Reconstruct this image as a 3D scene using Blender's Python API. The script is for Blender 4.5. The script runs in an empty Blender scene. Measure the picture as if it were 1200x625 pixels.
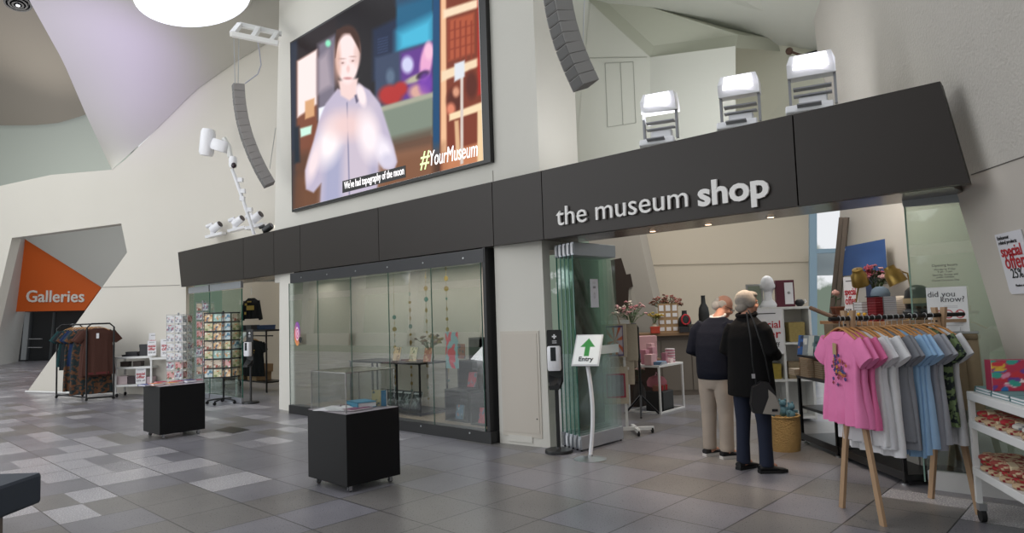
import bpy, math, random
import numpy as np
from mathutils import Vector, Matrix
random.seed(7)
PI = math.pi
C = bpy.context.scene.collection
sc = bpy.context.scene

# ---------------------------------------------------------------- camera
CAM_H, FPX = 1.55, 790.3
YAW, PIT, ROL = .7567, .0698, .0336
def _rot(a, b, c):
    Rz = np.array([[math.cos(a), -math.sin(a), 0], [math.sin(a), math.cos(a), 0], [0, 0, 1]])
    Rx = np.array([[1, 0, 0], [0, math.cos(b), -math.sin(b)], [0, math.sin(b), math.cos(b)]])
    Ry = np.array([[math.cos(c), 0, math.sin(c)], [0, 1, 0], [-math.sin(c), 0, math.cos(c)]])
    return Rz @ Rx @ Ry
RM = _rot(YAW, PIT, ROL)
EYE = np.array([0, 0, CAM_H])
cd = bpy.data.cameras.new('camera'); cam = bpy.data.objects.new('camera', cd); C.objects.link(cam)
cd.sensor_width = 36; cd.lens = FPX / 1200 * 36; cd.clip_end = 300
M = Matrix(((RM[0][0], RM[0][2], -RM[0][1], 0), (RM[1][0], RM[1][2], -RM[1][1], 0), (RM[2][0], RM[2][2], -RM[2][1], CAM_H), (0, 0, 0, 1)))
cam.matrix_world = M
sc.camera = cam
sc.view_settings.view_transform = 'Standard'; sc.view_settings.look = 'None'
sc.view_settings.gamma = 1; sc.view_settings.use_curve_mapping = False
sc.view_settings.exposure = 0.10

# survey helpers: where a sight line of the photograph meets a real plane
def ray(x, y): return RM @ np.array([(x - 600) / FPX, 1, -(y - 312.5) / FPX])
def fl(x, y, z=0.):
    d = ray(x, y); return Vector(EYE + d * ((z - CAM_H) / d[2]))
def atY(x, y, Y):
    d = ray(x, y); return Vector(EYE + d * (Y / d[1]))
def atX(x, y, X):
    d = ray(x, y); return Vector(EYE + d * (X / d[0]))
def atpl(x, y, p0, n):
    d = ray(x, y); p0 = np.array(p0); n = np.array(n); return Vector(EYE + d * (((p0 - EYE) @ n) / (d @ n)))
def atd(x, y, dep): return Vector(EYE + ray(x, y) * dep)          # at a depth along the view axis
def dep(p): return float((np.array(p) - EYE) @ RM[:, 1])
def over(x, y, P):                                                # height of a sight line above floor point P
    d = ray(x, y); t = math.hypot(P[0], P[1]) / math.hypot(d[0], d[1]); return CAM_H + d[2] * t

# ---------------------------------------------------------------- world and main lights
def lin(c):
    if isinstance(c, str):
        c = c.lstrip('#'); c = [int(c[i:i + 2], 16) / 255 for i in (0, 2, 4)]
    return tuple((v / 12.92 if v <= .04045 else ((v + .055) / 1.055) ** 2.4) for v in c) + (1,)
w = bpy.data.worlds.new('world'); sc.world = w; w.use_nodes = True
nt = w.node_tree; nt.nodes.clear()
out = nt.nodes.new('ShaderNodeOutputWorld'); bg = nt.nodes.new('ShaderNodeBackground')
tc = nt.nodes.new('ShaderNodeTexCoord'); sep = nt.nodes.new('ShaderNodeSeparateXYZ'); nt.links.new(tc.outputs['Generated'], sep.inputs[0])
noi = nt.nodes.new('ShaderNodeTexNoise'); noi.inputs['Scale'].default_value = 14; noi.inputs['Detail'].default_value = 6; nt.links.new(tc.outputs['Generated'], noi.inputs['Vector'])
add = nt.nodes.new('ShaderNodeMath'); add.operation = 'MULTIPLY_ADD'; add.inputs[1].default_value = -.7; nt.links.new(noi.outputs['Fac'], add.inputs[0]); nt.links.new(sep.outputs['Z'], add.inputs[2])
ramp = nt.nodes.new('ShaderNodeValToRGB'); nt.links.new(add.outputs[0], ramp.inputs['Fac'])
e = ramp.color_ramp.elements; e[0].position = 0.0; e[0].color = (.20, .25, .20, 1); e[1].position = .04; e[1].color = (.98, 1.0, 1.03, 1)
sub = nt.nodes.new('ShaderNodeMath'); sub.operation = 'ADD'; sub.inputs[1].default_value = .22; nt.links.new(add.outputs[0], sub.inputs[0]); nt.links.new(sub.outputs[0], ramp.inputs['Fac'])
nt.links.new(ramp.outputs[0], bg.inputs['Color']); bg.inputs['Strength'].default_value = .80
nt.links.new(bg.outputs[0], out.inputs[0])
def area(name, loc, target, size, power, col=(1, 1, 1), sy=None):
    l = bpy.data.lights.new(name, 'AREA'); l.energy = power; l.color = col; l.size = size
    if sy: l.shape = 'RECTANGLE'; l.size_y = sy
    o = bpy.data.objects.new(name, l); C.objects.link(o); o.location = loc
    o.rotation_euler = (Vector(target) - Vector(loc)).to_track_quat('-Z', 'Y').to_euler(); return o
def spot(name, loc, target, power, ang=60, col=(1, 1, 1), blend=.6, r=.05):
    l = bpy.data.lights.new(name, 'SPOT'); l.energy = power; l.color = col; l.spot_size = math.radians(ang); l.spot_blend = blend; l.shadow_soft_size = r
    o = bpy.data.objects.new(name, l); C.objects.link(o); o.location = loc
    o.rotation_euler = (Vector(target) - Vector(loc)).to_track_quat('-Z', 'Y').to_euler(); return o
area('daylight_glazing', (-14, -9, 7), (-9, 6, 1.5), 14, 650, (.95, .98, 1), 6)
area('skylight_hall', (-19, -1, 11), (-19, 2, 0), 8, 300, (.95, .98, 1), 6)
area('hall_ceiling_fill', (-13, -4, 1.0), (-16, 3, 9), 9, 420, (.96, .97, 1), 6)  # added fill lifting the dim ceilings, stands for no fixture
area('uplight_upper', (-3.4, 6.4, 3.4), (-5, 8.6, 6), 2.6, 22, (.98, .98, 1), .5)
area('shop_fill', (-4.6, 10.6, 4.8), (-4.4, 10, 0), 4, 110, (1, .93, .84), 3.4)  # added warm fill lamp over the shop interior, not daylight
area('gallery_hall_fill', (-27, 5.5, 3.0), (-30, 9, 7), 6, 420, (.97, .98, 1), 4)  # added fill brightening the grey facets and pale wall beyond the opening
spot('lavender_wash', (-9.5, 2.5, 3.4), atd(105, 80, 13.5), 1700, 40, (.58, .46, 1), 1., .4)
spot('canopy_fill', (-8.5, 1.0, 3.0), atd(240, 60, 12.0), 330, 70, (1, .97, .93), 1., .5)  # added spot that brightens the right part of the canopy
spot('bulkhead_fill', atd(20, 250, 25), atd(40, 60, 21), 1100, 110, (1, .96, .9), 1., .3)  # unseen spot added behind the left wall to brighten the bulkhead
area('inner_wall_fill', (-2.3, 7.0, 2.95), (-1.7, 7.7, 1.2), .9, 16, (1, .95, .88), .5)  # added fill for the dim inner wall behind the glass screen
area('left_shop_fill', (-13.6, 7.4, 3.6), (-13.6, 7.6, 0), 2, 40, (1, .95, .88), 1.2)  # added fill for the dark shop interior in the left opening
area('case_lighting', (-8.3, 6.4, 2.2), (-8.3, 6.8, 0), 4.4, 22, (1, .93, .85), .3)

# ---------------------------------------------------------------- materials
MC = {}
def mat(name, col='#808080', rough=.6, metal=0., var=0., scale=20., emit=0., bump=0., bscale=60., spec=.5, trans=0.):
    if name in MC: return MC[name]
    m = bpy.data.materials.new(name); m.use_nodes = True; n = m.node_tree; p = n.nodes['Principled BSDF']; c = lin(col)
    p.inputs['Base Color'].default_value = c; p.inputs['Roughness'].default_value = rough; p.inputs['Metallic'].default_value = metal
    p.inputs['Specular IOR Level'].default_value = spec
    t = n.nodes.new('ShaderNodeTexCoord')
    if var:
        no = n.nodes.new('ShaderNodeTexNoise'); no.inputs['Scale'].default_value = scale; no.inputs['Detail'].default_value = 4
        n.links.new(t.outputs['Object'], no.inputs['Vector'])
        mx = n.nodes.new('ShaderNodeMix'); mx.data_type = 'RGBA'
        mx.inputs[6].default_value = tuple(v * (1 - var) for v in c[:3]) + (1,); mx.inputs[7].default_value = tuple(min(1, v * (1 + var)) for v in c[:3]) + (1,)
        n.links.new(no.outputs['Fac'], mx.inputs[0]); n.links.new(mx.outputs[2], p.inputs['Base Color'])
    if bump:
        nb = n.nodes.new('ShaderNodeTexNoise'); nb.inputs['Scale'].default_value = bscale; n.links.new(t.outputs['Object'], nb.inputs['Vector'])
        b = n.nodes.new('ShaderNodeBump'); b.inputs['Strength'].default_value = bump; b.inputs['Distance'].default_value = .02
        n.links.new(nb.outputs['Fac'], b.inputs['Height']); n.links.new(b.outputs[0], p.inputs['Normal'])
    if emit: p.inputs['Emission Color'].default_value = c; p.inputs['Emission Strength'].default_value = emit
    MC[name] = m; return m
def glass(name, tint='#ffffff', refl=1., rough=.0, ior=1.5, minref=.0):
    if name in MC: return MC[name]
    m = bpy.data.materials.new(name); m.use_nodes = True; n = m.node_tree; n.nodes.clear()
    o = n.nodes.new('ShaderNodeOutputMaterial'); t = n.nodes.new('ShaderNodeBsdfTransparent'); t.inputs[0].default_value = lin(tint)
    g = n.nodes.new('ShaderNodeBsdfGlossy'); g.inputs['Roughness'].default_value = rough
    f = n.nodes.new('ShaderNodeLayerWeight'); f.inputs[0].default_value = .5
    pw_ = n.nodes.new('ShaderNodeMath'); pw_.operation = 'POWER'; pw_.inputs[1].default_value = 4.; n.links.new(f.outputs['Facing'], pw_.inputs[0])
    a = n.nodes.new('ShaderNodeMath'); a.operation = 'MULTIPLY_ADD'; a.inputs[1].default_value = refl * .9; a.inputs[2].default_value = .035 + minref; a.use_clamp = True; n.links.new(pw_.outputs[0], a.inputs[0])
    x = n.nodes.new('ShaderNodeMixShader'); n.links.new(a.outputs[0], x.inputs[0]); n.links.new(t.outputs[0], x.inputs[1]); n.links.new(g.outputs[0], x.inputs[2]); n.links.new(x.outputs[0], o.inputs[0])
    MC[name] = m; return m
def attr_mat(name, rough=.6, emit=0.):
    if name in MC: return MC[name]
    m = bpy.data.materials.new(name); m.use_nodes = True; n = m.node_tree; p = n.nodes['Principled BSDF']
    a = n.nodes.new('ShaderNodeAttribute'); a.attribute_name = 'print'; p.inputs['Roughness'].default_value = rough
    if emit:
        p.inputs['Base Color'].default_value = (0.01, .01, .01, 1); p.inputs['Specular IOR Level'].default_value = .05; n.links.new(a.outputs['Color'], p.inputs['Emission Color']); p.inputs['Emission Strength'].default_value = emit
    else: n.links.new(a.outputs['Color'], p.inputs['Base Color'])
    MC[name] = m; return m

def twotone(m, c1, c2, scale):
    nt_ = m.node_tree
    for n_ in list(nt_.nodes):
        if n_.type == 'TEX_NOISE': n_.inputs['Scale'].default_value = scale
        if n_.type == 'MIX':
            n_.inputs[6].default_value = lin(c1); n_.inputs[7].default_value = lin(c2)
            r_ = nt_.nodes.new('ShaderNodeMapRange'); r_.inputs[1].default_value = .47; r_.inputs[2].default_value = .54
            nt_.links.new(n_.inputs[0].links[0].from_socket, r_.inputs[0]); nt_.links.new(r_.outputs[0], n_.inputs[0])
    return m
# ---------------------------------------------------------------- mesh helpers
def rz(a): return Matrix.Rotation(a, 4, 'Z')
class MB:
    def __init__(s): s.v = []; s.f = []; s.mi = []; s.cur = 0
    def add(s, vs, fs, T=None):
        o = len(s.v)
        for p in vs:
            p = Vector(p); s.v.append(T @ p if T else p)
        for f in fs: s.f.append([i + o for i in f]); s.mi.append(s.cur)
        return s
    def box(s, c, d, r=(0, 0, 0), T=None, bev=0.):
        from mathutils import Euler
        R = Matrix.Translation(c) @ Euler(r).to_matrix().to_4x4()
        if T: R = T @ R
        x, y, z = d[0] / 2, d[1] / 2, d[2] / 2
        if not bev:
            vs = [(i * x, j * y, k * z) for i in (-1, 1) for j in (-1, 1) for k in (-1, 1)]
            return s.add(vs, [(0, 1, 3, 2), (4, 6, 7, 5), (0, 4, 5, 1), (2, 3, 7, 6), (0, 2, 6, 4), (1, 5, 7, 3)], R)
        b = min(bev, x * .49, y * .49); rg = []
        out = [(-x + b, -y), (x - b, -y), (x, -y + b), (x, y - b), (x - b, y), (-x + b, y), (-x, y - b), (-x, -y + b)]
        ins = [(-x + b, -y + b), (x - b, -y + b), (x - b, -y + b), (x - b, y - b), (x - b, y - b), (-x + b, y - b), (-x + b, y - b), (-x + b, -y + b)]
        bz = min(bev, z * .49)
        vs = [(a * .999, c2 * .999, -z) for a, c2 in [((p[0] * .5 + q[0] * .5), (p[1] * .5 + q[1] * .5)) for p, q in zip(out, ins)]]
        vs += [(a, c2, -z + bz) for a, c2 in out] + [(a, c2, z - bz) for a, c2 in out]
        vs += [((p[0] * .5 + q[0] * .5), (p[1] * .5 + q[1] * .5), z) for p, q in zip(out, ins)]
        fs = [tuple(range(7, -1, -1)), tuple(range(24, 32))]
        for k in range(3):
            for i in range(8): j = (i + 1) % 8; fs.append((k * 8 + i, k * 8 + j, k * 8 + 8 + j, k * 8 + 8 + i))
        return s.add(vs, fs, R)
    def tube(s, pts, r, n=8, T=None, cap=True, rs=None, flat=1.):
        pts = [Vector(p) for p in pts]; vs = []; fs = []; up = None
        for i, p in enumerate(pts):
            t = (pts[min(i + 1, len(pts) - 1)] - pts[max(i - 1, 0)]).normalized()
            if up is None: up = Vector((0, 0, 1)) if abs(t.z) < .9 else Vector((0, 1, 0))
            a = t.cross(up).normalized(); b = a.cross(t).normalized(); up = b
            rr = rs[i] if rs else r
            for k in range(n):
                q = 2 * PI * (k + .5) / n; vs.append(p + a * math.cos(q) * rr + b * math.sin(q) * rr * flat)
        for i in range(len(pts) - 1):
            for k in range(n): l = (k + 1) % n; fs.append((i * n + k, i * n + l, (i + 1) * n + l, (i + 1) * n + k))
        if cap: fs.append(tuple(range(n - 1, -1, -1))); fs.append(tuple(range((len(pts) - 1) * n, len(pts) * n)))
        return s.add(vs, fs, T)
    def lathe(s, prof, n=24, c=(0, 0, 0), T=None, sx=1., sy=1.):
        vs = []; fs = []
        for r, z in prof:
            for k in range(n): q = 2 * PI * k / n; vs.append((c[0] + r * math.cos(q) * sx, c[1] + r * math.sin(q) * sy, c[2] + z))
        for i in range(len(prof) - 1):
            for k in range(n): l = (k + 1) % n; fs.append((i * n + k, i * n + l, (i + 1) * n + l, (i + 1) * n + k))
        fs.append(tuple(range(n - 1, -1, -1))); fs.append(tuple(range((len(prof) - 1) * n, len(prof) * n)))
        return s.add(vs, fs, T)
    def ell(s, c, r, n=12, T=None, R=None):
        vs = [(0, 0, -1)]; fs = []; m = max(5, n // 2 + 1)
        for i in range(1, m):
            a = -PI / 2 + PI * i / m
            for k in range(n): q = 2 * PI * k / n; vs.append((math.cos(a) * math.cos(q), math.cos(a) * math.sin(q), math.sin(a)))
        vs.append((0, 0, 1)); L = len(vs) - 1
        for k in range(n): fs.append((0, 1 + (k + 1) % n, 1 + k)); fs.append((L, L - n + k, L - n + (k + 1) % n))
        for i in range(m - 2):
            for k in range(n): l = (k + 1) % n; fs.append((1 + i * n + k, 1 + i * n + l, 1 + (i + 1) * n + l, 1 + (i + 1) * n + k))
        A = Matrix.Translation(c) @ (R.to_4x4() if R else Matrix()) @ Matrix.Diagonal((*r, 1))
        return s.add(vs, fs, T @ A if T else A)
    def loft(s, rings, T=None, n=20, wave=0., nw=7, seed=0):
        # rings: (cx, cy, z, rx, ry)
        vs = []; fs = []
        for i, (cx, cy, z, rx, ry) in enumerate(rings):
            for k in range(n):
                q = 2 * PI * k / n; wv = 1 + wave * math.sin(nw * q + seed + i * .35) * (i / len(rings))
                vs.append((cx + rx * math.cos(q) * wv, cy + ry * math.sin(q) * wv, z))
        for i in range(len(rings) - 1):
            for k in range(n): l = (k + 1) % n; fs.append((i * n + k, i * n + l, (i + 1) * n + l, (i + 1) * n + k))
        fs.append(tuple(range(n))[::-1]); fs.append(tuple(range((len(rings) - 1) * n, len(rings) * n)))
        return s.add(vs, fs, T)
    def prism(s, pts, off, T=None):                 # planar polygon pts pushed by the vector off
        pts = [Vector(p) for p in pts]; off = Vector(off); n = len(pts)
        vs = pts + [p + off for p in pts]
        fs = [tuple(range(n)), tuple(range(2 * n - 1, n - 1, -1))] + [(i, (i + 1) % n, n + (i + 1) % n, n + i) for i in range(n)]
        return s.add(vs, fs, T)
    def build(s, name, m, parent=None, smooth=False, loc=None, rot=None):
        me = bpy.data.meshes.new(name); me.from_pydata([tuple(v) for v in s.v], [], s.f)
        for x in (m if isinstance(m, (list, tuple)) else [m]): me.materials.append(x)
        if isinstance(m, (list, tuple)): me.polygons.foreach_set('material_index', s.mi)
        import bmesh
        b = bmesh.new(); b.from_mesh(me); bmesh.ops.recalc_face_normals(b, faces=b.faces); b.to_mesh(me); b.free()
        if smooth:
            me.polygons.foreach_set('use_smooth', [True] * len(me.polygons)); me.set_sharp_from_angle(angle=math.radians(45 if smooth is True else smooth))
        me.update()
        o = bpy.data.objects.new(name, me); C.objects.link(o)
        if parent: o.parent = parent
        if loc is not None: o.location = loc
        if rot is not None: o.rotation_euler = rot if not isinstance(rot, (int, float)) else (0, 0, rot)
        return o
def tag(o, label, cat, group=None, kind=None):
    o['label'] = label; o['category'] = cat
    if group: o['group'] = group
    if kind: o['kind'] = kind
    return o
def thing(name, label, cat, loc=(0, 0, 0), rot=0., group=None):
    o = bpy.data.objects.new(name, None); C.objects.link(o); o.location = loc
    o.rotation_euler = (0, 0, rot) if isinstance(rot, (int, float)) else rot; o.empty_display_size = .1
    return tag(o, label, cat, group)
def struct(o): o['kind'] = 'structure'; return o
def dup(r, loc, rot=None, label=None, group=None, mats=None):
    def cp(o, par):
        c = o.copy(); C.objects.link(c)
        if par: c.parent = par
        for ch in o.children: cp(ch, c)
        return c
    c = cp(r, None); c.location = loc
    if rot is not None: c.rotation_euler = (0, 0, rot) if isinstance(rot, (int, float)) else rot
    if label: c['label'] = label
    if group: c['group'] = group
    return c
def recol(o, m):
    o.data = o.data.copy(); o.data.materials.clear(); o.data.materials.append(m); return o
def text(s, size, m, parent=None, name='lettering', extr=.004, bold=0., T=None, align='CENTER', shear=0., sx=1., space=1.):
    cu = bpy.data.curves.new('t', 'FONT'); cu.body = s; cu.size = size; cu.extrude = extr; cu.offset = bold; cu.align_x = align; cu.shear = shear; cu.resolution_u = 3; cu.space_character = space
    o = bpy.data.objects.new('t', cu); C.objects.link(o); bpy.context.view_layer.update()
    me = bpy.data.meshes.new_from_object(o.evaluated_get(bpy.context.evaluated_depsgraph_get())); bpy.data.objects.remove(o); bpy.data.curves.remove(cu)
    me.materials.clear(); me.materials.append(m)
    B = Matrix(((sx, 0, 0, 0), (0, 0, -1, 0), (0, 1, 0, 0), (0, 0, 0, 1)))     # reads from -Y side, up is Z
    me.transform((T @ B) if T else B)
    me.name = name
    r = bpy.data.objects.new(name, me); C.objects.link(r)
    if parent: r.parent = parent
    return r
def painted(name, wd, ht, func, m, parent=None, nx=40, ny=40, th=.004, T=None, back='#e8e8e6'):
    # a sheet standing in XZ, printed side towards -Y, centred on x, bottom at z=0
    xs = np.linspace(-wd / 2, wd / 2, nx + 1); zs = np.linspace(0, ht, ny + 1)
    X, Z = np.meshgrid(xs, zs); U = (X / wd + .5); V = Z / ht
    col = func(U, V)
    vs = [(x, -th / 2, z) for x, z in zip(X.ravel(), Z.ravel())]; fs = []
    for j in range(ny):
        for i in range(nx): a = j * (nx + 1) + i; fs.append((a, a + 1, a + nx + 2, a + nx + 1))
    o = len(vs); x = wd / 2; t = th / 2
    vs += [(-x, -t, 0), (x, -t, 0), (x, -t, ht), (-x, -t, ht), (-x, t, 0), (x, t, 0), (x, t, ht), (-x, t, ht)]
    fs += [(o + 4, o + 7, o + 6, o + 5), (o, o + 4, o + 5, o + 1), (o + 2, o + 6, o + 7, o + 3), (o, o + 3, o + 7, o + 4), (o + 1, o + 5, o + 6, o + 2)]
    me = bpy.data.meshes.new(name); me.from_pydata([tuple(T @ Vector(v)) if T else v for v in vs], [], fs)
    ca = me.color_attributes.new('print', 'FLOAT_COLOR', 'POINT')
    rgb = np.ones((len(vs), 4)); c = np.clip(col.reshape(-1, 3), 0, None); c = np.where(c <= .04045, c / 12.92, ((c + .055) / 1.055) ** 2.4)
    rgb[:len(c), :3] = c; rgb[len(c):, :] = lin(back); ca.data.foreach_set('color', rgb.ravel())
    me.materials.append(m); o = bpy.data.objects.new(name, me); C.objects.link(o)
    if parent: o.parent = parent
    return o
def hexa(h): h = h.lstrip('#'); return np.array([int(h[i:i + 2], 16) / 255 for i in (0, 2, 4)])
class Paint:
    def __init__(s, U, V, base): s.x = U; s.y = V; s.c = np.zeros(U.shape + (3,)) + hexa(base)
    def mix(s, a, col):
        a = np.clip(a, 0, 1)[..., None]; s.c = s.c * (1 - a) + (hexa(col) if isinstance(col, str) else col) * a; return s
    def ell(s, cx, cy, rx, ry, col, soft=.15, al=1., ang=0.):
        dx, dy = s.x - cx, s.y - cy; ca, sa = math.cos(ang), math.sin(ang); dx, dy = dx * ca + dy * sa, -dx * sa + dy * ca
        d = np.sqrt((dx / rx) ** 2 + (dy / ry) ** 2); return s.mix(al * np.clip((1 + soft - d) / (2 * soft), 0, 1), col)
    def poly(s, pts, col, soft=1., al=1.):
        n = len(pts); inside = np.zeros(s.x.shape, bool); dmin = np.full(s.x.shape, 1e9)
        for i in range(n):
            x1, y1 = pts[i]; x2, y2 = pts[(i + 1) % n]
            c = ((y1 > s.y) != (y2 > s.y)); xi = (x2 - x1) * (s.y - y1) / ((y2 - y1) or 1e-9) + x1
            inside ^= c & (s.x < xi)
            L = (x2 - x1) ** 2 + (y2 - y1) ** 2 or 1e-9; t = np.clip(((s.x - x1) * (x2 - x1) + (s.y - y1) * (y2 - y1)) / L, 0, 1)
            dmin = np.minimum(dmin, np.hypot(s.x - x1 - t * (x2 - x1), s.y - y1 - t * (y2 - y1)))
        sd = np.where(inside, dmin, -dmin); return s.mix(al * np.clip(.5 + sd / (2 * soft), 0, 1), col)

# common materials
m_wall = mat('painted_wall', '#cfccc4', .75, var=.03, scale=1.5, bump=.05, bscale=30)
m_wallR = mat('rough_wall', '#c2bdb6', .85, var=.04, scale=3, bump=.35, bscale=45)
m_black = mat('black_paint', '#17181a', .45)
m_blackm = mat('black_metal', '#101114', .4, metal=.3)
m_white = mat('white_metal', '#dcdcda', .4)
m_wht = mat('white_plastic', '#e6e6ea', .35)
m_steel = mat('steel', '#b9bbbe', .3, metal=.9)
m_alu = mat('brushed_aluminium', '#a6a9b0', .35, metal=.6, var=.05)
m_wood = mat('pale_timber', '#a88a6c', .55, var=.15, scale=9)
m_hang = mat('hanger_wood', '#b98550', .5, var=.1)
m_rubber = mat('rubber', '#0c0c0d', .7)
m_paper = mat('white_paper', '#e4e3e6', .7)
m_red = mat('red_ink', '#b3202c', .6)
m_ink = mat('black_ink', '#1c1c20', .6)
# ================================================================ SETTING
def poly_wall(name, pts, off, m):
    return struct(MB().prism(pts, off).build(name, m))
# floor: stone tiles, a paler veined stone scattered among the grey
def tile_mat(name, col, col2, rough):
    m = bpy.data.materials.new(name); m.use_nodes = True; n = m.node_tree; p = n.nodes['Principled BSDF']; L = n.links
    t = n.nodes.new('ShaderNodeTexCoord'); s = n.nodes.new('ShaderNodeSeparateXYZ'); L.new(t.outputs['Object'], s.inputs[0])
    no = n.nodes.new('ShaderNodeTexNoise'); no.inputs['Scale'].default_value = 90; no.inputs['Detail'].default_value = 3; L.new(t.outputs['Object'], no.inputs['Vector'])
    n2 = n.nodes.new('ShaderNodeTexNoise'); n2.inputs['Scale'].default_value = 1.3; L.new(t.outputs['Object'], n2.inputs['Vector'])
    av = n.nodes.new('ShaderNodeMath'); av.operation = 'ADD'; L.new(no.outputs['Fac'], av.inputs[0]); L.new(n2.outputs['Fac'], av.inputs[1])
    hv = n.nodes.new('ShaderNodeMath'); hv.operation = 'MULTIPLY'; hv.inputs[1].default_value = .5; L.new(av.outputs[0], hv.inputs[0])
    mx = n.nodes.new('ShaderNodeMix'); mx.data_type = 'RGBA'; mx.inputs[6].default_value = lin(col); mx.inputs[7].default_value = lin(col2)
    r = n.nodes.new('ShaderNodeMapRange'); r.inputs[1].default_value = .3; r.inputs[2].default_value = .7; L.new(hv.outputs[0], r.inputs[0]); L.new(r.outputs[0], mx.inputs[0])
    # joints every 0.59 in x and 0.6 in y
    js = []
    for ax, pitch, off in ((0, .59, 7.0), (1, .60, -1.467)):
        a = n.nodes.new('ShaderNodeMath'); a.operation = 'ADD'; a.inputs[1].default_value = off + pitch * 200; L.new(s.outputs[ax], a.inputs[0])
        b = n.nodes.new('ShaderNodeMath'); b.operation = 'PINGPONG'; b.inputs[1].default_value = pitch / 2; L.new(a.outputs[0], b.inputs[0]); js.append(b)
    mn = n.nodes.new('ShaderNodeMath'); mn.operation = 'MINIMUM'; L.new(js[0].outputs[0], mn.inputs[0]); L.new(js[1].outputs[0], mn.inputs[1])
    lt = n.nodes.new('ShaderNodeMath'); lt.operation = 'LESS_THAN'; lt.inputs[1].default_value = .005; L.new(mn.outputs[0], lt.inputs[0])
    m2 = n.nodes.new('ShaderNodeMix'); m2.data_type = 'RGBA'; L.new(lt.outputs[0], m2.inputs[0]); L.new(mx.outputs[2], m2.inputs[6]); m2.inputs[7].default_value = lin('#2c2c2e')
    L.new(m2.outputs[2], p.inputs['Base Color']); p.inputs['Roughness'].default_value = rough; p.inputs['Specular IOR Level'].default_value = .55
    rm = n.nodes.new('ShaderNodeMapRange'); rm.inputs[3].default_value = rough - .06; rm.inputs[4].default_value = rough + .1; L.new(no.outputs['Fac'], rm.inputs[0]); L.new(rm.outputs[0], p.inputs['Roughness'])
    return m
TM = [tile_mat('granite_grey', '#66656a', '#85838a', .28), tile_mat('granite_brown', '#605d5c', '#7d7a78', .28), tile_mat('stone_mid', '#7a787d', '#929096', .26), tile_mat('stone_pale', '#96949a', '#b4b1b4', .24)]
x0, y0, tx, ty = -7.0 - .59 * 95, 1.467 - .3 * 26, .59, .3
NX, NY = 120, 86
pale = set(); grey = set()
for px, py_ in ((72, 600), (113, 587), (15, 600), (247, 567), (280, 565), (266, 560), (290, 556), (122, 562), (100, 552), (145, 553), (45, 548), (62, 560), (72, 548), (25, 556), (205, 552), (235, 542), (175, 550), (190, 543), (150, 530), (170, 527), (60, 535), (30, 540), (190, 527), (30, 552), (90, 522), (8, 525), (110, 527), (268, 510), (165, 493), (240, 493), (380, 488), (345, 493), (330, 495), (290, 487), (1115, 590), (1160, 600), (1185, 607)):
    p = fl(px, py_); pale.add((int((p.x - x0) // tx), int((p.y - y0) // ty)))
mb = MB(); vs = [(x0 + i * tx, y0 + j * ty, 0) for j in range(NY + 1) for i in range(NX + 1)]; mb.v = [Vector(v) for v in vs]
rr = random.Random(3)
for j in range(NY):
    for i in range(NX):
        a = j * (NX + 1) + i; mb.f.append([a, a + 1, a + NX + 2, a + NX + 1])
        X = x0 + (i + .5) * tx; Y = y0 + (j + .5) * ty
        ix, iy = i, j // 2
        h = random.Random(ix * 7919 + (j // 2) * 104729 + 5).random(); h2 = random.Random(ix * 31 + j * 977).random()
        pl = max(0, min(1, (-6.5 - X) / 5)) * max(0, min(1, (6.2 - Y) / 2 + .4)); p3 = .16 * pl; p2 = .40 * pl + .03
        k = 0 if h > .3 else 1
        if h2 < p3: k = 3
        elif h2 < p3 + p2: k = 2
        if (i, j) in pale: k = 3
        if X > -6.3: k = 3 if (i, j) in pale else (1 if h < .5 else 0)
        mb.mi.append(k)
struct(mb.build('floor', TM)); 

# the long left wall, its gallery opening and its slanted edge
WN = (-.365, .931, 0); W0 = (-20.49, 4.02, 0)
def Wp(x, y): return atpl(x, y, W0, WN)
wl = [(-90, 234), (0, 218), (60, 205), (131, 199), (146, 188), (180, 155), (230, 105), (280, 70), (328, 42), (350, 26), (350, 330), (218, 330), (218, 466.5), (31, 460.5), (149, 296), (142, 262), (14, 279), (-20, 425), (-90, 436)]
m_cream = mat('cream_wall', '#cdc8be', .7, var=.03, scale=.8)
poly_wall('wall_left', [Wp(*p) for p in wl], Vector(WN) * .22, m_cream)
# skirting rail in front of the slanted edge
a, b = fl(30, 460.5), fl(140, 463.5)
MBt = MB().tube([a + Vector((0, 0, .03)), b + Vector((0, 0, .03))], .02, 8)
struct(MBt.build('baseboard_left', m_white))
# shadow joint across the left wall
struct(MB().prism([Wp(*p) + Vector((.365, -.931, 0)) * .004 for p in ((118, 336.6), (211, 334), (211, 334.8), (118, 337.4))], Vector(WN) * .003).build('trim_1', mat('joint', '#8f8b84', .9)))

# purple lit canopy leaning over the left wall, up to the round skylight
LE = [(131, 199), (101, 135), (74, 72), (34, 0), (8, -55), (-30, -130)]; RE = [(131, 199), (180, 155), (230, 105), (280, 70), (328, 42), (370, 5)]
def lerpl(P, s):
    s = s * (len(P) - 1); i = min(int(s), len(P) - 2); f = s - i; return (P[i][0] * (1 - f) + P[i + 1][0] * f, P[i][1] * (1 - f) + P[i + 1][1] * f)
def canopy(s, t):
    l = lerpl(LE, s); r = lerpl(RE, s); dl = 17.0 - 6.5 * s; rp = Wp(*r); dr = dep(rp) - .02
    p = (l[0] * (1 - t) + r[0] * t, l[1] * (1 - t) + r[1] * t - 10 * math.sin(PI * t) * s); d = dl * (1 - t) + dr * t - 1.2 * math.sin(PI * t) * s
    return atd(p[0], p[1], d)
n1, n2 = 24, 24; mb = MB(); vs = [canopy(i / n1, j / n2) for i in range(n1 + 1) for j in range(n2 + 1)]
up = Vector((0, 0, .25)); g = [(i * (n2 + 1) + j, (i + 1) * (n2 + 1) + j, (i + 1) * (n2 + 1) + j + 1, i * (n2 + 1) + j + 1) for i in range(n1) for j in range(n2)]
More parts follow.
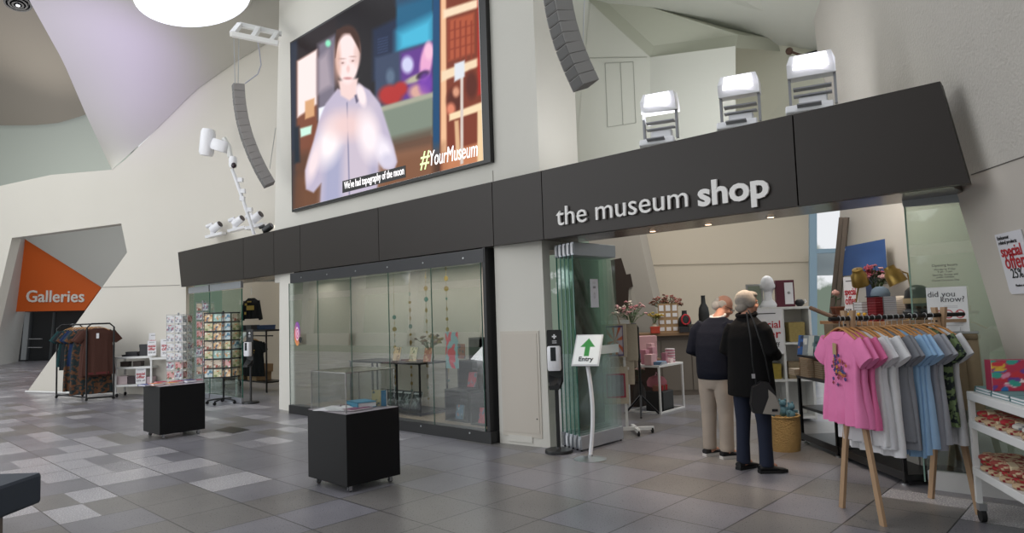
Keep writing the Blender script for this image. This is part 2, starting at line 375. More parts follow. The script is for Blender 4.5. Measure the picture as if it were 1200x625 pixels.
mb.add(vs, g); mb.add([v + up + Vector((0, .15, 0)) for v in vs], [tuple(reversed(f)) for f in g])
struct(mb.build('ceiling_canopy', mat('canopy_paint', '#c2bfb6', .8), smooth=True))
# brown grey bulkhead and pale curved wall beyond it
c1 = [(-80, 146), (0, 147), (40, 147), (70, 144), (102, 134), (140, 118)]
def patch(name, A, dA, B, dB, m, n=12, off=(0, .3, .2)):
    mb = MB(); vs = []
    for i in range(n + 1):
        for j in range(n + 1):
            a = lerpl(A, j / n); b = lerpl(B, j / n); t = i / n; vs.append(atd(a[0] * (1 - t) + b[0] * t, a[1] * (1 - t) + b[1] * t, dA * (1 - t) + dB * t))
    g = [(i * (n + 1) + j, (i + 1) * (n + 1) + j, (i + 1) * (n + 1) + j + 1, i * (n + 1) + j + 1) for i in range(n) for j in range(n)]
    mb.add(vs, g); mb.add([v + Vector(off) for v in vs], [tuple(reversed(f)) for f in g]); return struct(mb.build(name, m, smooth=True))
patch('ceiling_bulkhead', c1, 27, [(-90, -90), (-20, -90), (20, -90), (60, -90), (100, -90), (140, -90)], 18, mat('taupe_paint', '#837c71', .85))
patch('wall_gallery', [(-110, 250), (-20, 240), (40, 230), (90, 222), (135, 215), (160, 210)], 28, c1, 27.2, mat('pale_green_paint', '#a5aaa1', .85))
# gallery entrance set deep behind the opening: grey facets, entrance door
GD = 33.
poly_wall('wall_gallery_facet', [atd(x, y, GD - 1.) for x, y in ((26, 250), (170, 245), (175, 300), (122, 342), (118, 336), (27, 279))], (-.1, .3, 0), mat('facet_grey', '#9c9b96', .8))
poly_wall('wall_gallery_side', [atd(x, y, d) for x, y, d in ((-60, 250, 26), (30, 262, GD), (17, 366, GD), (9, 426, GD), (-60, 450, 26))], (.1, .4, 0), mat('reveal_grey', '#b4b3af', .8))
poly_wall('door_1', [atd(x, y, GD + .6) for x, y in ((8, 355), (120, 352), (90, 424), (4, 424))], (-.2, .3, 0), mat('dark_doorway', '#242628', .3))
for k, (x1, x2, m) in enumerate(((27, 33, '#8e9294'), (33.5, 34.6, '#3b3f42'), (60, 61.2, '#4a4e50'))):
    struct(MB().prism([atd(x, y, GD + .5) for x, y in ((x1 + 2, 366), (x2 + 2, 366), (x2 - 3, 422), (x1 - 3, 422))], (-.1, .15, 0)).build('door_frame', mat('door_post_%d' % k, m, .4)))
for k in range(4):
    y = 378 + 10 * k
    struct(MB().prism([atd(x, yy, GD + .45) for x, yy in ((15 - k, y), (23 - k, y - .6), (23 - k, y + 3), (15 - k, y + 3.6))], (-.1, .1, 0)).build('door_panel', mat('door_slat', '#0c0d0e', .5)))
for y in (397, 407): struct(MB().prism([atd(x, yy, GD + .5) for x, yy in ((30, y), (48, y), (48, y + .9), (30, y + .9))], (-.1, .1, 0)).build('door_handle_rail', mat('rail_grey', '#9b9d9f', .4)))

# front wall over and between the openings
YW = 5.95
fw = [(329, -70), (322, 250), (322, 332), (632, 292), (632, 198), (622, -70)]
poly_wall('wall_front', [atY(x, y, YW) for x, y in fw], (0, .75, 0), m_wall)
for pts in (((565, 20), (585, 7), (606, -5)),):
    pass
struct(MB().prism([atY(x, y, YW) - Vector((0, .003, 0)) for x, y in ((577.2, 200), (578, 200), (578.4, 214), (577.6, 214))], (0, .002, 0)).build('trim_2', MC['joint']))
# white pier left of the display window, and the pier right of it
a, b = fl(321.5, 480), fl(339.5, 482)
poly_wall('wall_pier', [Vector((-11.36, 5.9, 0)), Vector((-10.76, 5.86, 0)), Vector((-10.76, 5.86, 2.42)), Vector((-11.30, 5.9, 2.42))], (0, .3, 0), m_wall)
k1, k2 = fl(586, 519.3), fl(645, 525.5); kt1, kt2 = atY(579, 288, k1.y), atY(634.5, 279, k2.y)
poly_wall('wall_column', [k1, k2, kt2, kt1], (0.0, .13, 0), m_wall)
KN = (k2 - k1).cross(kt1 - k1).normalized()
if KN.y > 0: KN = -KN
def Kp(x, y, o=0): return atpl(x, y, k1, tuple(KN)) + KN * o
# fascia ledge and soffits
struct(MB().box((-3.08, 6.25, 2.43), (4.1, .62, .07)).box((-13.1, 6.25, 2.43), (3.6, .62, .07)).build('ceiling_soffit', mat('soffit_bronze', '#5d5248', .22, metal=.35, var=.1)))
struct(MB().box((-3.2, 6.55, 3.08), (3.8, 1.3, .06)).box((-13.4, 6.25, 3.08), (4.2, .8, .06)).build('trim_3', mat('ledge_white', '#c9c6bf', .6)))
# upper walls and ceilings seen over the fascia
m_up = mat('upper_wall', '#cbccc2', .8, var=.02, scale=1)
poly_wall('wall_upper_side', [atd(x, y, d) for x, y, d in ((668, -80, 9.3), (700, -80, 9.2), (692, 3, 9.2), (762, 67, 8.9), (762, 215, 8.9), (668, 250, 9.3))], (-.1, .15, 0), m_up)
poly_wall('wall_upper_panel', [atd(x, y, d) for x, y, d in ((762, 67, 8.9), (862, 54, 8.3), (862, 190, 8.3), (762, 215, 8.9))], (-.1, .15, 0), mat('upper_wall2', '#c4c5bc', .8))
poly_wall('wall_upper_back', [atd(x, y, d) for x, y, d in ((855, 40, 9.4), (960, 60, 9.0), (1010, 150, 9.0), (1010, 180, 9.0), (855, 200, 9.4))], (-.1, .15, 0), mat('upper_wall3', '#c9c8b8', .8))
poly_wall('ceiling_upper_low', [atd(x, y, d) for x, y, d in ((690, 1, 9.2), (862, 44, 9.4), (925, 61, 9.3), (862, 56, 8.6), (762, 68.5, 8.9))], (0, .1, .2), mat('upper_ceiling', '#bfc1b2', .85))
poly_wall('ceiling_upper', [atd(x, y, d) for x, y, d in ((680, -80, 6.8), (965, -80, 6.8), (964, 66, 9.1), (925, 62, 9.3), (862, 45, 9.4), (690, 2, 9.3))], (0, .1, .2), mat('upper_ceiling2', '#c6c8bf', .85))
# hatch doors drawn on the side wall
m_joint2 = mat('hatch_joint', '#a3a49c', .9)
def seg_on(name, pts, wpx=.6, m=m_joint2, d0=9.3, x0_=668, d1=8.9, x1_=762):
    mb = MB()
    for (xa, ya), (xb, yb) in zip(pts[:-1], pts[1:]):
        A = atd(xa, ya, d0 + (d1 - d0) * (xa - x0_) / (x1_ - x0_) - .01); B = atd(xb, yb, d0 + (d1 - d0) * (xb - x0_) / (x1_ - x0_) - .01); mb.tube([A, B], .0045, 4)
    return struct(mb.build(name, m))
seg_on('trim_4', [(690, 68), (758, 67)])
seg_on('trim_5', [(709, 74), (742, 72.5), (745, 144), (712, 149), (709, 74)])
seg_on('trim_6', [(727, 73.5), (730, 146)])

# right leaning wall
RD = Vector((.5, -.866, 0)); ra, rb = atY(1118, 220, 6.45), atY(1195, 470, 6.45)
RN = (rb - ra).cross(RD).normalized()
if RN.dot(Vector((0, 0, CAM_H)) - ra) < 0: RN = -RN
def Rp(x, y, o=0): return atpl(x, y, ra + RN * o, tuple(RN))
rr_ = [(949, -90), (951, 0), (958, 62), (972, 120), (1112, 200)]
low = [(1118, 220), (1195, 470), (1228, 575)]
poly_wall('wall_right', [Rp(x, y) for x, y in rr_ + [(1137, 205), (1200, 183), (1420, 60), (1800, -160), (1800, -400), (1420, -300)]], -RN * .2, m_wallR)
poly_wall('wall_right_lower', [Rp(x, y) for x, y in [(1112, 200)] + low + [(1420, 720), (1800, 960), (1800, -159), (1420, 60.5), (1200, 183.6), (1137, 205.6)]], -RN * .2, mat('smooth_wall', '#c3bcb4', .7, var=.02, scale=2))
struct(MB().tube([Rp(1138, 205, .003), Rp(1200, 183.4, .003), Rp(1300, 128, .003)], .004, 5).build('trim_7', mat('dark_joint', '#5c5853', .9)))

# shop interior shell
m_shop = mat('shop_wall', '#c9bfae', .8, var=.02, scale=1)
poly_wall('wall_back', [atd(x, y, 14.2) for x, y in ((690, 150), (952, 140), (952, 440), (690, 460))], (-.1, .2, 0), m_shop)
struct(MB().tube([atd(760, 311, 14.18), atd(950, 307, 14.18)], .006, 5).build('trim_8', mat('warm_joint', '#94897a', .9)))
poly_wall('wall_leaning', [atd(x, y, d) for x, y, d in ((690, 240, 13.), (742, 240, 13.2), (751, 283, 13.2), (768, 360, 13.2), (790, 455, 13.2), (690, 460, 13.))], (-.2, .6, 0), mat('leaning_wall', '#9d9890', .8))
# window with pale blue frame at the back right
WD = 13.6
def wf(x1, y1, x2, y2, x3, y3, x4, y4, d=WD): return [atd(x1, y1, d), atd(x2, y2, d), atd(x3, y3, d), atd(x4, y4, d)]
wfm = mat('blue_frame', '#8ba5b8', .5)
fr = MB().prism(wf(949, 120, 957, 120, 958, 480, 949, 480), (-.06, .1, 0)).prism(wf(957, 292, 990, 291, 990, 296, 957, 297), (-.06, .1, 0))
struct(fr.build('window_1', wfm))
struct(MB().prism(wf(957, 292, 995, 291, 995, 322, 957, 323, WD + .4), (-.06, .1, 0)).build('window_blind', mat('blind_grey', '#a9b6bd', .6)))
# brown slanted mullions and inner right wall
ID = Vector((.70, -.714, 0)); IN = Vector((-.714, -.70, 0)); I0 = Vector((-2.38, 8.35, 0))
def Ip(x, y, o=0): return atpl(x, y, I0 + IN * o, tuple(IN))
poly_wall('wall_inner', [Ip(x, y) for x, y in ((989, 150), (1150, 120), (1240, 590), (1010, 530), (976, 420))], -IN * .08, mat('inner_wall', '#bdb8b0', .8, var=.02, scale=1))
for k, (xa, xb) in enumerate(((986.5, 971), (992, 978))):
    struct(MB().tube([Ip(xa, 255, .05 + k * .05), Ip(xb, 405, .05 + k * .05)], .035, 4).build('window_frame', mat('brown_frame', '#6d6258', .5)))

# the hall's glazed side behind the camera: slanted piers, beams and a low wall
rg_ = MB()
for k in range(9):
    x = -46 + 5.6 * k; rg_.prism([(x, -11, 0), (x + .7, -11, 0), (x + 1.9, -11, 9), (x + 1.0, -11, 9)], (0, -.5, 0))
rg_.box((-22, -11.2, .35), (56, .4, .7)).box((-22, -11.2, 3.1), (56, .3, .35)).box((-22, -11.2, 5.6), (56, .3, .3)).box((-22, -11.2, 9.6), (56, .5, 1.6))
struct(rg_.build('wall_rear', m_wall))
# ================================================================ FASCIA
YF = 5.78
fa = thing('shop_fascia', 'long dark brown panelled fascia carrying the raised white shop lettering', 'sign', (-8.2, YF, 2.38))
o0 = Vector((-8.2, YF, 2.38))
cuts = [(-15.70, -15.50), (-12.47, -12.47), (-11.27, -11.27), (-10.35, -10.35), (-8.11, -8.11), (-5.75, -5.75), (-4.95, -4.95), (-2.11, -2.11), (-1.02, -.89)]
m_fas = mat('fascia_metal', '#2b2522', .42, metal=.1, var=.06, scale=1.5, spec=.35)
for i in range(8):
    (t1, b1), (t2, b2) = cuts[i], cuts[i + 1]; g = .006
    MB().prism([Vector((b1 + g, YF, 2.38)) - o0, Vector((b2 - g, YF, 2.38)) - o0, Vector((t2 - g, YF, 3.165)) - o0, Vector((t1 + g, YF, 3.165)) - o0], (0, .05, 0)).build('panel', m_fas, fa)
MB().prism([Vector((-15.5, YF + .05, 2.385)) - o0, Vector((-.9, YF + .05, 2.385)) - o0, Vector((-1.03, YF + .05, 3.16)) - o0, Vector((-15.69, YF + .05, 3.16)) - o0], (0, .07, 0)).build('backing', m_black, fa)
m_let = mat('sign_white', '#e9e6e4', .45)
def shop_text(s, xpa, ypa, xpb, bold, hcap):
    pa = atY(xpa, ypa, YF); pb = atY(xpb, ypa - (xpb - xpa) * .145, YF)
    o = text(s, hcap, m_let, fa, 'lettering', .012, bold, align='LEFT')
    xs = [v.co.x for v in o.data.vertices]; k = (pb.x - pa.x) / (max(xs) - min(xs))
    for v in o.data.vertices: v.co.x = (v.co.x - min(xs)) * k
    o.location = (pa.x - o0.x, -.02, pa.z - o0.z)
shop_text('the museum', 654, 265, 808, .0, .30)
shop_text('shop', 820, 242, 903, .009, .315)

# ================================================================ VIDEO SCREEN
YS = 5.88; sx1, sx2, sz1, sz2 = -10.80, -5.86, 3.45, 6.50
vsn = thing('video_screen', 'large wall mounted video screen showing a man in a pale shirt talking', 'screen', (-8.33, YS, sz1))
fm = MB().box((0, .035, (sz2 - sz1) / 2), (sx2 - sx1, .07, sz2 - sz1)); fm.build('frame', mat('screen_black', '#0c0b0c', .35), vsn)
def invproj(P):
    q = (P - EYE) @ RM; return 600 + FPX * q[..., 0] / q[..., 1], 312.5 - FPX * q[..., 2] / q[..., 1]
def vid(U, V):
    X = sx1 + .04 + U * (sx2 - sx1 - .16); Z = sz1 + .04 + V * (sz2 - sz1 - .08)
    x, y = invproj(np.stack([X, np.full_like(X, YS), Z], -1)); p = Paint(x, y, '#231a1c')
    P, E = p.poly, p.ell
    P([(340, 40), (349, 40), (349, 250), (340, 250)], '#2b3140', 2)
    P([(348, 72), (373, 58), (373, 190), (348, 200)], '#7d4a36', 2); P([(346, 180), (385, 175), (385, 260), (340, 260)], '#5f4030', 6)
    P([(349, 72), (372, 58), (372, 122), (349, 138)], '#fbe9e6', 1.5); P([(373, 52), (394, 40), (394, 128), (373, 140)], '#77707f', 3)
    P([(373, 70), (385, 60), (390, 100), (373, 110)], '#a79aa5', 4); E(385, 51, 3.2, 4, '#8de8c0', .4)
    P([(374, 127), (388, 122), (388, 144), (374, 150)], '#f2f6ff', 1); P([(358, 119), (369, 115), (369, 136), (358, 140)], '#d9a578', 1.2); P([(352, 151), (366, 147), (365, 157), (353, 161)], '#cdf3e0', 1.2)
    P([(345, 150), (351, 148), (352, 190), (345, 192)], '#1c2632', 2)
    P([(395, -60), (470, -60), (470, 120), (395, 120)], '#1d191d', 3)
    P([(437, 35), (468, 20), (468, 90), (437, 95)], '#202b45', 3)
    for k in range(6): P([(443, 46 + k * 3.2), (455, 43 + k * 3.2), (455, 44 + k * 3.2), (443, 47 + k * 3.2)], '#4c5c86', .7, .6)
    P([(465, -60), (508, -60), (508, 75), (465, 62)], '#1d5f82', 2); P([(466, 38), (508, 18), (508, 52), (466, 62)], '#48b6d8', 7); P([(466, -60), (500, -60), (500, -5), (466, 5)], '#2a3f5a', 6)
    P([(440, 68), (508, 48), (508, 128), (440, 140)], '#3a4660', 2); P([(470, 62), (508, 50), (508, 118), (470, 118)], '#63398c', 3)
    E(500, 72, 7, 22, '#e9a8cf', .25, 1, .15); E(503, 60, 5, 10, '#f4bfd8', .3); E(478, 76, 7, 10, '#cfd0f0', .3); E(458, 90, 5, 9, '#5d6f86', .4)
    E(488, 92, 14, 4, '#b9b49c', .4, 1, -.4); E(496, 88, 8, 4, '#2b2028', .3, 1, -.5)
    E(458, 112, 14, 12, '#b2302e', .25); E(470, 104, 8, 8, '#b2302e', .3); E(491, 108, 11, 9, '#d8a79a', .35); E(499, 98, 8, 14, '#7a3fb0', .35, .8)
    P([(437, 130), (508, 110), (508, 160), (437, 178)], '#7f8a7c', 1.5); P([(437, 128), (508, 108), (508, 114), (437, 134)], '#a7a895', 1.5)
    P([(430, 178), (508, 158), (508, 215), (430, 240)], '#8e654e', 3); P([(450, 165), (508, 150), (508, 170), (450, 182)], '#5b4538', 4, .7)
    P([(508, -60), (516, -60), (516, 185), (508, 190)], '#1c4a73', .8)
    P([(516, -60), (575, -60), (575, 205), (516, 215)], '#7c3a28', 1)
    P([(517, -60), (523, -60), (524, 180), (517, 182)], '#f0bd94', 1.2)
    P([(520, 12), (570, -4), (570, 6), (520, 22)], '#f6dcbd', 1.5); P([(526, 24), (556, 15), (556, 62), (526, 72)], '#b0563a', 2)
    for k in range(5): P([(526 + k * 6.5, 25), (528 + k * 6.5, 24), (528 + k * 6.5, 70), (526 + k * 6.5, 70)], '#8c3b28', .8)
    for k in range(3): P([(526, 36 + 11 * k), (557, 28 + 11 * k), (557, 29.5 + 11 * k), (526, 37.5 + 11 * k)], '#8c3b28', .8)
    P([(518, 84), (566, 66), (566, 76), (518, 96)], '#f2d8b6', 1.5); P([(560, -20), (567, -20), (567, 110), (560, 112)], '#a82f26', 1.5)
    E(533, 118, 9, 14, '#5a2a20', .3); E(553, 100, 7, 16, '#5a2a20', .3); E(535, 108, 4, 6, '#d99a7c', .4); E(529, 128, 5, 7, '#e0876a', .4)
    P([(518, 180), (570, 165), (570, 205), (518, 215)], '#c27e58', 2); P([(527, 134), (570, 118), (570, 128), (527, 142)], '#f8dcb5', 1.2)
    P([(533, 142), (538, 141), (540, 185), (535, 187)], '#ddb188', 1); P([(560, 130), (567, 128), (567, 200), (560, 200)], '#efcfa3', 1)
    P([(540, 76), (543.5, 75), (543.5, 192), (540, 193)], '#d7c9c0', .7); P([(533, 75), (545, 71), (545, 90), (533, 96)], '#dfe3ea', 1.2)
    P([(350, 210), (520, 170), (520, 218), (350, 250)], '#7b5138', 8, .6)
    # the talking man
    P([(382, 122), (396, 104), (410, 108), (421, 98), (434, 106), (446, 122), (452, 140), (462, 172), (466, 190), (462, 201), (450, 198), (444, 190), (442, 240), (375, 252), (377, 215), (368, 226), (359, 222), (358, 200), (368, 165), (373, 145)], '#c0b6cc', 1.3)
    P([(392, 128), (440, 118), (446, 210), (378, 240)], '#d2c4d0', 8, .7); P([(382, 180), (402, 172), (400, 240), (378, 244)], '#9fa3c4', 5, .8); P([(432, 160), (444, 180), (443, 212), (434, 214)], '#a7a3c0', 4, .7)
    P([(406.4, 120), (408, 120), (411, 235), (409.4, 235)], '#8d8aa6', .6)
    P([(397, 95), (420, 92), (418, 112), (410, 118), (400, 112)], '#f2d4d0', 1.5); P([(416, 112), (424, 108), (423, 117), (418, 121)], '#5b566e', 1)
    E(408.5, 55, 14.5, 25, '#4f3227', .12); E(407.5, 69, 13.5, 29.5, '#fbe4e2', .1); E(396, 74, 4, 24, '#d7a795', .5, .7); E(419, 64, 4, 14, '#e9c7bf', .4, .8)
    P([(394.5, 35), (403, 31.5), (414, 33), (421, 44), (423, 62), (419, 54), (411, 39), (400, 38.5), (396, 50), (393.5, 68)], '#43291f', 1)
    E(401.5, 74, 4.0, 3.0, '#e6c6c2', .5, .7); E(414, 71.5, 4.0, 3.0, '#e6c6c2', .5, .7); E(402, 74, 1.6, .9, '#9c7670', .5); E(414, 71.5, 1.6, .9, '#9c7670', .5); E(401.5, 69, 4.2, .8, '#b8948c', .5, .8); E(414, 66.5, 4.2, .8, '#b8948c', .5, .8); E(408, 92, 5, 1.6, '#c98c8c', .5, .9); E(408.5, 81, 2, 4, '#e8b9b4', .5, .7)
    E(386, 168, 13, 25, '#fff4f6', .5, 1, .25); E(368, 190, 6, 22, '#f6e2e6', .5, 1, .25); E(408, 147, 24, 15, '#f0cfcc', .6, .9); E(433, 160, 12, 26, '#fdeff3', .5, 1, -.15); E(424, 112, 5, 13, '#fbe8ea', .3, 1, -.25); E(451, 178, 9, 16, '#f4ecf6', .5, 1, -.3)
    E(455, 188, 8, 8, '#d5cfe2', .5)
    return p.c
painted('display', sx2 - sx1 - .16, sz2 - sz1 - .08, vid, attr_mat('led_picture', .3, 1.0), vsn, 300, 190, T=Matrix.Translation((-.04, -.006, .04)))
# caption strip
def on_screen(x, y, o=.012): p = atY(x, y, YS); return Vector((p.x + 8.33, -o, p.z - sz1))
c4 = [on_screen(402, 226.5), on_screen(476, 208), on_screen(476, 194), on_screen(402, 212.5)]
MB().prism(c4, (0, .006, 0)).build('caption_box', mat('caption_black', '#0b090b', .4), vsn)
m_led = mat('led_white', '#f4f0f0', .4, emit=1.0); m_ledg = mat('led_green', '#c9e8a0', .4, emit=1.0)
def fit_text(s, a, b, size, m, par, name='lettering', bold=0., y=-.016, extr=.002, shear=0):
    o = text(s, size, m, par, name, extr, bold, align='LEFT', shear=shear); xs = [v.co.x for v in o.data.vertices]; k = (b.x - a.x) / (max(xs) - min(xs)); m0 = min(xs)
    sl = (b.z - a.z) / (b.x - a.x)
    for v in o.data.vertices: v.co.x = (v.co.x - m0) * k; v.co.z += v.co.x * sl
    o.location = (a.x, y if y is not None else a.y, a.z); return o
fit_text("We've had topography of the moon", on_screen(404.5, 222), on_screen(474.5, 204.5), .17, m_led, vsn, 'caption_text', 0)
fit_text('#', on_screen(493.5, 197.5), on_screen(505, 195), .36, m_ledg, vsn, 'hashtag_symbol', .001, shear=.2)
fit_text('YourMuseum', on_screen(505, 194.5), on_screen(561, 183), .30, m_led, vsn, 'hashtag_text', 0, shear=.2)
# ================================================================ generic small things
def book_mesh(par, wd, dp, th, cover, pages=None, T=None):
    # lying flat: wd along x, dp along y, thickness z
    T = T or Matrix()
    cv = MB(); cv.box((0, 0, th * .06), (wd, dp, th * .12), T=T); cv.box((0, 0, th * .94), (wd, dp, th * .12), T=T); cv.box((-wd / 2 + th * .05, 0, th / 2), (th * .1, dp, th), T=T)
    cv.build('cover', cover, par)
    MB().box((.004, 0, th / 2), (wd - .012, dp - .01, th * .76), T=T).build('pages', pages or m_paper, par)
def book(label, loc, wd, dp, th, cover, rot=0., group=None, cat='book', name='book', pages=None):
    t = thing(name, label, cat, loc, rot, group); book_mesh(t, wd, dp, th, cover, pages); return t
def pat(cols, seed, n=9, base=None, rx=.12, ry=.1, sq=False):
    def f(U, V):
        p = Paint(U, V, base or cols[0]); r = random.Random(seed)
        for k in range(n):
            c = r.choice(cols); x, y, a, b = r.random(), r.random(), rx * r.uniform(.4, 1.2), ry * r.uniform(.4, 1.2)
            if sq: p.poly([(x - a, y - b), (x + a, y - b), (x + a, y + b), (x - a, y + b)], c, .01)
            else: p.ell(x, y, a, b, c, .1, 1, r.random() * 3)
        return p.c
    return f
m_print = attr_mat('printed', .5)
def standing_book(label, loc, wd, ht, f, rot=0., lean=-.25, th=.02, group=None, name='book', cat='book', nx=14, ny=16):
    t = thing(name, label, cat, loc, rot, group)
    R = Matrix.Rotation(lean, 4, 'X')
    painted('cover', wd, ht, f, m_print, t, nx, ny, th=.004, T=R)
    MB().box((0, .004 + th / 2, ht / 2), (wd - .004, th, ht - .006), T=R).build('pages', m_paper, t)
    return t

# ================================================================ DISPLAY WINDOW
dwl, dwr, dwf, dwb = -10.62, -5.93, 5.75, 6.95
dw = thing('display_window', 'long glazed display window in a black frame below the fascia', 'display case', ((dwl + dwr) / 2, dwf, 0)); cx = (dwl + dwr) / 2
W_ = dwr - dwl
MB().box((0, .06, .07), (W_ + .16, .16, .14)).build('base_rail', m_black, dw)
MB().box((0, .05, 2.275), (W_ + .05, .10, .17)).build('header', mat('header_black', '#26262b', .4), dw)
MB().box((W_ / 2 - .02 + .04, .09, 1.25), (.05, .17, 2.24)).build('side_post', m_black, dw)
m_cg = glass('case_glass', '#f4f8f6', 1.0, minref=.12)
pw = [0, .158, .33, .525, .72, 1.0]
gx = [atY(x, 400, dwf).x - cx for x in (339.5, 373, 412, 456.5, 507, 566)]
for a, b in zip(gx[:-1], gx[1:]):
    g = MB().box(((a + b) / 2, 0, 1.165), (b - a - .006, .01, 2.05)).build('glass_pane', m_cg, dw)
for a in gx: MB().box((a, -.001, 1.165), (.008, .012, 2.05)).build('glass_edge', mat('glass_edge_green', '#3b5a50', .2), dw)
for x, y in ((354, 300), (390, 293), (424, 290), (482, 291), (535, 287)):
    p = atY(x, 0, dwf); 
for k in range(6): MB().tube([(-W_ / 2 + .35 + k * .8, -.006, 2.27), (-W_ / 2 + .35 + k * .8, .001, 2.27)], .012, 10).build('stud', m_steel, dw)
for k in range(5): MB().tube([(-W_ / 2 + .6 + k * .95, -.026, .10), (-W_ / 2 + .6 + k * .95, -.018, .10)], .012, 10).build('stud', m_steel, dw)
m_cback = mat('case_lining', '#b5afa7', .7, var=.04, scale=2)
MB().box((0, dwb - dwf, 1.26), (W_, .04, 2.3)).build('back_panel', m_cback, dw)
MB().box((-W_ / 2, .62, 1.26), (.04, 1.15, 2.3)).build('side_panel', m_cback, dw); MB().box((W_ / 2 - .03, .68, 1.26), (.03, 1.03, 2.3)).build('side_panel', m_cback, dw)
MB().box((0, .62, .10), (W_ - .06, 1.1, .05)).build('case_floor', mat('case_floor', '#a08f7d', .6), dw)
MB().box((0, .68, 2.36), (W_, 1.04, .03)).build('case_ceiling', mat('case_ceiling', '#4a4540', .7), dw)
for k in range(9): MB().lathe([(.03, 0), (.03, .05), (.012, .06)], 10, (-W_ / 2 + .3 + .5 * k, .35, 2.28)).build('downlight', m_blackm, dw)
CF = .125
# decal on the glass
def insta(U, V):
    p = Paint(U, V, '#c23a8a'); t = np.clip(V * .7 + U * .3, 0, 1)[..., None]
    p.c = hexa('#f3a83c') * (1 - t) + hexa('#7a3fc0') * t; p.ell(.3, .45, .3, .3, '#e8425a', .5, .7)
    for (a, b, r1, c) in ((.5, .5, .26, '#ffffff'),): pass
    p.poly([(.22, .22), (.78, .22), (.78, .78), (.22, .78)], '#f6e9f4', .01); q = .06
    p.poly([(.22 + q, .22 + q), (.78 - q, .22 + q), (.78 - q, .78 - q), (.22 + q, .78 - q)], '#d63f86', .01); p.ell(.5, .5, .15, .15, '#f6e9f4', .05); p.ell(.5, .5, .09, .09, '#d63f86', .08); p.ell(.66, .66, .03, .03, '#f6e9f4', .1)
    return p.c
q = atY(347, 390, dwf - .02)
dc = tag(painted('window_decal', .19, .40, insta, m_print, None, 30, 40, .003), 'purple and orange camera symbol stuck low on the left pane of the display window', 'sticker')
dc.location = (q.x + .02, dwf - .01, q.z - .22)
for v in dc.data.vertices:
    # round the sheet's outline to an oval
    u = v.co.x / .095; h = (v.co.z - .2) / .2; m = max(abs(u), abs(h))
    if m > 0:
        l = math.hypot(u, h); s = m / l; v.co.x = u * s * .095; v.co.z = .2 + h * s * .2
b2 = tag(MB().lathe([(.05, 0), (.05, .004)], 20, T=Matrix.Rotation(PI / 2, 4, 'X')).build('round_sticker', m_black, None), 'small black round sticker overlapping the camera symbol on the glass', 'sticker'); b2.location = (q.x + .13, dwf - .014, q.z - .12)

def P_case(x, y, z=CF): return fl(x, y, z)
# console table with books
f1 = fl(493, 488.5, CF); f2 = fl(519, 482, CF); f0 = fl(455, 482, CF)
f0 = Vector((f1.x - .62, f1.y, CF)); tb = Vector((f1.x - .9, (f1.y + f2.y) / 2, CF)); tw, td, th_ = 1.8, max(.3, f2.y - f1.y), .62
th_ = over(493, 427, f1) - CF
ct = thing('console_table', 'black framed console table standing inside the display window', 'table', (f1.x - .9, f1.y + td / 2, CF))
for sx in (-.9, -.28, .34, .9):
    for sy in (-1, 1):
        if sx in (-.28, .34) and sy > 0: continue
        MB().box((sx * .98 if abs(sx) > .5 else sx, sy * (td / 2 - .012), th_ / 2), (.022, .022, th_)).build('leg', m_blackm, ct)
MB().box((0, 0, th_), (tw, td + .02, .025), bev=.004).build('tabletop', m_blackm, ct)
MB().box((0, 0, .03), (tw, td, .035)).build('lower_shelf', m_blackm, ct)
ttz = CF + th_ + .014; ty_ = f1.y + td / 2
for k, (x, c, s, l) in enumerate(((466, ['#d9b48c', '#8c5a3c', '#e9d7bc', '#6a4a3a'], 3, 'small tan booklet standing at the left on the display window table'), (485, ['#d8c7a8', '#5a7048', '#e6d7bd', '#8c3030'], 5, 'floral cream booklet standing in the middle of the display window table'), (502, ['#b55f3c', '#e2b690', '#9c4630', '#d8a070'], 8, 'orange brown striped book standing at the right on the display window table'))):
    p = atY(x, 422, ty_); standing_book(l, (p.x, ty_ - .03, ttz), .15, .21, pat(c, s, 16, rx=.2, ry=.07), .15)
for k, x in enumerate((452, 460, 469, 479, 491)):
    p = atY(x, 480, ty_)
    def mag(U, V, k=k):
        p_ = Paint(U, V, '#26282a'); p_.poly([(.08, .84), (.92, .84), (.92, .93), (.08, .93)], '#dfe0e0', .02); r = random.Random(k)
        for j in range(14): a = r.random() * 3; cx_, cy_ = r.uniform(.2, .8), r.uniform(.1, .7); p_.ell(cx_, cy_, .28, .03, '#9fa6a6', .4, .8, a)
        return p_.c
    standing_book(('dark magazine with white masthead on the low shelf in the window, %s' % ('leftmost', 'second from left', 'third from left', 'fourth from left', 'rightmost')[k]), (p.x, ty_ - .08, CF + .048), .19, .27, mag, .1, -.3, group='magazines on the low shelf')
# black display boxes
def dbox(label, xa, xb, yb, yt, Y, depth=.3, z=None):
    a = atY(xa, yb, Y); b = atY(xb, yb, Y); zt = over((xa + xb) / 2, yt, (a + b) / 2); z0 = z if z is not None else CF
    t = thing('display_box', label, 'box', ((a.x + b.x) / 2, Y + depth / 2, z0)); w_, h = b.x - a.x, zt - z0; m = mat('box_black', '#1b1c20', .5)
    MB().box((0, depth / 2 - .01, h / 2), (w_, .02, h)).build('back', m, t); [MB().box((s_ * (w_ / 2 - .01), 0, h / 2), (.02, depth - .02, h)).build('side', m, t) for s_ in (-1, 1)]
    MB().box((0, 0, h - .01), (w_ - .04, depth - .02, .02)).build('top', m, t); MB().box((0, 0, .01), (w_ - .04, depth - .02, .02)).build('bottom', m, t)
    return t, w_, h, z0
B1 = dbox('low black open display box at the left in the window corner', 521, 548, 490, 457, 6.12)
B2 = dbox('low black open display box nearest the right side of the window', 551, 569, 494, 459, 6.05)
B3 = dbox('tall black open box stacked on the two low display boxes', 536, 560, 457, 423, 6.15, .28, B1[3] + max(B1[2], B2[2]) + .002)
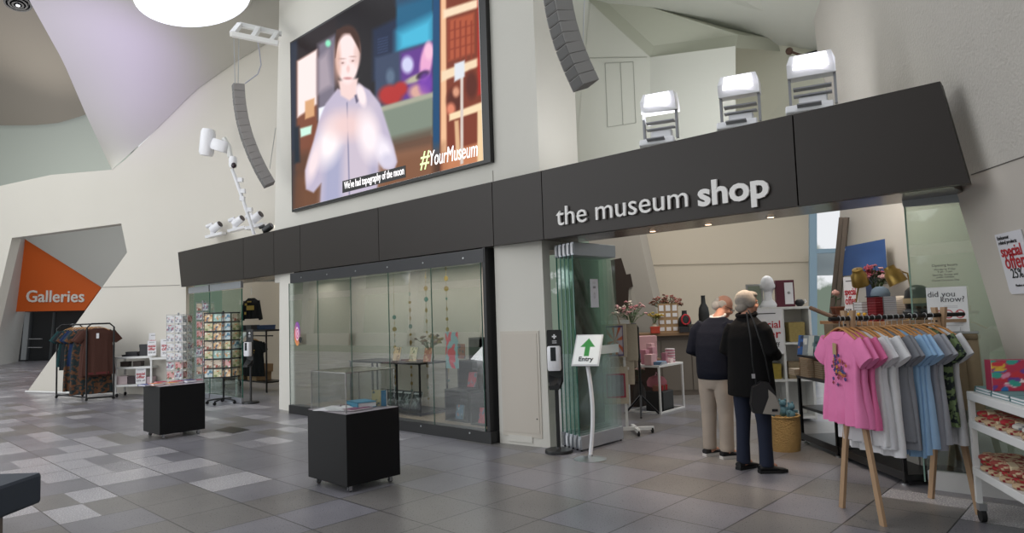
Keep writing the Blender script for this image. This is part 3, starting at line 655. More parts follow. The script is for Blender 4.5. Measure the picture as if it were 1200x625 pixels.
B4 = dbox('topmost black display box of the stack in the window corner', 549, 566, 425, 396, 6.18, .24, B3[3] + B3[2] + .002)
standing_book('blue patterned book inside the low left display box', (B1[0].location.x - .03, 6.2, CF + .022), .13, .19, pat(['#3c6a86', '#b9c6c8', '#2a4258', '#b25a4a'], 4, 12), .15)
standing_book('red patterned book inside the low right display box', (B2[0].location.x, 6.12, CF + .022), .12, .2, pat(['#c02a45', '#2f5a7a', '#d86a70', '#8c2036'], 6, 12), .15)
standing_book('pink and blue book inside the middle black display box', (B3[0].location.x - .02, 6.24, B3[3] + .022), .14, .2, pat(['#c84058', '#8fb0bc', '#d86a78', '#4a7a8c'], 9, 14), .15)
# hanging banner and art print
def banner(U, V):
    p = Paint(U, V, '#8ab4ba'); r = random.Random(2)
    for k in range(10): p.ell(r.random(), r.random(), .16, .07, '#e83a52', .1, 1, r.random() * 3)
    p.ell(.45, .42, .32, .14, '#e83a52', .05); p.ell(.3, .85, .35, .08, '#e83a52', .05, 1, .8); p.ell(.5, .1, .3, .1, '#e83a52', .1, 1, -.6)
    return p.c
q0, q1, q2 = atY(528, 431, 6.2), atY(543, 431, 6.2), atY(535, 389, 6.2)
bn = tag(painted('paper_banner', q1.x - q0.x, q2.z - q0.z, banner, m_print, None, 24, 50), 'pink and teal patterned banner hanging beside the black boxes in the window', 'banner'); bn.location = ((q0.x + q1.x) / 2, 6.12, q0.z)
q0, q1, q2 = atY(540, 420, 6.1), atY(549, 420, 6.1), atY(545, 403, 6.1)
bn = tag(painted('art_print', q1.x - q0.x, q2.z - q0.z, pat(['#9c5a4a', '#4c7284', '#c8603c', '#2c3e50'], 12, 16), m_print, None, 12, 20), 'small multicoloured print in front of the pink and teal banner', 'picture'); bn.location = ((q0.x + q1.x) / 2, 6.05, q0.z)
# garlands of gilded discs
m_gold = mat('gold_disc', '#8f7432', .35, metal=.5)
for k, (x, yt, yb, Y, l) in enumerate(((462, 372, 470, 6.6, 'string of gold discs, leftmost garland in the display window'), (480, 345, 478, 6.5, 'string of gold discs behind the left part of the console table'), (498, 300, 480, 6.55, 'string of gold discs above the right end of the console table'), (522, 303, 470, 6.5, 'string of gold discs, rightmost garland in the display window'))):
    a = atY(x, yt, Y); b = atY(x, yb, Y); g = thing('garland', l, 'garland', (a.x, Y, 2.33), 0, None)
    MB().tube([(0, 0, 0), (0, 0, b.z - 2.33)], .002, 4).build('string', m_gold, g)
    n = 15
    for j in range(n):
        z = a.z - 2.33 + (b.z - a.z) * j / (n - 1); r = random.Random(k * 50 + j).uniform(.018, .038)
        MB().tube([(0, -.003, z), (0, .003, z)], r, 12, T=rz(random.Random(j + k).uniform(-.6, .6))).build('disc', m_gold if j % 4 else mat('teal_disc', '#3f6a62', .5), g)

# flower arrangements: stems, leaves, blossoms in a vase
def bouquet(label, loc, h, r, flowers, leafcol, n=16, vase=None, seed=0, vh=.2, vr=.07, name='flower_arrangement', spread=1., dry=False):
    t = thing(name, label, 'flowers', loc); R = random.Random(seed)
    if vase: MB().lathe([(vr * .6, 0), (vr, vh * .35), (vr * .85, vh * .7), (vr * .5, vh * .92), (vr * .6, vh)], 18).build('vase', vase, t, smooth=True)
    st = MB(); lf = MB(); fb = {}
    for k in range(n):
        a = R.random() * 2 * PI; q = math.sqrt(R.random()) * r * spread; e = Vector((math.cos(a) * q, math.sin(a) * q, vh + (h - vh) * R.uniform(.55, 1) * (1 - .35 * q / r)))
        st.tube([(0, 0, vh * .8), (e.x * .4, e.y * .4, (e.z + vh) / 2), e], .004, 5)
        for j in range(3 if not dry else 2):
            tt = R.uniform(.4, .95); p = Vector((e.x * tt, e.y * tt, vh + (e.z - vh) * tt)); u = Vector((R.uniform(-1, 1), R.uniform(-1, 1), R.uniform(-.2, .8))).normalized() * R.uniform(.05, .1); s = u.cross(Vector((0, 0, 1))).normalized() * .015
            lf.add([p, p + u * .5 + s, p + u, p + u * .5 - s, p + u * .5 + Vector((0, 0, .006))], [(0, 1, 4), (1, 2, 4), (2, 3, 4), (3, 0, 4), (0, 3, 2, 1)])
        col = flowers[k % len(flowers)]; mb = fb.setdefault(col, [])
        m = MB(); rr2 = R.uniform(.022, .045)
        for i in range(7): b = i * 2 * PI / 7; m.ell((math.cos(b) * rr2 * .6, math.sin(b) * rr2 * .6, 0), (rr2 * .55, rr2 * .3, rr2 * .35), 6, T=Matrix.Translation(e) @ Matrix.Rotation(R.uniform(-.9, .9), 4, 'X'), R=Matrix.Rotation(b, 3, 'Z'))
        m.ell((0, 0, rr2 * .2), (rr2 * .4,) * 3, 7, T=Matrix.Translation(e)); mb.append(m)
    st.build('stems', mat('stem_green', '#4a5a34', .7), t); lf.build('leaves', mat('leaf' + leafcol, leafcol, .6, var=.3), t)
    for col, l in fb.items():
        for m in l: m.build('blossom', mat('petal' + col, col, .6, var=.2), t, smooth=True)
    return t
p = atY(503, 421, ty_ + .03)
bouquet('dried flowers in a stone coloured vase on the display window table', (p.x, p.y + .02, ttz), .46, .22, ['#7a5c44', '#8a7a3a', '#5e4a3c'], '#5f6b5a', 16, mat('stone_vase', '#6f665c', .7), 3, .16, .06, dry=True)

# ================================================================ PLINTHS
m_plb = mat('plinth_black', '#08080a', .5, spec=.3)
def plinth(label, c, lx, ly, H_, cast=.065):
    t = thing('display_plinth', label, 'plinth', (c[0], c[1], 0))
    MB().box((0, 0, (H_ + cast) / 2), (lx, ly, H_ - cast), bev=.004).build('body', m_plb, t)
    MB().box((0, 0, H_ - .002), (lx - .01, ly - .01, .008)).build('top_sheet', mat('plinth_top', '#a39aa2', .4), t)
    for sx in (-1, 1):
        for sy in (-1, 1):
            x, y = sx * (lx / 2 - .07), sy * (ly / 2 - .07)
            w_ = MB().box((x, y, cast - .005), (.05, .04, .006)).box((x - .014, y, cast - .03), (.004, .03, .045)).box((x + .014, y, cast - .03), (.004, .03, .045)).build('caster', m_steel, t)
            MB().tube([(x - .01, y, .024), (x + .01, y, .024)], .024, 14).build('wheel', mat('grey_rubber', '#55565a', .6), w_)
    return t
a = fl(407, 571.5, .065); b = fl(472.5, 557, .065); c_ = fl(359, 559.5, .065)
lx, ly = a.x - c_.x, b.y - a.y; lx1 = lx
p1c = (a.x - lx / 2, a.y + ly / 2); plinth('black wheeled plinth with a clear acrylic cover and books on top, nearest the camera', p1c, lx, ly, .70); ly1 = ly
a = fl(187, 510.5, .065); b = fl(241.5, 503, .065); c_ = fl(166.5, 505.5, .065)
lx, ly = a.x - c_.x, b.y - a.y; lx2, ly2 = lx, ly
p2c = (a.x - lx / 2, a.y + ly / 2); plinth('wide black wheeled plinth in front of the greeting card spinners', p2c, lx, ly, .715)
# acrylic cover
ac = thing('acrylic_cover', 'clear acrylic box cover standing on the near black plinth', 'cover', (p1c[0], p1c[1], .704)); cl, cw, chh = lx1 - .07, ly1 - .05, .36
m_ac = glass('acrylic', '#f6f7f6', .8, ior=1.45)
for sx in (-1, 1):
    MB().box((sx * (cl / 2), 0, chh / 2), (.005, cw, chh)).build('side', m_ac, ac); MB().box((0, sx * (cw / 2), chh / 2), (cl, .005, chh)).build('side', m_ac, ac)
MB().box((0, 0, chh), (cl, cw, .005)).build('top', m_ac, ac)
me_ = glass('acrylic_edge', '#d8d6d0', 1.0, rough=.2, ior=1.5, minref=.35)
for sx in (-1, 1):
    for sy in (-1, 1): MB().box((sx * cl / 2, sy * cw / 2, chh / 2), (.008, .008, chh)).build('edge', me_, ac)
    MB().box((sx * cl / 2, 0, chh), (.008, cw, .008)).box((0, sx * cw / 2, chh), (cl, .008, .008)).build('edge', me_, ac)
m_blueb = mat('blue_cover', '#3f87a6', .5); z1 = .706
book('thick blue book with an orange fore edge under the acrylic cover', (p1c[0] + .02, p1c[1] + .08, z1), .19, .26, .055, m_blueb, 1.4)
book('thin magenta booklet lying in front of the thick blue book', (p1c[0] + .15, p1c[1] - .05, z1), .16, .24, .012, mat('magenta_cover', '#8a5270', .5), .1)
ob = thing('open_book', 'open white book lying at the front of the near plinth top', 'book', (p1c[0] - .06, p1c[1] - .17, z1), .5)
for s in (-1, 1):
    mb = MB(); vs = []
    for i in range(7):
        u = i / 6; x = s * u * .16; z = .02 * math.sin(PI * min(1, u * 1.1)) * (1 - u * .4) + .004
        vs += [(x, -.11, z), (x, .11, z), (x, .11, 0), (x, -.11, 0)]
    for i in range(6): o = i * 4; mb.f += [[o, o + 1, o + 5, o + 4], [o + 2, o + 3, o + 7, o + 6], [o + 1, o + 2, o + 6, o + 5], [o + 3, o, o + 4, o + 7]]; mb.mi += [0] * 4
    mb.f += [[0, 3, 2, 1], [24, 25, 26, 27]]; mb.mi += [0, 0]; mb.v = [Vector(v) for v in vs]; mb.build('page_block', m_paper, ob)
bk = standing_book('cream book with a figure on its cover standing at the back of the near plinth', (p1c[0] + .12, p1c[1] + .2, z1), .12, .15, pat(['#a8a07c', '#4a5a66', '#8a8468', '#b6ad8c'], 8, 8), .75, -.1, .03)
standing_book('narrow blue book standing beside the cream book on the near plinth', (p1c[0] + .2, p1c[1] + .21, z1), .05, .15, pat(['#3a6b8c', '#55839c'], 2, 5), .75, -.05, .05)
book('small dark booklet with red cover picture on the near plinth', (p1c[0] - .12, p1c[1] + .05, z1), .12, .16, .02, mat('dark_red_cover', '#5c2a34', .5), .3)
# second plinth's booklets
for k, (dx, dy, col, r_, l) in enumerate(((-.04, -.36, '#2a3e8c', .2, 'blue booklet at the left end of the wide plinth'), (.04, -.26, '#d06a28', .1, 'orange booklet next to the left blue booklet on the wide plinth'), (-.06, -.16, '#b02050', -.1, 'crimson booklet in the middle of the wide plinth'), (.05, -.06, '#d8903c', .15, 'yellow orange booklet behind the crimson one on the wide plinth'), (-.03, .04, '#c0284a', 0, 'red booklet right of the middle on the wide plinth'), (.05, .18, '#2c2c72', .1, 'navy booklet near the right end of the wide plinth'), (-.04, .33, '#a02850', -.1, 'dark pink booklet at the right end of the wide plinth'))):
    book(l, (p2c[0] + dx, p2c[1] + dy, .7205), .17, .14, .02 + .008 * (k % 3), mat('cover' + col, col, .5), r_, group=None)

# ================================================================ FOLDED GLASS DOORS
m_gd = glass('door_glass', '#f3faf7', 1.0, minref=.035)
xs_ = [fl(x, y, .0).x for x, y in ((653, 524), (661, 525), (669, 526), (678.5, 527.5), (688, 529.5))]
gy0 = 6.02; gl = .82
xs_ = [-5.04 + k * .083 for k in range(5)]
names5 = ('leftmost, against the white column', 'second from the column', 'middle one of five', 'fourth from the column', 'outermost, nearest the entry sign')
for k, x in enumerate(xs_):
    y0_ = 6.10 - .03 * k
    t = thing('glass_door_panel', 'folded greenish glass door leaf, %s' % names5[k], 'door', (x, y0_, 0), 0, 'folded glass door leaves')
    MB().box((0, gl / 2, 1.18), (.012, gl, 2.02)).build('glass', m_gd, t)
    MB().box((0, .001, 1.18), (.014, .008, 2.02)).build('glass_edge', mat('green_edge', '#1f5a4c', .15), t)
    MB().box((0, gl / 2, .095), (.05, gl, .15), bev=.006).build('bottom_rail', m_alu, t)
    MB().box((0, gl / 2, 2.26), (.05, gl, .15), bev=.006).build('top_rail', m_alu, t)
    MB().box((0, -.004, 2.26), (.03, .012, .11)).build('end_cap', m_wht, t)
    MB().box((0, -.004, .09), (.03, .012, .10)).build('end_cap', m_steel, t)
    for yy in (.03, gl - .03): MB().tube([(0, yy, 0.001), (0, yy, .03)], .012, 8).build('floor_pin', m_blackm, t)
# notice on the outer leaf and a white band
n0 = atX(678, 361, xs_[4] + .02); n1_ = atX(691, 330, xs_[4] + .02)
nb = thing('door_notice', 'white printed notice stuck on the outermost folded glass leaf', 'notice', (xs_[4] + .014, 6.35, n0.z), PI / 2)
painted('sheet', .15, .33, lambda U, V: Paint(U, V, '#dcdde6').poly([(.35, .68), (.65, .68), (.65, .73), (.35, .73)], '#3a3a44', .02).ell(.5, .42, .12, .1, '#a8a8b2', .3).ell(.5, .42, .07, .06, '#dcdde6', .3).poly([(.3, .85), (.7, .85), (.7, .88), (.3, .88)], '#b8b8c0', .02).c, m_print, nb, 14, 26)
bt = thing('glass_band', 'pale frosted strip across the outermost folded glass leaf', 'sticker', (xs_[4] + .014, y0_, 1.045), 0)
MB().box((0, gl / 2 + .0, .05), (.004, gl - .02, .10)).build('strip', mat('frosted', '#c9d3d2', .6), bt)

# ================================================================ ACCESS PANEL on the white column
kc = (k1 + k2) / 2; kd = (k2 - k1).normalized()
ap = thing('access_panel', 'flush white access panel with a keyhole low on the white column', 'panel', (kc.x, kc.y, 0), math.atan2(kd.y, kd.x))
hw = (k2 - k1).length / 2
MB().box((-.02, -.004, .72), (.56, .008, 1.24)).build('frame', mat('panel_cream', '#c6bfb4', .6), ap)
MB().box((-.02, -.010, .73), (.50, .006, 1.16)).build('door', mat('panel_cream2', '#c3bbb0', .6), ap)
MB().tube([(.2, -.018, .32), (.2, -.012, .32)], .008, 8).build('keyhole', m_black, ap)
MB().box((-.05, -.006, .075), (.34, .012, .075)).build('vent_plate', m_wall, ap)

# ================================================================ SANITISER STAND and ENTRY SIGN
def sanitiser(label, P, rot, H_=1.36):
    t = thing('sanitiser_stand', label, 'hand sanitiser dispenser', (P[0], P[1], 0), rot)
    MB().lathe([(.155, 0), (.155, .022), (.15, .035), (.03, .04), (.02, .06)], 28).build('base', m_black, t, smooth=True)
    MB().box((0, 0, .55), (.04, .03, 1.05), bev=.006).build('pole', m_black, t)
    MB().prism([(-.085, -.012, .78), (-.05, -.012, .70), (.05, -.012, .70), (.085, -.012, .78), (.085, -.012, H_ - .01), (.075, -.012, H_), (-.075, -.012, H_), (-.085, -.012, H_ - .01)], (0, -.012, 0)).build('back_plate', m_black, t)
    d = MB().box((0, -.07, 1.04), (.145, .10, .27), bev=.02).build('dispenser', m_wht, t, smooth=True)
    MB().box((0, -.122, 1.09), (.06, .006, .15), bev=.01).build('window', mat('smoke_plastic', '#26282c', .2), d)
    MB().prism([(-.075, -.02, .80), (-.055, -.14, .72), (.055, -.14, .72), (.075, -.02, .80), (.075, -.02, .86), (-.075, -.02, .86)], (0, 0, -.02)).box((0, -.13, .73), (.12, .012, .03)).build('drip_tray', m_black, t)
    pp = MB().box((0, -.026, H_ - .075), (.05, .004, .016)).box((0, -.026, H_ - .075), (.016, .004, .05)).build('cross_symbol', m_paper, t)
    for k in range(2): MB().box((0, -.026, H_ - .125 - .02 * k), (.05, .003, .006)).build('print_line', m_paper, t)
    return t
PS = fl(653, 531)
sanitiser('black hand sanitiser stand with white dispenser in front of the white column', (PS.x + .0, PS.y + .03), .5, over(641, 387, PS))
def sign_stand(label, P, rot, H_, wd, ht, f, nx, ny, cx=.0):
    t = thing('sign_stand', label, 'sign', (P[0], P[1], 0), rot)
    MB().lathe([(.17, 0), (.17, .008), (.10, .02), (.03, .032), (.028, .05)], 32).build('base', m_steel, t, smooth=True)
    zb = H_ - ht * .8
    pts = [(.0 + .045 * math.sin(PI * k / 12), 0, .03 + (zb - .0) * k / 12) for k in range(13)]
    MB().tube(pts, .021, 10).build('pole', m_wht, t, smooth=True)
    T = Matrix.Translation((cx, -.06, zb - .02)) @ Matrix.Rotation(-.62, 4, 'X')
    MB().box((0, .008, ht / 2), (wd + .03, .01, ht + .03), T=T).build('sign_frame', mat('frame_silver', '#c9cacc', .35), t)
    painted('sign_sheet', wd, ht, f, m_print, t, nx, ny, .004, T=T)
    return t, T
def arrow_f(U, V):
    p = Paint(U, V, '#e8ecec'); p.poly([(.40, .28), (.60, .28), (.60, .60), (.80, .60), (.5, .90), (.20, .60), (.40, .60)], '#2f8a3c', .008); return p.c
PE = fl(692, 538.5)
t, T = sign_stand('white curved sign stand with a green arrow and the word Entry', (PE.x, PE.y), .35, 1.30, .27, .36, arrow_f, 60, 80)
text('Entry', .075, m_ink, t, 'lettering', .002, .001, T=T @ Matrix.Translation((0, -.004, .04)))
# ================================================================ GARMENTS
def hanger_proto():
    t = thing('clothes_hanger', 'hanger', 'hanger')
    # arms in the XZ plane, hook loops over the rail at local z = 0
    pts = [(-.20, 0, -.145), (-.13, 0, -.105), (-.05, 0, -.075), (0, 0, -.065), (.05, 0, -.075), (.13, 0, -.105), (.20, 0, -.145)]
    MB().tube(pts, .013, 8, flat=.6).build('arms', m_hang, t, smooth=True)
    hk = [(0, 0, -.065), (0, 0, -.03)] + [(.022 * math.sin(a), 0, .0 + -.022 * math.cos(a) + .0) for a in [PI * k / 6 for k in range(0, 9)]]
    MB().tube(hk, .0025, 5).build('hook', m_steel, t)
    return t
HP = hanger_proto(); hp_used = [False]
def hanger(label, loc, rot, group):
    if not hp_used[0]:
        hp_used[0] = True; HP.location = loc; HP.rotation_euler = (0, 0, rot); HP['label'] = label; HP['group'] = group; return HP
    return dup(HP, loc, rot, label, group)
def tee(name, label, cat, loc, rot, mt, wd=.46, ln=.66, sleeve=.17, group=None, seed=0, th=.035, neck=.085, longs=False, flare=1.06):
    # local: x across the shoulders, front towards -Y, shoulders just under z=-.08, hem at z=-ln-.08
    R = random.Random(seed); t = thing(name, label, cat, loc, rot, group); hw = wd / 2
    prof = [(-.075, neck, .012), (-.085, neck + .03, .02), (-.10, hw * .62, .028), (-.125, hw * .86, .03), (-.16, hw * .98, th), (-.22, hw * .97, th), (-.30, hw * .95, th * 1.05), (-.42, hw * .93, th * 1.1), (-.55, hw * .96 * flare ** .5, th * 1.15), (-.08 - ln * .9, hw * flare, th * 1.2), (-.08 - ln, hw * flare * 1.005, th * 1.2)]
    n = 44; mb = MB(); vs = []; ph = R.random() * 6; nf = R.choice((5, 6, 7))
    for i, (z, w_, d) in enumerate(prof):
        for k in range(n):
            q = 2 * PI * k / n; c, s = math.cos(q), math.sin(q)
            x = w_ * math.copysign(abs(c) ** .8, c); f = max(0, (-z - .15) / (ln - .1)); y = d * math.copysign(abs(s) ** .6, s) + f * .016 * math.sin(nf * x / hw * 2.2 + ph + (1.2 if s > 0 else 0)) + f * .008 * math.sin(13 * x / hw + ph)
            vs.append((x, y, z))
    fs = [(i * n + k, i * n + (k + 1) % n, (i + 1) * n + (k + 1) % n, (i + 1) * n + k) for i in range(len(prof) - 1) for k in range(n)]
    fs.append(tuple(range((len(prof) - 1) * n, len(prof) * n)))
    mb.add(vs, fs)
    mb.add([(neck * math.cos(2 * PI * k / 20) * .98, .012 * math.sin(2 * PI * k / 20), -.076) for k in range(20)], [tuple(range(20))])
    body = mb.build('body', mt, t, smooth=60)
    for s in (-1, 1):
        L = sleeve if not longs else .52; a = Vector((s * hw * .80, 0, -.155)); e = a + Vector((s * L * (.62 if not longs else .22), R.uniform(-.01, .01), -L * .80)); mb = MB(); vs = []; m = 16; st = 6
        for i in range(st + 1):
            u = i / st; c = a.lerp(e, u); r1 = (.085 * (1 - u) + (.078 if not longs else .055) * u); r2 = .028 + .004 * math.sin(u * 5 + ph)
            for k in range(m):
                q = 2 * PI * k / m; ax = Vector((.80 * s * (1 if not longs else 1), 0, .55)) if not longs else Vector((s, 0, .3)); ax.normalize()
                vs.append(c + ax * math.cos(q) * r1 + Vector((0, math.sin(q) * r2, 0)))
        fs = [(i * m + k, i * m + (k + 1) % m, (i + 1) * m + (k + 1) % m, (i + 1) * m + k) for i in range(st) for k in range(m)] + [tuple(range(m))[::-1], tuple(range(st * m, st * m + m))]
        mb.add(vs, fs).build('sleeve', mt, t, smooth=60)
    MB().tube([(neck * 1.0 * math.cos(PI * k / 12), -.016 - .012 * math.sin(PI * k / 12), -.078 - .055 * math.sin(PI * k / 12)) for k in range(13)], .006, 6).build('collar', mt, t, smooth=True)
    return t
def cloth(col, var=.06): return mat('fabric' + col, col, .9, var=var, scale=14, bump=.15, bscale=25, spec=.2)

# ---------------- A-frame rail with T-shirts
A1, A2, A3, A4 = fl(989, 595), fl(1033, 617), fl(1098, 588), fl(1150, 603)
mL = (A1 + A2) / 2; mR = (A3 + A4) / 2; mR = Vector((mR.x - .03, mR.y + .02, 0))
bd = (mR - mL); blen = bd.length; bd = bd.normalized(); bp = Vector((bd.y, -bd.x, 0))      # across, towards the hall right
RH = 1.43
ang = math.atan2(bd.y, bd.x)
rk = thing('garment_rail', 'pale timber A-frame clothes rail with a black bar full of T-shirts', 'clothes rail', (mL.x, mL.y, 0), ang)
hs = (A2 - A1).length / 2
for j, x in enumerate((0, blen)):
    for s in (-1, 1):
        dx = .015 * s
        a = Vector((x + dx, s * hs, 0)); b = Vector((x + dx, -s * .03, RH + .06)); u = (b - a).normalized(); 
        MB().prism([a + Vector((-.012, -.022, 0)), a + Vector((.012, -.022, 0)), a + Vector((.012, .022, 0)), a + Vector((-.012, .022, 0))], b - a).build('leg', m_wood, rk)
    MB().tube([(x - .035, 0, RH - .045), (x + .035, 0, RH - .045)], .008, 8).build('bolt', m_blackm, rk)
MB().tube([(-.16, 0, RH), (blen + .22, 0, RH)], .016, 12).build('bar', m_blackm, rk)
T4 = []
def rail_pt(u): return Vector((mL.x, mL.y, 0)) + bd * u + Vector((0, 0, RH))
ga = ang - PI / 2 + PI  # garment x axis is across the rail
def gyaw(j): return ang + PI / 2 + PI + random.Random(j).uniform(-.10, .10)
seq = [('#e07fae', 'pink T-shirt with a floral print on the chest, front of the timber rail', .0), ('#dd7cab', 'pink T-shirt directly behind the floral printed pink T-shirt', .03), ('#d26b98', 'deeper pink T-shirt, last of the three pink ones on the timber rail', .07),
       ('#d5d5d8', 'white T-shirt hanging next to the pink ones on the timber rail', .12), ('#cfcfd4', 'white T-shirt second from the pink ones', .16), ('#dadadd', 'white T-shirt third from the pink ones, longest of the whites', .20), ('#cdced3', 'white T-shirt beside the first grey one', .24),
       ('#7d7f86', 'dark grey marl T-shirt beside the whites', .29), ('#86888f', 'mid grey T-shirt before the blue ones', .33), ('#8fb2d4', 'light blue T-shirt nearest the greys', .375), ('#94b6d8', 'light blue T-shirt in the middle of the blues', .415), ('#9bbbdb', 'light blue T-shirt last of the blues', .455),
       ('#94969f', 'grey T-shirt between the blue ones and the striped top', .51), ('#a3a5ad', 'pale grey T-shirt left of the striped top', .55), ('#35524a', 'dark leafy patterned top near the right timber legs', .62), ('#d4d4d8', 'white top with a dark side stripe, last before the right timber legs', .67)]
def flower_print(U, V):
    p = Paint(U, V, '#e07fae'); r = random.Random(4)
    for k in range(26):
        x, y = r.gauss(.5, .2), r.gauss(.42, .22)
        if .05 < x < .95 and .05 < y < .95: p.ell(x, y, r.uniform(.05, .10), r.uniform(.02, .05), r.choice(['#3d3f7a', '#b0643a', '#56406a', '#8f5a3a', '#2f4a80', '#c9883e', '#7c3f5c']), .2, 1, r.random() * 3)
    for k in range(7): x = .2 + .1 * k; p.poly([(x, .4), (x + .02, .4), (x + .03, .85 - .1 * abs(k - 3)), (x + .01, .85 - .1 * abs(k - 3))], '#6a4a6a', .01)
    return p.c
for j, (c, l, u) in enumerate(seq):
    u = .0 + u * 1.0 * (blen - .04) / .70 - .08 * (1 - u / .7); pt = rail_pt(u + (0 if j else -.0)); yw = ang + PI / 2 + PI + (0 if j == 0 else random.Random(j).uniform(-.12, .12))
    yw = ang - PI / 2
    yw += [-.12, -.05, 0, .05, -.04, .06, 0, .04, -.05, .06, 0, -.04, .05, 0, -.05, .04][j]
    ln = [.66, .67, .68, .80, .82, .88, .84, .78, .84, .90, .88, .84, .86, .82, .70, .84][j]
    if j == 14: mt = mat('leafy', '#2c3833', .9, var=.8, scale=30)
    else: mt = cloth(c)
    g = tee('t_shirt', l, 'T-shirt', pt - Vector((0, 0, .018)), yw, mt, .44 + .02 * (j % 3), ln, .17, 'T-shirts on the timber rail', j)
    hanger('timber hanger holding the ' + l.split(',')[0].replace('T-shirt', 'T-shirt', 1), pt, yw, 'hangers on the timber rail')
    if j == 0:
        fm_ = MB(); rf = random.Random(5); fcols = ['#3d3f7a', '#b0643a', '#56406a', '#8f3a4a', '#2f4a80', '#c9883e']
        for q in range(34):
            fx, fz = rf.gauss(.0, .045), rf.gauss(0, .05)
            if q > 25: fx = -.06 + .02 * (q - 26); fz = .06 + .03 * math.sin(q * 2.1)
            fm_.cur = q % 6; aa = rf.random() * 3
            for b_ in range(4): fm_.ell((.02 + fx + .008 * math.cos(aa + b_ * 1.57), -.052, -.36 + fz + .008 * math.sin(aa + b_ * 1.57)), (.0085, .004, .005), 6, R=Matrix.Rotation(aa + b_ * 1.57, 3, 'Y'))
        fp = fm_.build('floral_print', [mat('floral' + c_, c_, .8) for c_ in fcols], g)
        tg = MB().box((.0, -.05, -.20), (.045, .003, .085), r=(0, .08, 0)).build('swing_tag', mat('kraft', '#a8926a', .8), g)
# trousers on the rail's right end with clip hangers
for k, (u, c, l) in enumerate(((.16, '#8f8169', 'olive khaki trousers hanging just right of the timber legs'), (.235, '#a39378', 'beige trousers hanging at the far right end of the rail bar'))):
    # these hang from a wall rail behind the timber rail
    P = atd(1108 + 17 * k, 383, dep(A3) + .22)
    t = thing('trousers', l, 'trousers', P, YAW - .5)
    for s in (-1, 1):
        MB().loft([(s * .050, 0, -.06, .062, .03), (s * .058, 0, -.25, .060, .04), (s * .068, s * .03, -.45, .056, .045), (s * .078, s * .04, -.66, .052, .04)], n=18, wave=.12, nw=5, seed=k + s).build('leg', cloth(c), t, smooth=True)
    MB().box((0, -.002, -.085), (.225, .075, .04), bev=.01).build('waistband', cloth('#7d705a'), t); MB().tube([(-.12, 0, -.05), (.12, 0, -.05)], .012, 8).build('clip_bar', m_steel, t); MB().tube([(0, 0, -.05), (0, 0, 0)], .004, 6).build('hook', m_steel, t)
tr = tag(MB().tube([atd(1040, 378, dep(A3) + .22), atd(1133, 375.5, dep(A3) + .22)], .018, 4).build('timber_rod', m_wood, None), 'short pale timber rod holding two pairs of trousers behind the shirt rail', 'rod')

# ---------------- left black garment rail
L1, L2, L3 = fl(66, 467), fl(101, 470.5), fl(133, 468)
lr = thing('garment_rail', 'black metal clothes rail of dark dresses in front of the left wall', 'clothes rail', ((L1.x + L3.x) / 2, (L1.y + L3.y) / 2, 0))
lp1, lp2, lp3 = L1, L2, L3
ax = (L3 - L2); ay = (L1 - L2); H3 = over(133, 379, L3)
c0 = Vector(lr.location)
def LL(v): return v - c0
for P, Q in ((L2, L3), (L1, L1 + ax)):
    top = [P + Vector((0, 0, .04)), P + Vector((0, 0, H3 - .08)), P + (Q - P).normalized() * .08 + Vector((0, 0, H3)), Q - (Q - P).normalized() * .08 + Vector((0, 0, H3)), Q + Vector((0, 0, H3 - .08)), Q + Vector((0, 0, .04))]
    MB().tube([LL(p) for p in top], .018, 8).build('end_frame', m_blackm, lr)
    MB().tube([LL(P + Vector((0, 0, .06))), LL(Q + Vector((0, 0, .06)))], .018, 8).build('foot_bar', m_blackm, lr)
    for X in (P, Q): MB().tube([LL(X + Vector((-.01, 0, .028))), LL(X + Vector((.012, 0, .028)))], .028, 12).build('wheel', m_rubber, lr)
for f in (.1,): 
    a_, b_ = L2 + ax * .5 + Vector((0, 0, H3)), L1 + ax * .5 + Vector((0, 0, H3)); MB().tube([LL(a_), LL(b_)], .016, 8).build('hanging_bar', m_blackm, lr)
MB().tube([LL(L2 + Vector((0, 0, .08))), LL(L1 + Vector((0, 0, .08)))], .016, 8).build('side_bar', m_blackm, lr)
yl = math.atan2(ax.y, ax.x)
LC_ = 1.16
twotone(mat('dark_floral', '#2c3430', .9, var=.9, scale=16), '#152426', '#5a3820', 16)
LC = [('#4a3029', 'plain brown long dress at the front of the black rail', .86, .52), ('#4b312a', 'brown dress just behind the plain brown one', .90, .50), ('#2e3a33', 'dark floral dress showing below the brown ones', 1.22, .66), ('#46525c', 'washed grey blue dress on the black rail', .98, .46), ('#2d3a46', 'slate dress beside the grey blue one on the black rail', .8, .46), ('#1d2c4c', 'navy blue top on the black rail', .7, .46), ('#4c3524', 'rust and green patterned dress on the black rail', 1.18, .48), ('#20262a', 'black patterned top at the back of the black rail', .78, .5), ('#1d3a3c', 'dark teal top, last on the black rail', .72, .5)]
for j, (c, l, ln, wd) in enumerate(LC):
    u = .06 + j * .108; pt = L2.lerp(L1, u) + ax * .5 + Vector((0, 0, H3)); 
    mt = mat('dark_floral', '#2c3430', .9, var=.9, scale=16) if j in (2, 6) else cloth(c)
    g = tee('dress' if ln > .9 else 'top', l, 'dress' if ln > .9 else 'top', pt - Vector((0, 0, .02)), yl + .1 - .05 * (j % 3), mt, wd * 1.08, ln * LC_, .26, 'garments on the black rail', 40 + j, th=.045, flare=1.12)
    if j == 0: MB().box((-.02, -.06, -.24), (.05, .003, .11)).build('swing_tag', m_paper, g); MB().box((0, -.056, -ln * LC_ - .04), (.40, .01, .05)).build('hem_band', mat('maroon_hem', '#5a2222', .9), g)
    hanger('timber hanger holding the ' + l.split(' on the')[0].split(',')[0], pt, yl, 'hangers on the black rail')

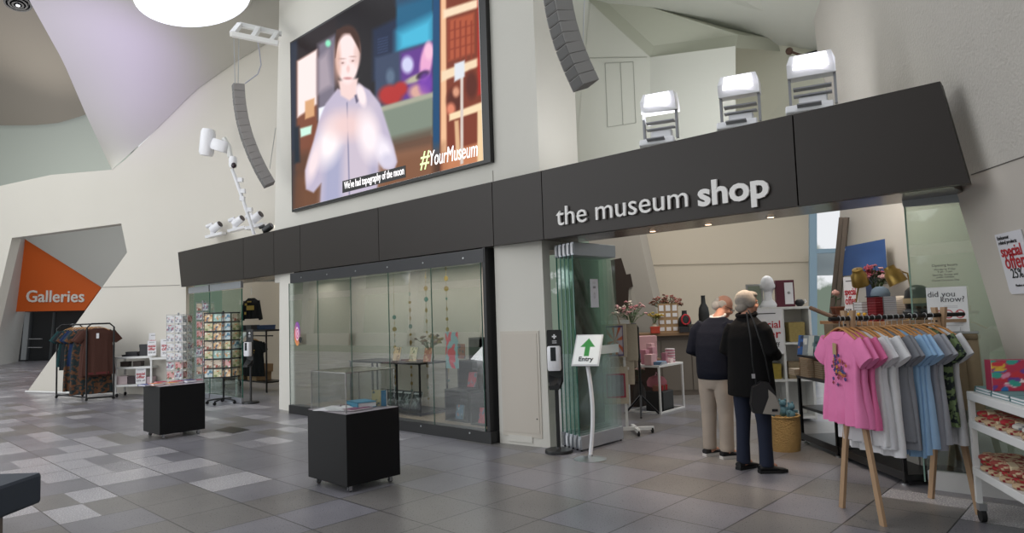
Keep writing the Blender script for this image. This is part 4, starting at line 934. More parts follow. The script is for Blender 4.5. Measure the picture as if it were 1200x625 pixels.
# ---------------- white cart left
ca, cb, cc = fl(136, 464.5), fl(177, 463.5), fl(150, 466)
cA = fl(134, 466); sc_ = dep(cA) / FPX
cH = over(134, 419, cA); cw = 42 * sc_ * 1.0
vx = Vector((RM[0][0], RM[1][0], 0)).normalized()      # direction running right across the picture
cwx = math.atan2(vx.y, vx.x) + .05
wc = thing('white_trolley', 'low white wheeled trolley of boxes beside the black dress rail', 'trolley', tuple(cA + vx * cw / 2 + Vector((-vx.y, vx.x, 0)) * .22), cwx)
def trolley(t, wd, dp, H_, shelves, legw=.03):
    for sx in (-1, 1):
        for sy in (-1, 1):
            MB().box((sx * (wd / 2 - legw / 2), sy * (dp / 2 - legw / 2), (H_ + .09) / 2), (legw, legw, H_ - .09)).build('leg', m_white, t)
            MB().tube([(sx * (wd / 2 - .03) - .014, sy * (dp / 2 - .03), .04), (sx * (wd / 2 - .03) + .014, sy * (dp / 2 - .03), .04)], .04, 14).build('wheel', m_rubber, t)
    for z in shelves: MB().box((0, 0, z), (wd, dp, .045), bev=.004).build('shelf', m_white, t)
trolley(wc, cw, .42, cH, (cH - .02, cH * .72, cH * .28))
wl_ = wc.location
Rw = rz(cwx)
def onT(x, y, z): return tuple(wl_ + (Rw @ Vector((x, y, 0))) + Vector((0, 0, z)))
def carton(label, loc, d, m, rot=0., name='box', cat='box', group=None):
    t = thing(name, label, cat, loc, rot, group); MB().box((0, 0, d[2] / 2), d, bev=.004).build('body', m, t); MB().box((0, 0, d[2] * .86), (d[0] + .006, d[1] + .006, d[2] * .26)).build('lid', m, t); return t
mb_ = mat('box_black2', '#1d1d22', .5); mp_ = mat('box_pink', '#c9b2b8', .6)
carton('black upright gift box on top of the white trolley', onT(cw * .20, -.05, cH + .003), (.16, .10, .26), mb_, cwx)
carton('flat black box lying on the white trolley top', onT(-cw * .14, -.05, cH + .003), (.34, .2, .04), mb_, cwx)
carton('smaller black box stacked on the flat black box', onT(-cw * .12, -.05, cH + .046), (.24, .14, .06), mb_, cwx + .1)
for k, (x, c, d, l) in enumerate(((-.36, '#c6b4b6', (.24, .2, .18), 'pinkish white box on the bottom shelf of the low trolley, at the left'), (-.10, '#3c3236', (.16, .2, .17), 'dark plum box on the bottom shelf of the low trolley'), (.25, '#b9a4aa', (.34, .2, .15), 'wide dusty pink box at the right of the trolley bottom shelf'))):
    carton(l, onT(x * cw, -.04, cH * .28 + .026), d, mat('bx' + c, c, .6), cwx)
for k, (x, l) in enumerate(((-.33, 'dark box on the middle shelf of the low trolley, left'), (.02, 'dark framed box on the middle shelf of the low trolley, right'))):
    carton(l, onT(x * cw, 0, cH * .72 + .026), (.17, .16, .11), mat('brown_box', '#40342f', .6), cwx)
def sale_sign(label, loc, rot, wd, ht, big=True):
    t = thing('sale_sign', label, 'sign', loc, rot)
    def f(U, V):
        p = Paint(U, V, '#e0dde2')
        return p.c
    MB().box((0, .004, ht / 2), (wd, .006, ht)).build('sheet', m_paper, t)
    MB().box((0, .03, .005), (wd, .07, .008)).build('foot', glass('acrylic', '#f6f7f6', .8), t)
    o = .85 * wd
    def ln_(s, z, sz, m, b=.0):
        x = text(s, sz, m, t, 'lettering', .0015, b); xs = [v.co.x for v in x.data.vertices]; k = o / (max(xs) - min(xs)); k = min(k, 1.15)
        for v in x.data.vertices: v.co.x *= k
        x.location = (0, -.001, z)
    ln_('special', ht * .58, ht * .23, m_red, .002); ln_('offer', ht * .36, ht * .27, m_red, .002); ln_('25% off', ht * .16, ht * .15, m_ink)
    MB().box((0, 0, ht * .90), (wd * .6, .002, ht * .02)).build('print_line', m_ink, t)
    return t
sale_sign('tall special offer sign standing at the back of the white trolley', onT(cw * .38, .12, cH + .003), cwx, .24, .50)
sale_sign('short special offer sign standing beside the black upright box', onT(cw * .44, -.10, cH + .003), cwx, .19, .33)
sale_sign('special offer sign on the bottom shelf of the white trolley', onT(cw * .18, -.17, cH * .28 + .026), cwx, .22, .34)
# second low table behind carrying another sign
q = fl(192, 464); t = thing('side_table', 'plain white low table between the trolley and the white card spinner', 'table', (q.x - .1, q.y + .15, 0), cwx)
for sx in (-1, 1):
    for sy in (-1, 1): MB().box((sx * .30, sy * .2, .40), (.03, .03, .8)).build('leg', m_white, t)
MB().box((0, 0, .82), (.66, .46, .04)).build('tabletop', m_white, t); MB().box((0, 0, .15), (.6, .42, .03)).build('shelf', m_white, t)
sale_sign('special offer sign on the low white table next to the card spinner', (t.location.x - .08, t.location.y - .02, .842), cwx, .28, .40)

# ---------------- greeting card spinners
CC = [['#c8b9a6', '#8a6f5a', '#d9cfc0', '#a04a3c'], ['#b9c9cc', '#4f7f96', '#e5e2da', '#cf8a5a'], ['#d8a9a6', '#b4504c', '#efe8e2', '#5c7a5a'], ['#cfc8a2', '#7f8f5a', '#ece7d8', '#c9753f'], ['#c2c3c8', '#6c7088', '#ecebec', '#a35a70'], ['#dcb98c', '#b06a3c', '#f0e4d0', '#50627a'], ['#e2e2e4', '#b8b8c0', '#d0b8b8', '#8c8c98'], ['#9fc0b8', '#3f7a70', '#e8ece6', '#d79a5c']]
card_proto = []
for k, c in enumerate(CC):
    o = painted('greeting_card', .105, .15, pat(c, k + 20, 16, None, .20, .15), m_print, None, 10, 14, .004); card_proto.append(o)
used_c = set()
def card(k, loc, rot, label, group, s=(1, 1, 1)):
    if k not in used_c: used_c.add(k); o = card_proto[k]
    else: o = card_proto[k].copy(); C.objects.link(o)
    o.location = loc; o.rotation_euler = rot; o.scale = s; tag(o, label, 'greeting card', group); return o
def spinner(label, P, H_, zlow, rows, faces, wdf, m_frame, metal_m, glabel, pitch, kset, seed, cs=1.):
    t = thing('card_spinner', label, 'card stand', (P[0], P[1], 0)); R = random.Random(seed)
    MB().tube([(0, 0, .05), (0, 0, H_ + .04)], .018, 10).build('pole', m_frame, t)
    for k in range(5):
        a = 2 * PI * k / 5 + .3; e = (math.cos(a) * .30, math.sin(a) * .30, .065)
        l = MB().tube([(0, 0, .10), (e[0] * .6, e[1] * .6, .085), e], .016, 8).build('base_leg', m_frame, t)
        MB().tube([(e[0] - .012, e[1], .03), (e[0] + .012, e[1], .03)], .03, 12).build('wheel', m_rubber, l)
    for (ang_, off, ncol) in faces:
        ca_, sa_ = math.cos(ang_), math.sin(ang_); nx, ny = ca_, sa_; tx_, ty__ = -sa_, ca_
        yaw_ = math.atan2(ty__, tx_)
        fr_ = MB(); w2 = ncol * pitch / 2
        for sx in range(ncol + 1):
            x = -w2 + sx * pitch; p = Vector((nx * (off - .01) + tx_ * x, ny * (off - .01) + ty__ * x, 0)); fr_.tube([p + Vector((0, 0, zlow - .02)), p + Vector((0, 0, H_))], .0045 if metal_m else .008, 5)
        for r_ in range(rows + 1):
            z = zlow + (H_ - zlow) * r_ / rows; fr_.tube([(nx * (off + .01) - tx_ * w2, ny * (off + .01) - ty__ * w2, z), (nx * (off + .01) + tx_ * w2, ny * (off + .01) + ty__ * w2, z)], .0045 if metal_m else .012, 5)
            fr_.tube([(nx * off, ny * off, z), (0, 0, z)], .005, 4)
        fr_.build('pocket_frame', m_frame, t)
        for r_ in range(rows):
            z = zlow + (H_ - zlow) * (r_ + .09) / rows; hh = (H_ - zlow) / rows * .80
            for cidx in range(ncol):
                x = -w2 + (cidx + .5) * pitch; loc = (P[0] + nx * (off + .012) + tx_ * x, P[1] + ny * (off + .012) + ty__ * x, z)
                kk = R.choice(kset)
                card(kk, loc, (-.06, 0, yaw_), glabel, glabel.replace('greeting card', 'greeting cards', 1), (pitch * .86 / .105, 1, hh / .15))
    return t
S1 = fl(209, 468); S2 = fl(262, 473)
fa1 = math.atan2(-S1.y, -S1.x) # towards the camera
H1 = over(209, 369, S1); H2 = over(262, 367, S2)
spinner('white wire greeting card spinner beside the low white table', S1, H1, .42, 7, [(fa1 - .35, .20, 2), (fa1 + .95, .20, 2)], .3, mat('wire_chrome', '#a2a4a8', .35, metal=.6), True, 'small pale greeting card in the white wire spinner', .165, (6, 6, 4, 6, 2), 5)
spinner('black greeting card spinner in front of the left shop opening', S2, H2, .52, 7, [(fa1 - .45, .26, 3), (fa1 + .55, .26, 2)], .3, m_blackm, False, 'square colourful greeting card in the black spinner', .17, (0, 1, 2, 3, 5, 7, 5, 3), 6)
S3 = fl(238, 467)
spinner('tall narrow spinner of pink cards between the white and black spinners', S3, over(238, 352, S3) - .05, .50, 8, [(fa1 - .1, .13, 2)], .2, mat('wire_chrome', '#a2a4a8', .35), True, 'slim pinkish card in the narrow spinner', .12, (2, 4, 2, 0), 9)

# ---------------- second entry sign and sanitiser in the left opening
def cross_f(U, V):
    p = Paint(U, V, '#e6e4e8'); p.poly([(.28, .36), (.36, .28), (.72, .66), (.64, .74)], '#c23038', .01); p.poly([(.64, .28), (.72, .36), (.36, .74), (.28, .66)], '#c23038', .01); p.poly([(.25, .12), (.75, .12), (.75, .17), (.25, .17)], '#4a4a50', .01); return p.c
P2 = fl(277, 471)
sign_stand('white curved sign stand with a red cross sheet by the left opening', (P2.x, P2.y), -.25, 1.36, .36, .40, cross_f, 40, 40)
P3 = fl(294, 473)
sanitiser('black hand sanitiser stand inside the left shop opening', (P3.x, P3.y), .35, 1.42)

# ---------------- inside the left opening
YL = 5.99
for k, (xa, xb) in enumerate(((222, 246), (247.5, 284))):
    a, b = atY(xa, 400, YL - .1), atY(xb, 400, YL - .1); t = thing('glass_door_panel', ('narrow glass door leaf at the far left of the left opening', 'wide glass door leaf behind the black card spinner')[k], 'door', ((a.x + b.x) / 2, YL - .1, 0))
    w_ = b.x - a.x
    MB().box((0, 0, 1.16), (w_, .012, 2.1)).build('glass', glass('door_glass_pale', '#e4eee9', 1.0, minref=.06), t)
    MB().box((0, 0, 2.29), (w_, .05, .13)).build('top_rail', m_alu, t); MB().box((0, 0, .06), (w_, .05, .10)).build('bottom_rail', m_alu, t)
    MB().box((w_ / 2, 0, 1.16), (.012, .016, 2.1)).build('glass_edge', mat('green_edge', '#1f5a4c', .15), t)
struct(MB().prism([Vector((-19.5, 8.4, 0)), Vector((-10.7, 8.4, 0)), Vector((-10.7, 8.4, 4)), Vector((-19.5, 8.4, 4))], (0, .15, 0)).build('wall_shop_left', m_shop))
struct(MB().box((-10.9, 7.35, 1.2), (.08, 2.2, 2.36)).build('wall_shop_partition', m_shop))
# shelf unit with black boxes, shirts on a rail, jacket, cartons
YB = 7.3
def at7(x, y, Y=YB): return atY(x, y, Y)
sa, sb = at7(272, 388), at7(322, 388); sz = over(297, 392, at7(297, 392)); 
sh = thing('shop_shelving', 'black metal shelving frame of dark clothes inside the left opening', 'shelf', ((sa.x + sb.x) / 2, YB, 0)); sw = sb.x - sa.x; zt = sa.z
for sx in (-1, 1):
    for sy in (-1, 1): MB().box((sx * sw / 2, sy * .2, zt / 2), (.03, .03, zt)).build('leg', m_blackm, sh)
MB().box((0, 0, zt), (sw + .03, .44, .04)).build('shelf', m_blackm, sh); MB().box((0, 0, .22), (sw + .03, .44, .03)).build('shelf', m_blackm, sh)
MB().tube([(-sw / 2, -.05, zt - .12), (sw / 2, -.05, zt - .12)], .014, 8).build('hanging_bar', m_blackm, sh)
for k, (x, l) in enumerate(((281, 'left'), (290, 'middle'), (299, 'right'))):
    p = at7(x, 385); carton('flat black gift box with gold mark on the dark shelving, ' + l, (p.x, YB - .06, zt + .022), (.26, .2, .11), mb_)
p = at7(312, 385); carton('folded dark blue cloth pile on the dark shelving', (p.x, YB, zt + .022), (.36, .26, .10), mat('navy_cloth', '#22304c', .9), 0, 'folded_cloth', 'clothes')
twotone(mat('leafy', '#2c3833', .9, var=.8, scale=30), '#1c2426', '#6a7c54', 26)
m_blk = cloth('#121214')
for k, (x, l) in enumerate(((296, 'black T-shirt hanging at the left under the dark shelving'), (301, 'black T-shirt in the middle under the dark shelving'), (308, 'black T-shirt with small gold print under the dark shelving'))):
    p = at7(x, 400); g = tee('t_shirt', l, 'T-shirt', (p.x, YB - .02 - .09 * k, zt - .14), .25, m_blk, .62, .80, .2, 'black T-shirts in the left opening', 70 + k)
    hanger('timber hanger holding the ' + l.split(' under')[0], (p.x, YB - .02 - .09 * k, zt - .12), .25, 'hangers in the left opening')
    if k == 2: MB().box((.02, -.05, -.30), (.09, .003, .03)).box((.02, -.05, -.35), (.06, .003, .02)).build('chest_print', m_gold, g)
p = at7(305, 342); g = tee('jacket', 'black jacket with gold patches hanging high inside the left opening', 'jacket', (p.x - .02, YB - .2, 2.18), .35, m_blk, .40, .46, .2, None, 81, th=.07, longs=True)
for (x, z, a, b) in ((.05, -.30, .22, .10), (-.08, -.22, .06, .05), (.02, -.16, .12, .03), (-.10, -.42, .05, .06)): MB().box((x, -.09, z), (a, .006, b)).build('gold_patch', m_gold, g)
st = tag(MB().tube([Vector((p.x - .02, YB - .2, 2.18)), Vector((p.x - .02, YB - .2, 2.36))], .006, 6).build('hanging_wire', m_steel, None), 'thin wire holding up the black and gold jacket', 'wire')
m_kr = mat('cardboard', '#8a6f52', .8)
for k, (x, z, l) in enumerate(((289, 0, 'lower left cardboard carton inside the left opening'), (304, 0, 'lower right cardboard carton inside the left opening'), (292, 1, 'upper left cardboard carton inside the left opening'), (306, 1, 'upper right cardboard carton inside the left opening'))):
    p = at7(x, 440); carton(l, (p.x, YB, .236 + z * .182), (.44, .36, .18), m_kr, 0, 'cardboard_box')
# ================================================================ GALLERIES SIGN
oc = [atd(x, y, GD - .8) for x, y in ((28, 279), (118.5, 337), (98, 364), (17.5, 365.5))]
t = thing('galleries_sign', 'orange angular wall sign reading Galleries above the far doorway', 'sign', oc[3])
MB().prism([p - oc[3] for p in oc], (-.08, .12, 0)).build('panel', mat('orange_panel', '#b8500c', .6), t)
gA, gB = atd(30, 354, GD - .85), atd(98, 354, GD - .85)
o = text('Galleries', 1.0, mat('sign_grey', '#c8c5bf', .5), t, 'lettering', .03, .012, align='LEFT'); xs = [v.co.x for v in o.data.vertices]; k = (gB - gA).length / (max(xs) - min(xs)) 
for v in o.data.vertices: v.co *= k
d_ = gB - gA; o.rotation_euler = (0, -math.atan2(d_.z, math.hypot(d_.x, d_.y)), math.atan2(d_.y, d_.x)); o.location = gA - oc[3]
# floor hatch
hp = [fl(x, y, .004) for x, y in ((252, 504), (273, 508), (293, 503.5), (270, 500))]; hc = (hp[0] + hp[2]) / 2
hb = tag(MB().prism([p - hc for p in hp], (0, 0, -.003)).build('floor_hatch', mat('hatch_dark', '#2e2c2a', .3), None), 'dark metal hatch let into the floor right of the wide plinth', 'hatch'); hb.location = hc
# bench corner at the left edge
bq = fl(2, 640); t = thing('bench', 'corner of a dark blue grey upholstered bench at the left edge', 'bench', (bq.x, bq.y, 0), YAW)
def R3(v): return v
zb1, zb0 = over(5, 567, bq), over(5, 604, bq)
MB().box((-.55 + .02, .1, (zb1 + zb0) / 2), (1.15, .5, zb1 - zb0), bev=.02).build('seat', mat('bench_fabric', '#333a44', .7), t)
for x in (-.02, -1.0): MB().box((x - .01, .0, zb0 / 2), (.04, .04, zb0)).build('leg', mat('bench_leg', '#6b6057', .5), t)

# ================================================================ SKYLIGHT, VENT
cpt = canopy(.80, .45)
def canpl():
    a = canopy(.75, .35); b = canopy(.75, .62); c = canopy(.95, .5); n = (b - a).cross(c - a).normalized(); return a, n
pa, pn = canpl()
if pn.dot(Vector(EYE) - pa) < 0: pn = -pn
pts = [atpl(228 + 68 * math.cos(q), -36 + 38 * math.sin(q), pa, tuple(pn)) for q in [2 * PI * k / 40 for k in range(40)]]
ctr = sum(pts, Vector()) / 40; off = pn * .55
t = thing('skylight', 'round glowing skylight in the curved ceiling canopy, top left', 'light', ctr)
MB().prism([p - ctr + off for p in pts], -pn * .05).build('diffuser', mat('skylight_glow', '#f2f5ff', .6, emit=.9), t)
rim = MB(); vs = [(p - ctr) * 1.0 + off * 1.0 for p in pts] + [(p - ctr) * 1.05 + off * .9 for p in pts] + [(p - ctr) * 1.10 + off * .2 for p in pts]
rim.add(vs, [(a * 40 + k, a * 40 + (k + 1) % 40, (a + 1) * 40 + (k + 1) % 40, (a + 1) * 40 + k) for a in range(2) for k in range(40)]).build('rim', MC['canopy_paint'], t, smooth=True)
vd = 19.5; vc = atd(21, 3, vd); t = thing('ceiling_vent', 'round black ringed air vent in the brown bulkhead, top left', 'vent', vc)
tow = (Vector(EYE) - vc).normalized(); 
q_ = Vector((0, 0, -1)).rotation_difference(Vector((0, 0, -1)))
vn = (tow * .35 + Vector((0, 0, -1))).normalized(); Tm = Vector((0, 0, 1)).rotation_difference(vn).to_matrix().to_4x4()
for k, r in enumerate((.34, .24, .15, .06)): MB().lathe([(r, 0), (r, .05 + .02 * k), (max(.005, r - .05), .05 + .02 * k), (max(.004, r - .05), 0)], 28, (0, 0, -.0), T=Tm).build('ring', m_blackm if k != 3 else m_steel, t)

# ================================================================ LINE ARRAY SPEAKERS
def line_array(label, path, wpx, D, n, seed):
    P = [Vector(atd(x, y, D)) for x, y in path]; t = thing('line_array_speaker', label, 'speaker', P[0]); m1 = mat('speaker_grille', '#8b8987', .7, bump=.3, bscale=300)
    # arc length resample
    L = [0]
    for a, b in zip(P[:-1], P[1:]): L.append(L[-1] + (b - a).length)
    def at_(s):
        for i in range(len(P) - 1):
            if s <= L[i + 1] + 1e-6: return P[i].lerp(P[i + 1], (s - L[i]) / (L[i + 1] - L[i]))
    wd = wpx / FPX * D; F = Vector(RM[:, 1]); seg = L[-1] / n
    for k in range(n):
        a, b = at_(k * seg), at_((k + 1) * seg); ax_ = (b - a).normalized(); X = ax_.cross(F).normalized(); Y = X.cross(ax_).normalized()
        # turned so that two faces show
        c, s = math.cos(.55), math.sin(.55); X2 = X * c + Y * s; Y2 = Y * c - X * s
        M4 = Matrix((( X2.x, Y2.x, ax_.x, 0), (X2.y, Y2.y, ax_.y, 0), (X2.z, Y2.z, ax_.z, 0), (0, 0, 0, 1))); M4.translation = (a + b) / 2 - P[0]
        MB().box((0, 0, 0), (wd * .80, wd * .75, seg * .96), T=M4, bev=.004).build('speaker_module', m1, t)
        MB().box((-wd * .405, 0, 0), (wd * .02, wd * .6, seg * .80), T=M4).build('grille', mat('grille_dark', '#6b6a69', .8), t)
    return t, P
t, P = line_array('grey curved line array speaker hanging left of the video screen', [(279, 99), (280.5, 120), (284, 141), (289, 160), (297, 181), (306, 200), (316, 217)], 15.5, 11.6, 15, 1)
MB().tube([Vector((0, 0, 0)), Vector(atd(280, 45, 11.6)) - P[0]], .008, 5).build('wire', m_steel, t); MB().tube([Vector(atd(275.5, 99, 11.5)) - P[0], Vector(atd(274, 45, 11.5)) - P[0]], .008, 5).build('wire', m_steel, t)
MB().tube([Vector(atd(x, y, 11.6)) - P[0] for x, y in ((301, 42), (304, 60), (306, 76), (302, 87), (287, 98))], .011, 6).build('cable', mat('cable_grey', '#9a9ca8', .6), t)
MB().tube([Vector(atd(x, y, 11.6)) - P[0] for x, y in ((316, 198), (323, 150))], .006, 5).build('wire', m_steel, t)
t, P = line_array('grey curved line array speaker hanging above the shop fascia, between screen and floodlights', [(652, -34), (652, -12), (655, 10), (660, 32), (666, 52), (675, 75), (687, 101)], 31, 6.3, 11, 2)
MB().tube([Vector(atd(x, y, 6.3)) - P[0] for x, y in ((683, 55), (687, -60))], .005, 5).build('wire', m_steel, t)
# bracket the left array hangs from
t = thing('rigging_bracket', 'white steel bracket on the wall carrying the left line array', 'bracket', atd(326, 45, 11.7))
o_ = Vector(atd(326, 45, 11.7))
def bk(x, y, d): return Vector(atd(x, y, d)) - o_
for a, b in (((272, 40, 11.3), (326, 51, 11.5)), ((281, 29, 11.9), (330, 40, 12.1)), ((272, 40, 11.3), (281, 29, 11.9)), ((296, 45, 11.4), (303, 33.5, 12)), ((318, 49.5, 11.5), (325, 39, 12.1))):
    MB().tube([bk(*a), bk(*b)], .055, 4).build('beam', m_white, t)

# ================================================================ SPOTLIGHTS AND CAMERAS OVER THE LEFT OPENING
D_ = 13.0
ob = Vector(atd(270, 190, D_)); t = thing('wall_projector', 'large white projector housing on an arm high on the left wall', 'projector', atd(250, 168, D_)); o_ = Vector(atd(250, 168, D_))
def px3(x, y, d=D_): return Vector(atd(x, y, d)) - o_
rg = Vector((RM[0][0], RM[1][0], RM[2][0])); upv = Vector((RM[0][2], RM[1][2], RM[2][2])); fwd = Vector((RM[0][1], RM[1][1], RM[2][1]))
V2 = Matrix(((rg.x, fwd.x, upv.x, 0), (rg.y, fwd.y, upv.y, 0), (rg.z, fwd.z, upv.z, 0), (0, 0, 0, 1)))
def VT(x, y, o, rot=0., d=D_): M_ = V2 @ Matrix.Rotation(rot, 4, 'Y'); M_.translation = Vector(atd(x, y, d)) - o; return M_
s = D_ / FPX
MB().box((0, 0, 0), (14 * s, 16 * s, 31 * s), T=VT(243, 167, o_, .1), bev=.06).build('housing', m_wht, t, smooth=True)
MB().box((0, 0, 0), (20 * s, 14 * s, 13 * s), T=VT(258, 171, o_, .3), bev=.05).build('lens_body', m_wht, t, smooth=True)
MB().tube([px3(262, 162), px3(268, 172), px3(270, 184)], .05, 8).build('arm', m_white, t, smooth=True)
t = thing('security_camera', 'small white dome camera below the white projector', 'camera', atd(272, 190, D_)); o_ = Vector(atd(272, 190, D_))
MB().box((0, 0, 0), (8 * s, 9 * s, 13 * s), T=VT(273, 190, o_), bev=.06).build('housing', m_wht, t, smooth=True)
MB().ell((0, 0, 0), (3 * s, 3 * s, 3.4 * s), 12, T=VT(274, 194, o_, 0, D_ - .12)).build('lens', mat('lens_dark', '#2a1a22', .2), t, smooth=True)
t = thing('support_pole', 'slanted white pole with small junction boxes below the dome camera', 'pole', atd(298, 272, D_)); o_ = Vector(atd(298, 272, D_))
MB().tube([px3(272, 198), px3(285, 235), px3(298, 275)], 2.0 * s, 8).build('pole', m_wht, t)
for x, y in ((282, 211), (285, 224), (284, 233), (293, 246)): MB().box((0, 0, 0), (5 * s, 5 * s, 5 * s), T=VT(x, y, o_)).build('junction_box', m_wht, t)
def small_spot(label, x, y, d=10.6, dark=False, sz=1.):
    d = dep(atY(x, y, 6.12)); o = Vector(atd(x, y, d)); t = thing('spotlight', label, 'spotlight', o); q = d / FPX * sz; m = m_wht if not dark else m_black
    MB().box((0, 0, -8 * q), (20 * q, 14 * q, 3 * q), T=VT(x, y, o, -.25, d)).build('base', m, t)
    MB().box((-1 * q, 0, -2 * q), (5 * q, 6 * q, 13 * q), T=VT(x, y, o, .05, d), bev=.02).build('yoke', m, t)
    MB().tube([(-3 * q, 0, 0), (9 * q, -2 * q, 3 * q)], 4.4 * q, 12, T=VT(x, y + 1, o, -.35, d)).build('head', m, t, smooth=True)
    MB().tube([(9 * q, -2 * q, 3 * q), (10 * q, -2.2 * q, 3.2 * q)], 3.6 * q, 12, T=VT(x, y + 1, o, -.35, d)).build('lens', mat('lens_dark', '#2a1a22', .2), t)
    MB().tube([(-9 * q, 0, 2 * q), (-2 * q, 0, 5 * q)], 2.2 * q, 8, T=VT(x, y, o, 0, d)).build('counterweight', m, t)
    return t
small_spot('small white spotlight at the left end of the fascia top', 251, 268)
small_spot('small white spotlight second from the left on the fascia top', 277, 261)
small_spot('small white spotlight third from the left on the fascia top', 298, 257, sz=1.1)
small_spot('black spotlight next to the white wall corner on the fascia top', 312, 269, dark=True, sz=.9)
def floodlight(label, x, y, s_):
    Y = 6.12; o = Vector(atY(x, y, Y)); t = thing('floodlight', label, 'floodlight', (o.x, Y, 3.12), .30); w_ = .36 * s_; z0 = o.z - 3.12
    # z0: height of the head's centre above the ledge
    MB().box((-.03, 0, z0 * .22), (w_ * 1.0, .26, .07), r=(-.35, 0, 0), bev=.01).build('ballast_box', m_wht, t); MB().box((-.03, -.11, z0 * .22 + .04), (w_ * .5, .13, .012), r=(-.35, 0, 0)).build('label_plate', mat('plate_grey', '#85868a', .5), t)
    MB().box((0, .02, z0 * .46), (w_ * .6, .10, .10), bev=.01).build('hinge', m_wht, t)
    for q in (-1, 1): MB().box((q * w_ * .47, -.03, z0 * .66), (.022, .05, z0 * .62)).build('yoke', mat('yoke_grey', '#8f9095', .4), t)
    h = MB(); a = w_ / 2
    h.prism([(-a, -.10, 0), (a, -.10, 0), (a, -.13, .11), (a * .86, -.09, .20), (-a * .86, -.09, .20), (-a, -.13, .11)], (0, .20, .02))
    hd = h.build('head', m_wht, t); hd.location = (0, 0, z0 - .03)
    le = MB().prism([(-a * .74, -.152, .05), (a * .74, -.152, .05), (a * .66, -.118, .185), (-a * .66, -.118, .185)], (0, .004, .0)).build('lamp_glass', mat('flood_glow', '#fdfbff', .4, emit=1.7), t); le.location = (0, 0, z0 - .03)
    MB().box((0, -.02, z0 * .74), (w_ * .8, .10, .012)).box((0, -.02, z0 * .60), (w_ * .8, .08, .012)).build('heat_sink', mat('yoke_grey', '#8f9095', .4), t)
    return t
floodlight('white floodlight on the fascia, leftmost of the three big lit ones', 774, 130, 1.0)
floodlight('white floodlight on the fascia, middle one of the three big lit ones', 867, 111, 1.02)
floodlight('white floodlight on the fascia, rightmost of the three, nearest the slanted wall', 951, 88, 1.08)
t = thing('wall_bracket_lamp', 'small brown knob ended arm fixed to the wall behind the right floodlight', 'bracket', atd(925, 60, 8.9)); o_ = Vector(atd(925, 60, 8.9))
mk = mat('brown_knob', '#5a4236', .5); MB().tube([(0, 0, 0), Vector(atd(945, 67, 8.9)) - o_], .018, 6).build('arm', mk, t); MB().ell((0, 0, 0), (.05, .05, .05), 10).build('knob', mk, t, smooth=True)
MB().box(Vector(atd(952, 66, 8.9)) - o_, (.16, .1, .10)).build('mount', m_blackm, t)
# soffit downlights
for k, (x, y, l) in enumerate(((765, 271, 'left'), (830, 263, 'middle'), (903, 254.5, 'right'))):
    p = fl(x, y, 2.392); t = thing('downlight', 'small recessed downlight in the bronze soffit, %s one of three' % l, 'light', p)
    MB().lathe([(.035, -.004), (.045, 0), (.045, .01)], 18).build('rim', m_steel, t); MB().lathe([(.03, -.006), (.03, -.003)], 16).build('lamp', mat('warm_glow', '#ffd8b0', .5, emit=4), t)
    spot('downlight_beam', (p.x, p.y, 2.36), (p.x, p.y - .25, 0), 48, 80, (1, .80, .62))

# ================================================================ PEOPLE
def remesh(mb, vox, name, m, parent, sm=6):
    o = mb.build(name, m, None); md = o.modifiers.new('r', 'REMESH'); md.mode = 'VOXEL'; md.voxel_size = vox; md.use_smooth_shade = True
    s_ = o.modifiers.new('s', 'SMOOTH'); s_.iterations = sm; s_.factor = .5
    bpy.context.view_layer.update(); me = bpy.data.meshes.new_from_object(o.evaluated_get(bpy.context.evaluated_depsgraph_get())); old = o.data; o.modifiers.clear(); o.data = me; bpy.data.meshes.remove(old)
    me.materials.clear(); me.materials.append(m); me.polygons.foreach_set('use_smooth', [True] * len(me.polygons)); o.parent = parent; o.name = name; return o
def limb(mb, pts, rs, n=14): return mb.tube(pts, 0, n, rs=rs)
def hand(mb, w, d, side, curl=.6):
    # w wrist point, d pointing direction, palm + five fingers
    d = Vector(d).normalized(); u = Vector((0, 0, 1)); s_ = d.cross(u).normalized() * side; dn = -u
    mb.ell(Vector(w) + d * .045, (.040, .045, .018), 12, R=Vector((0, 1, 0)).rotation_difference(d).to_matrix())
    for k, (o, l) in enumerate(((-.030, .062), (-.010, .074), (.010, .070), (.030, .055))):
        a = Vector(w) + d * .08 + s_ * o; b = a + (d * (1 - curl * .3) + dn * curl * .6).normalized() * l * .5; c = b + (d * (.5) + dn * curl * 1.2).normalized() * l * .5
        mb.tube([a - d * .02, a, b, c], .0085, 7)
    a = Vector(w) + d * .02 - s_ * .035; b = a + (d * .6 - s_ * .6).normalized() * .04; mb.tube([Vector(w) + d * .02 - s_ * .01, a, b, b + (d + dn * .3).normalized() * .03], .010, 7)
def head_mb(c, Rm, k=1.):
    # c = centre of the head, Rm = 3x3 orientation, face towards +Y
    T = Matrix.Translation(c) @ Rm.to_4x4() @ Matrix.Scale(k, 4); mb = MB()
    mb.ell((0, -.012, .025), (.076, .095, .098), 20, T=T); mb.ell((0, .035, -.045), (.058, .062, .070), 16, T=T); mb.ell((0, .055, -.095), (.028, .026, .02), 10, T=T)
    mb.ell((0, .098, -.012), (.013, .022, .024), 10, T=T); mb.ell((0, .088, .012), (.010, .014, .03), 8, T=T); mb.ell((0, .084, -.055), (.025, .012, .008), 10, T=T); mb.ell((0, .082, -.066), (.022, .012, .007), 10, T=T)
    for s_ in (-1, 1):
        mb.ell((s_ * .077, -.01, -.005), (.010, .020, .032), 10, T=T); mb.ell((s_ * .045, .062, -.03), (.024, .022, .022), 10, T=T); mb.ell((s_ * .03, .078, .030), (.024, .012, .008), 8, T=T)
    return mb, T
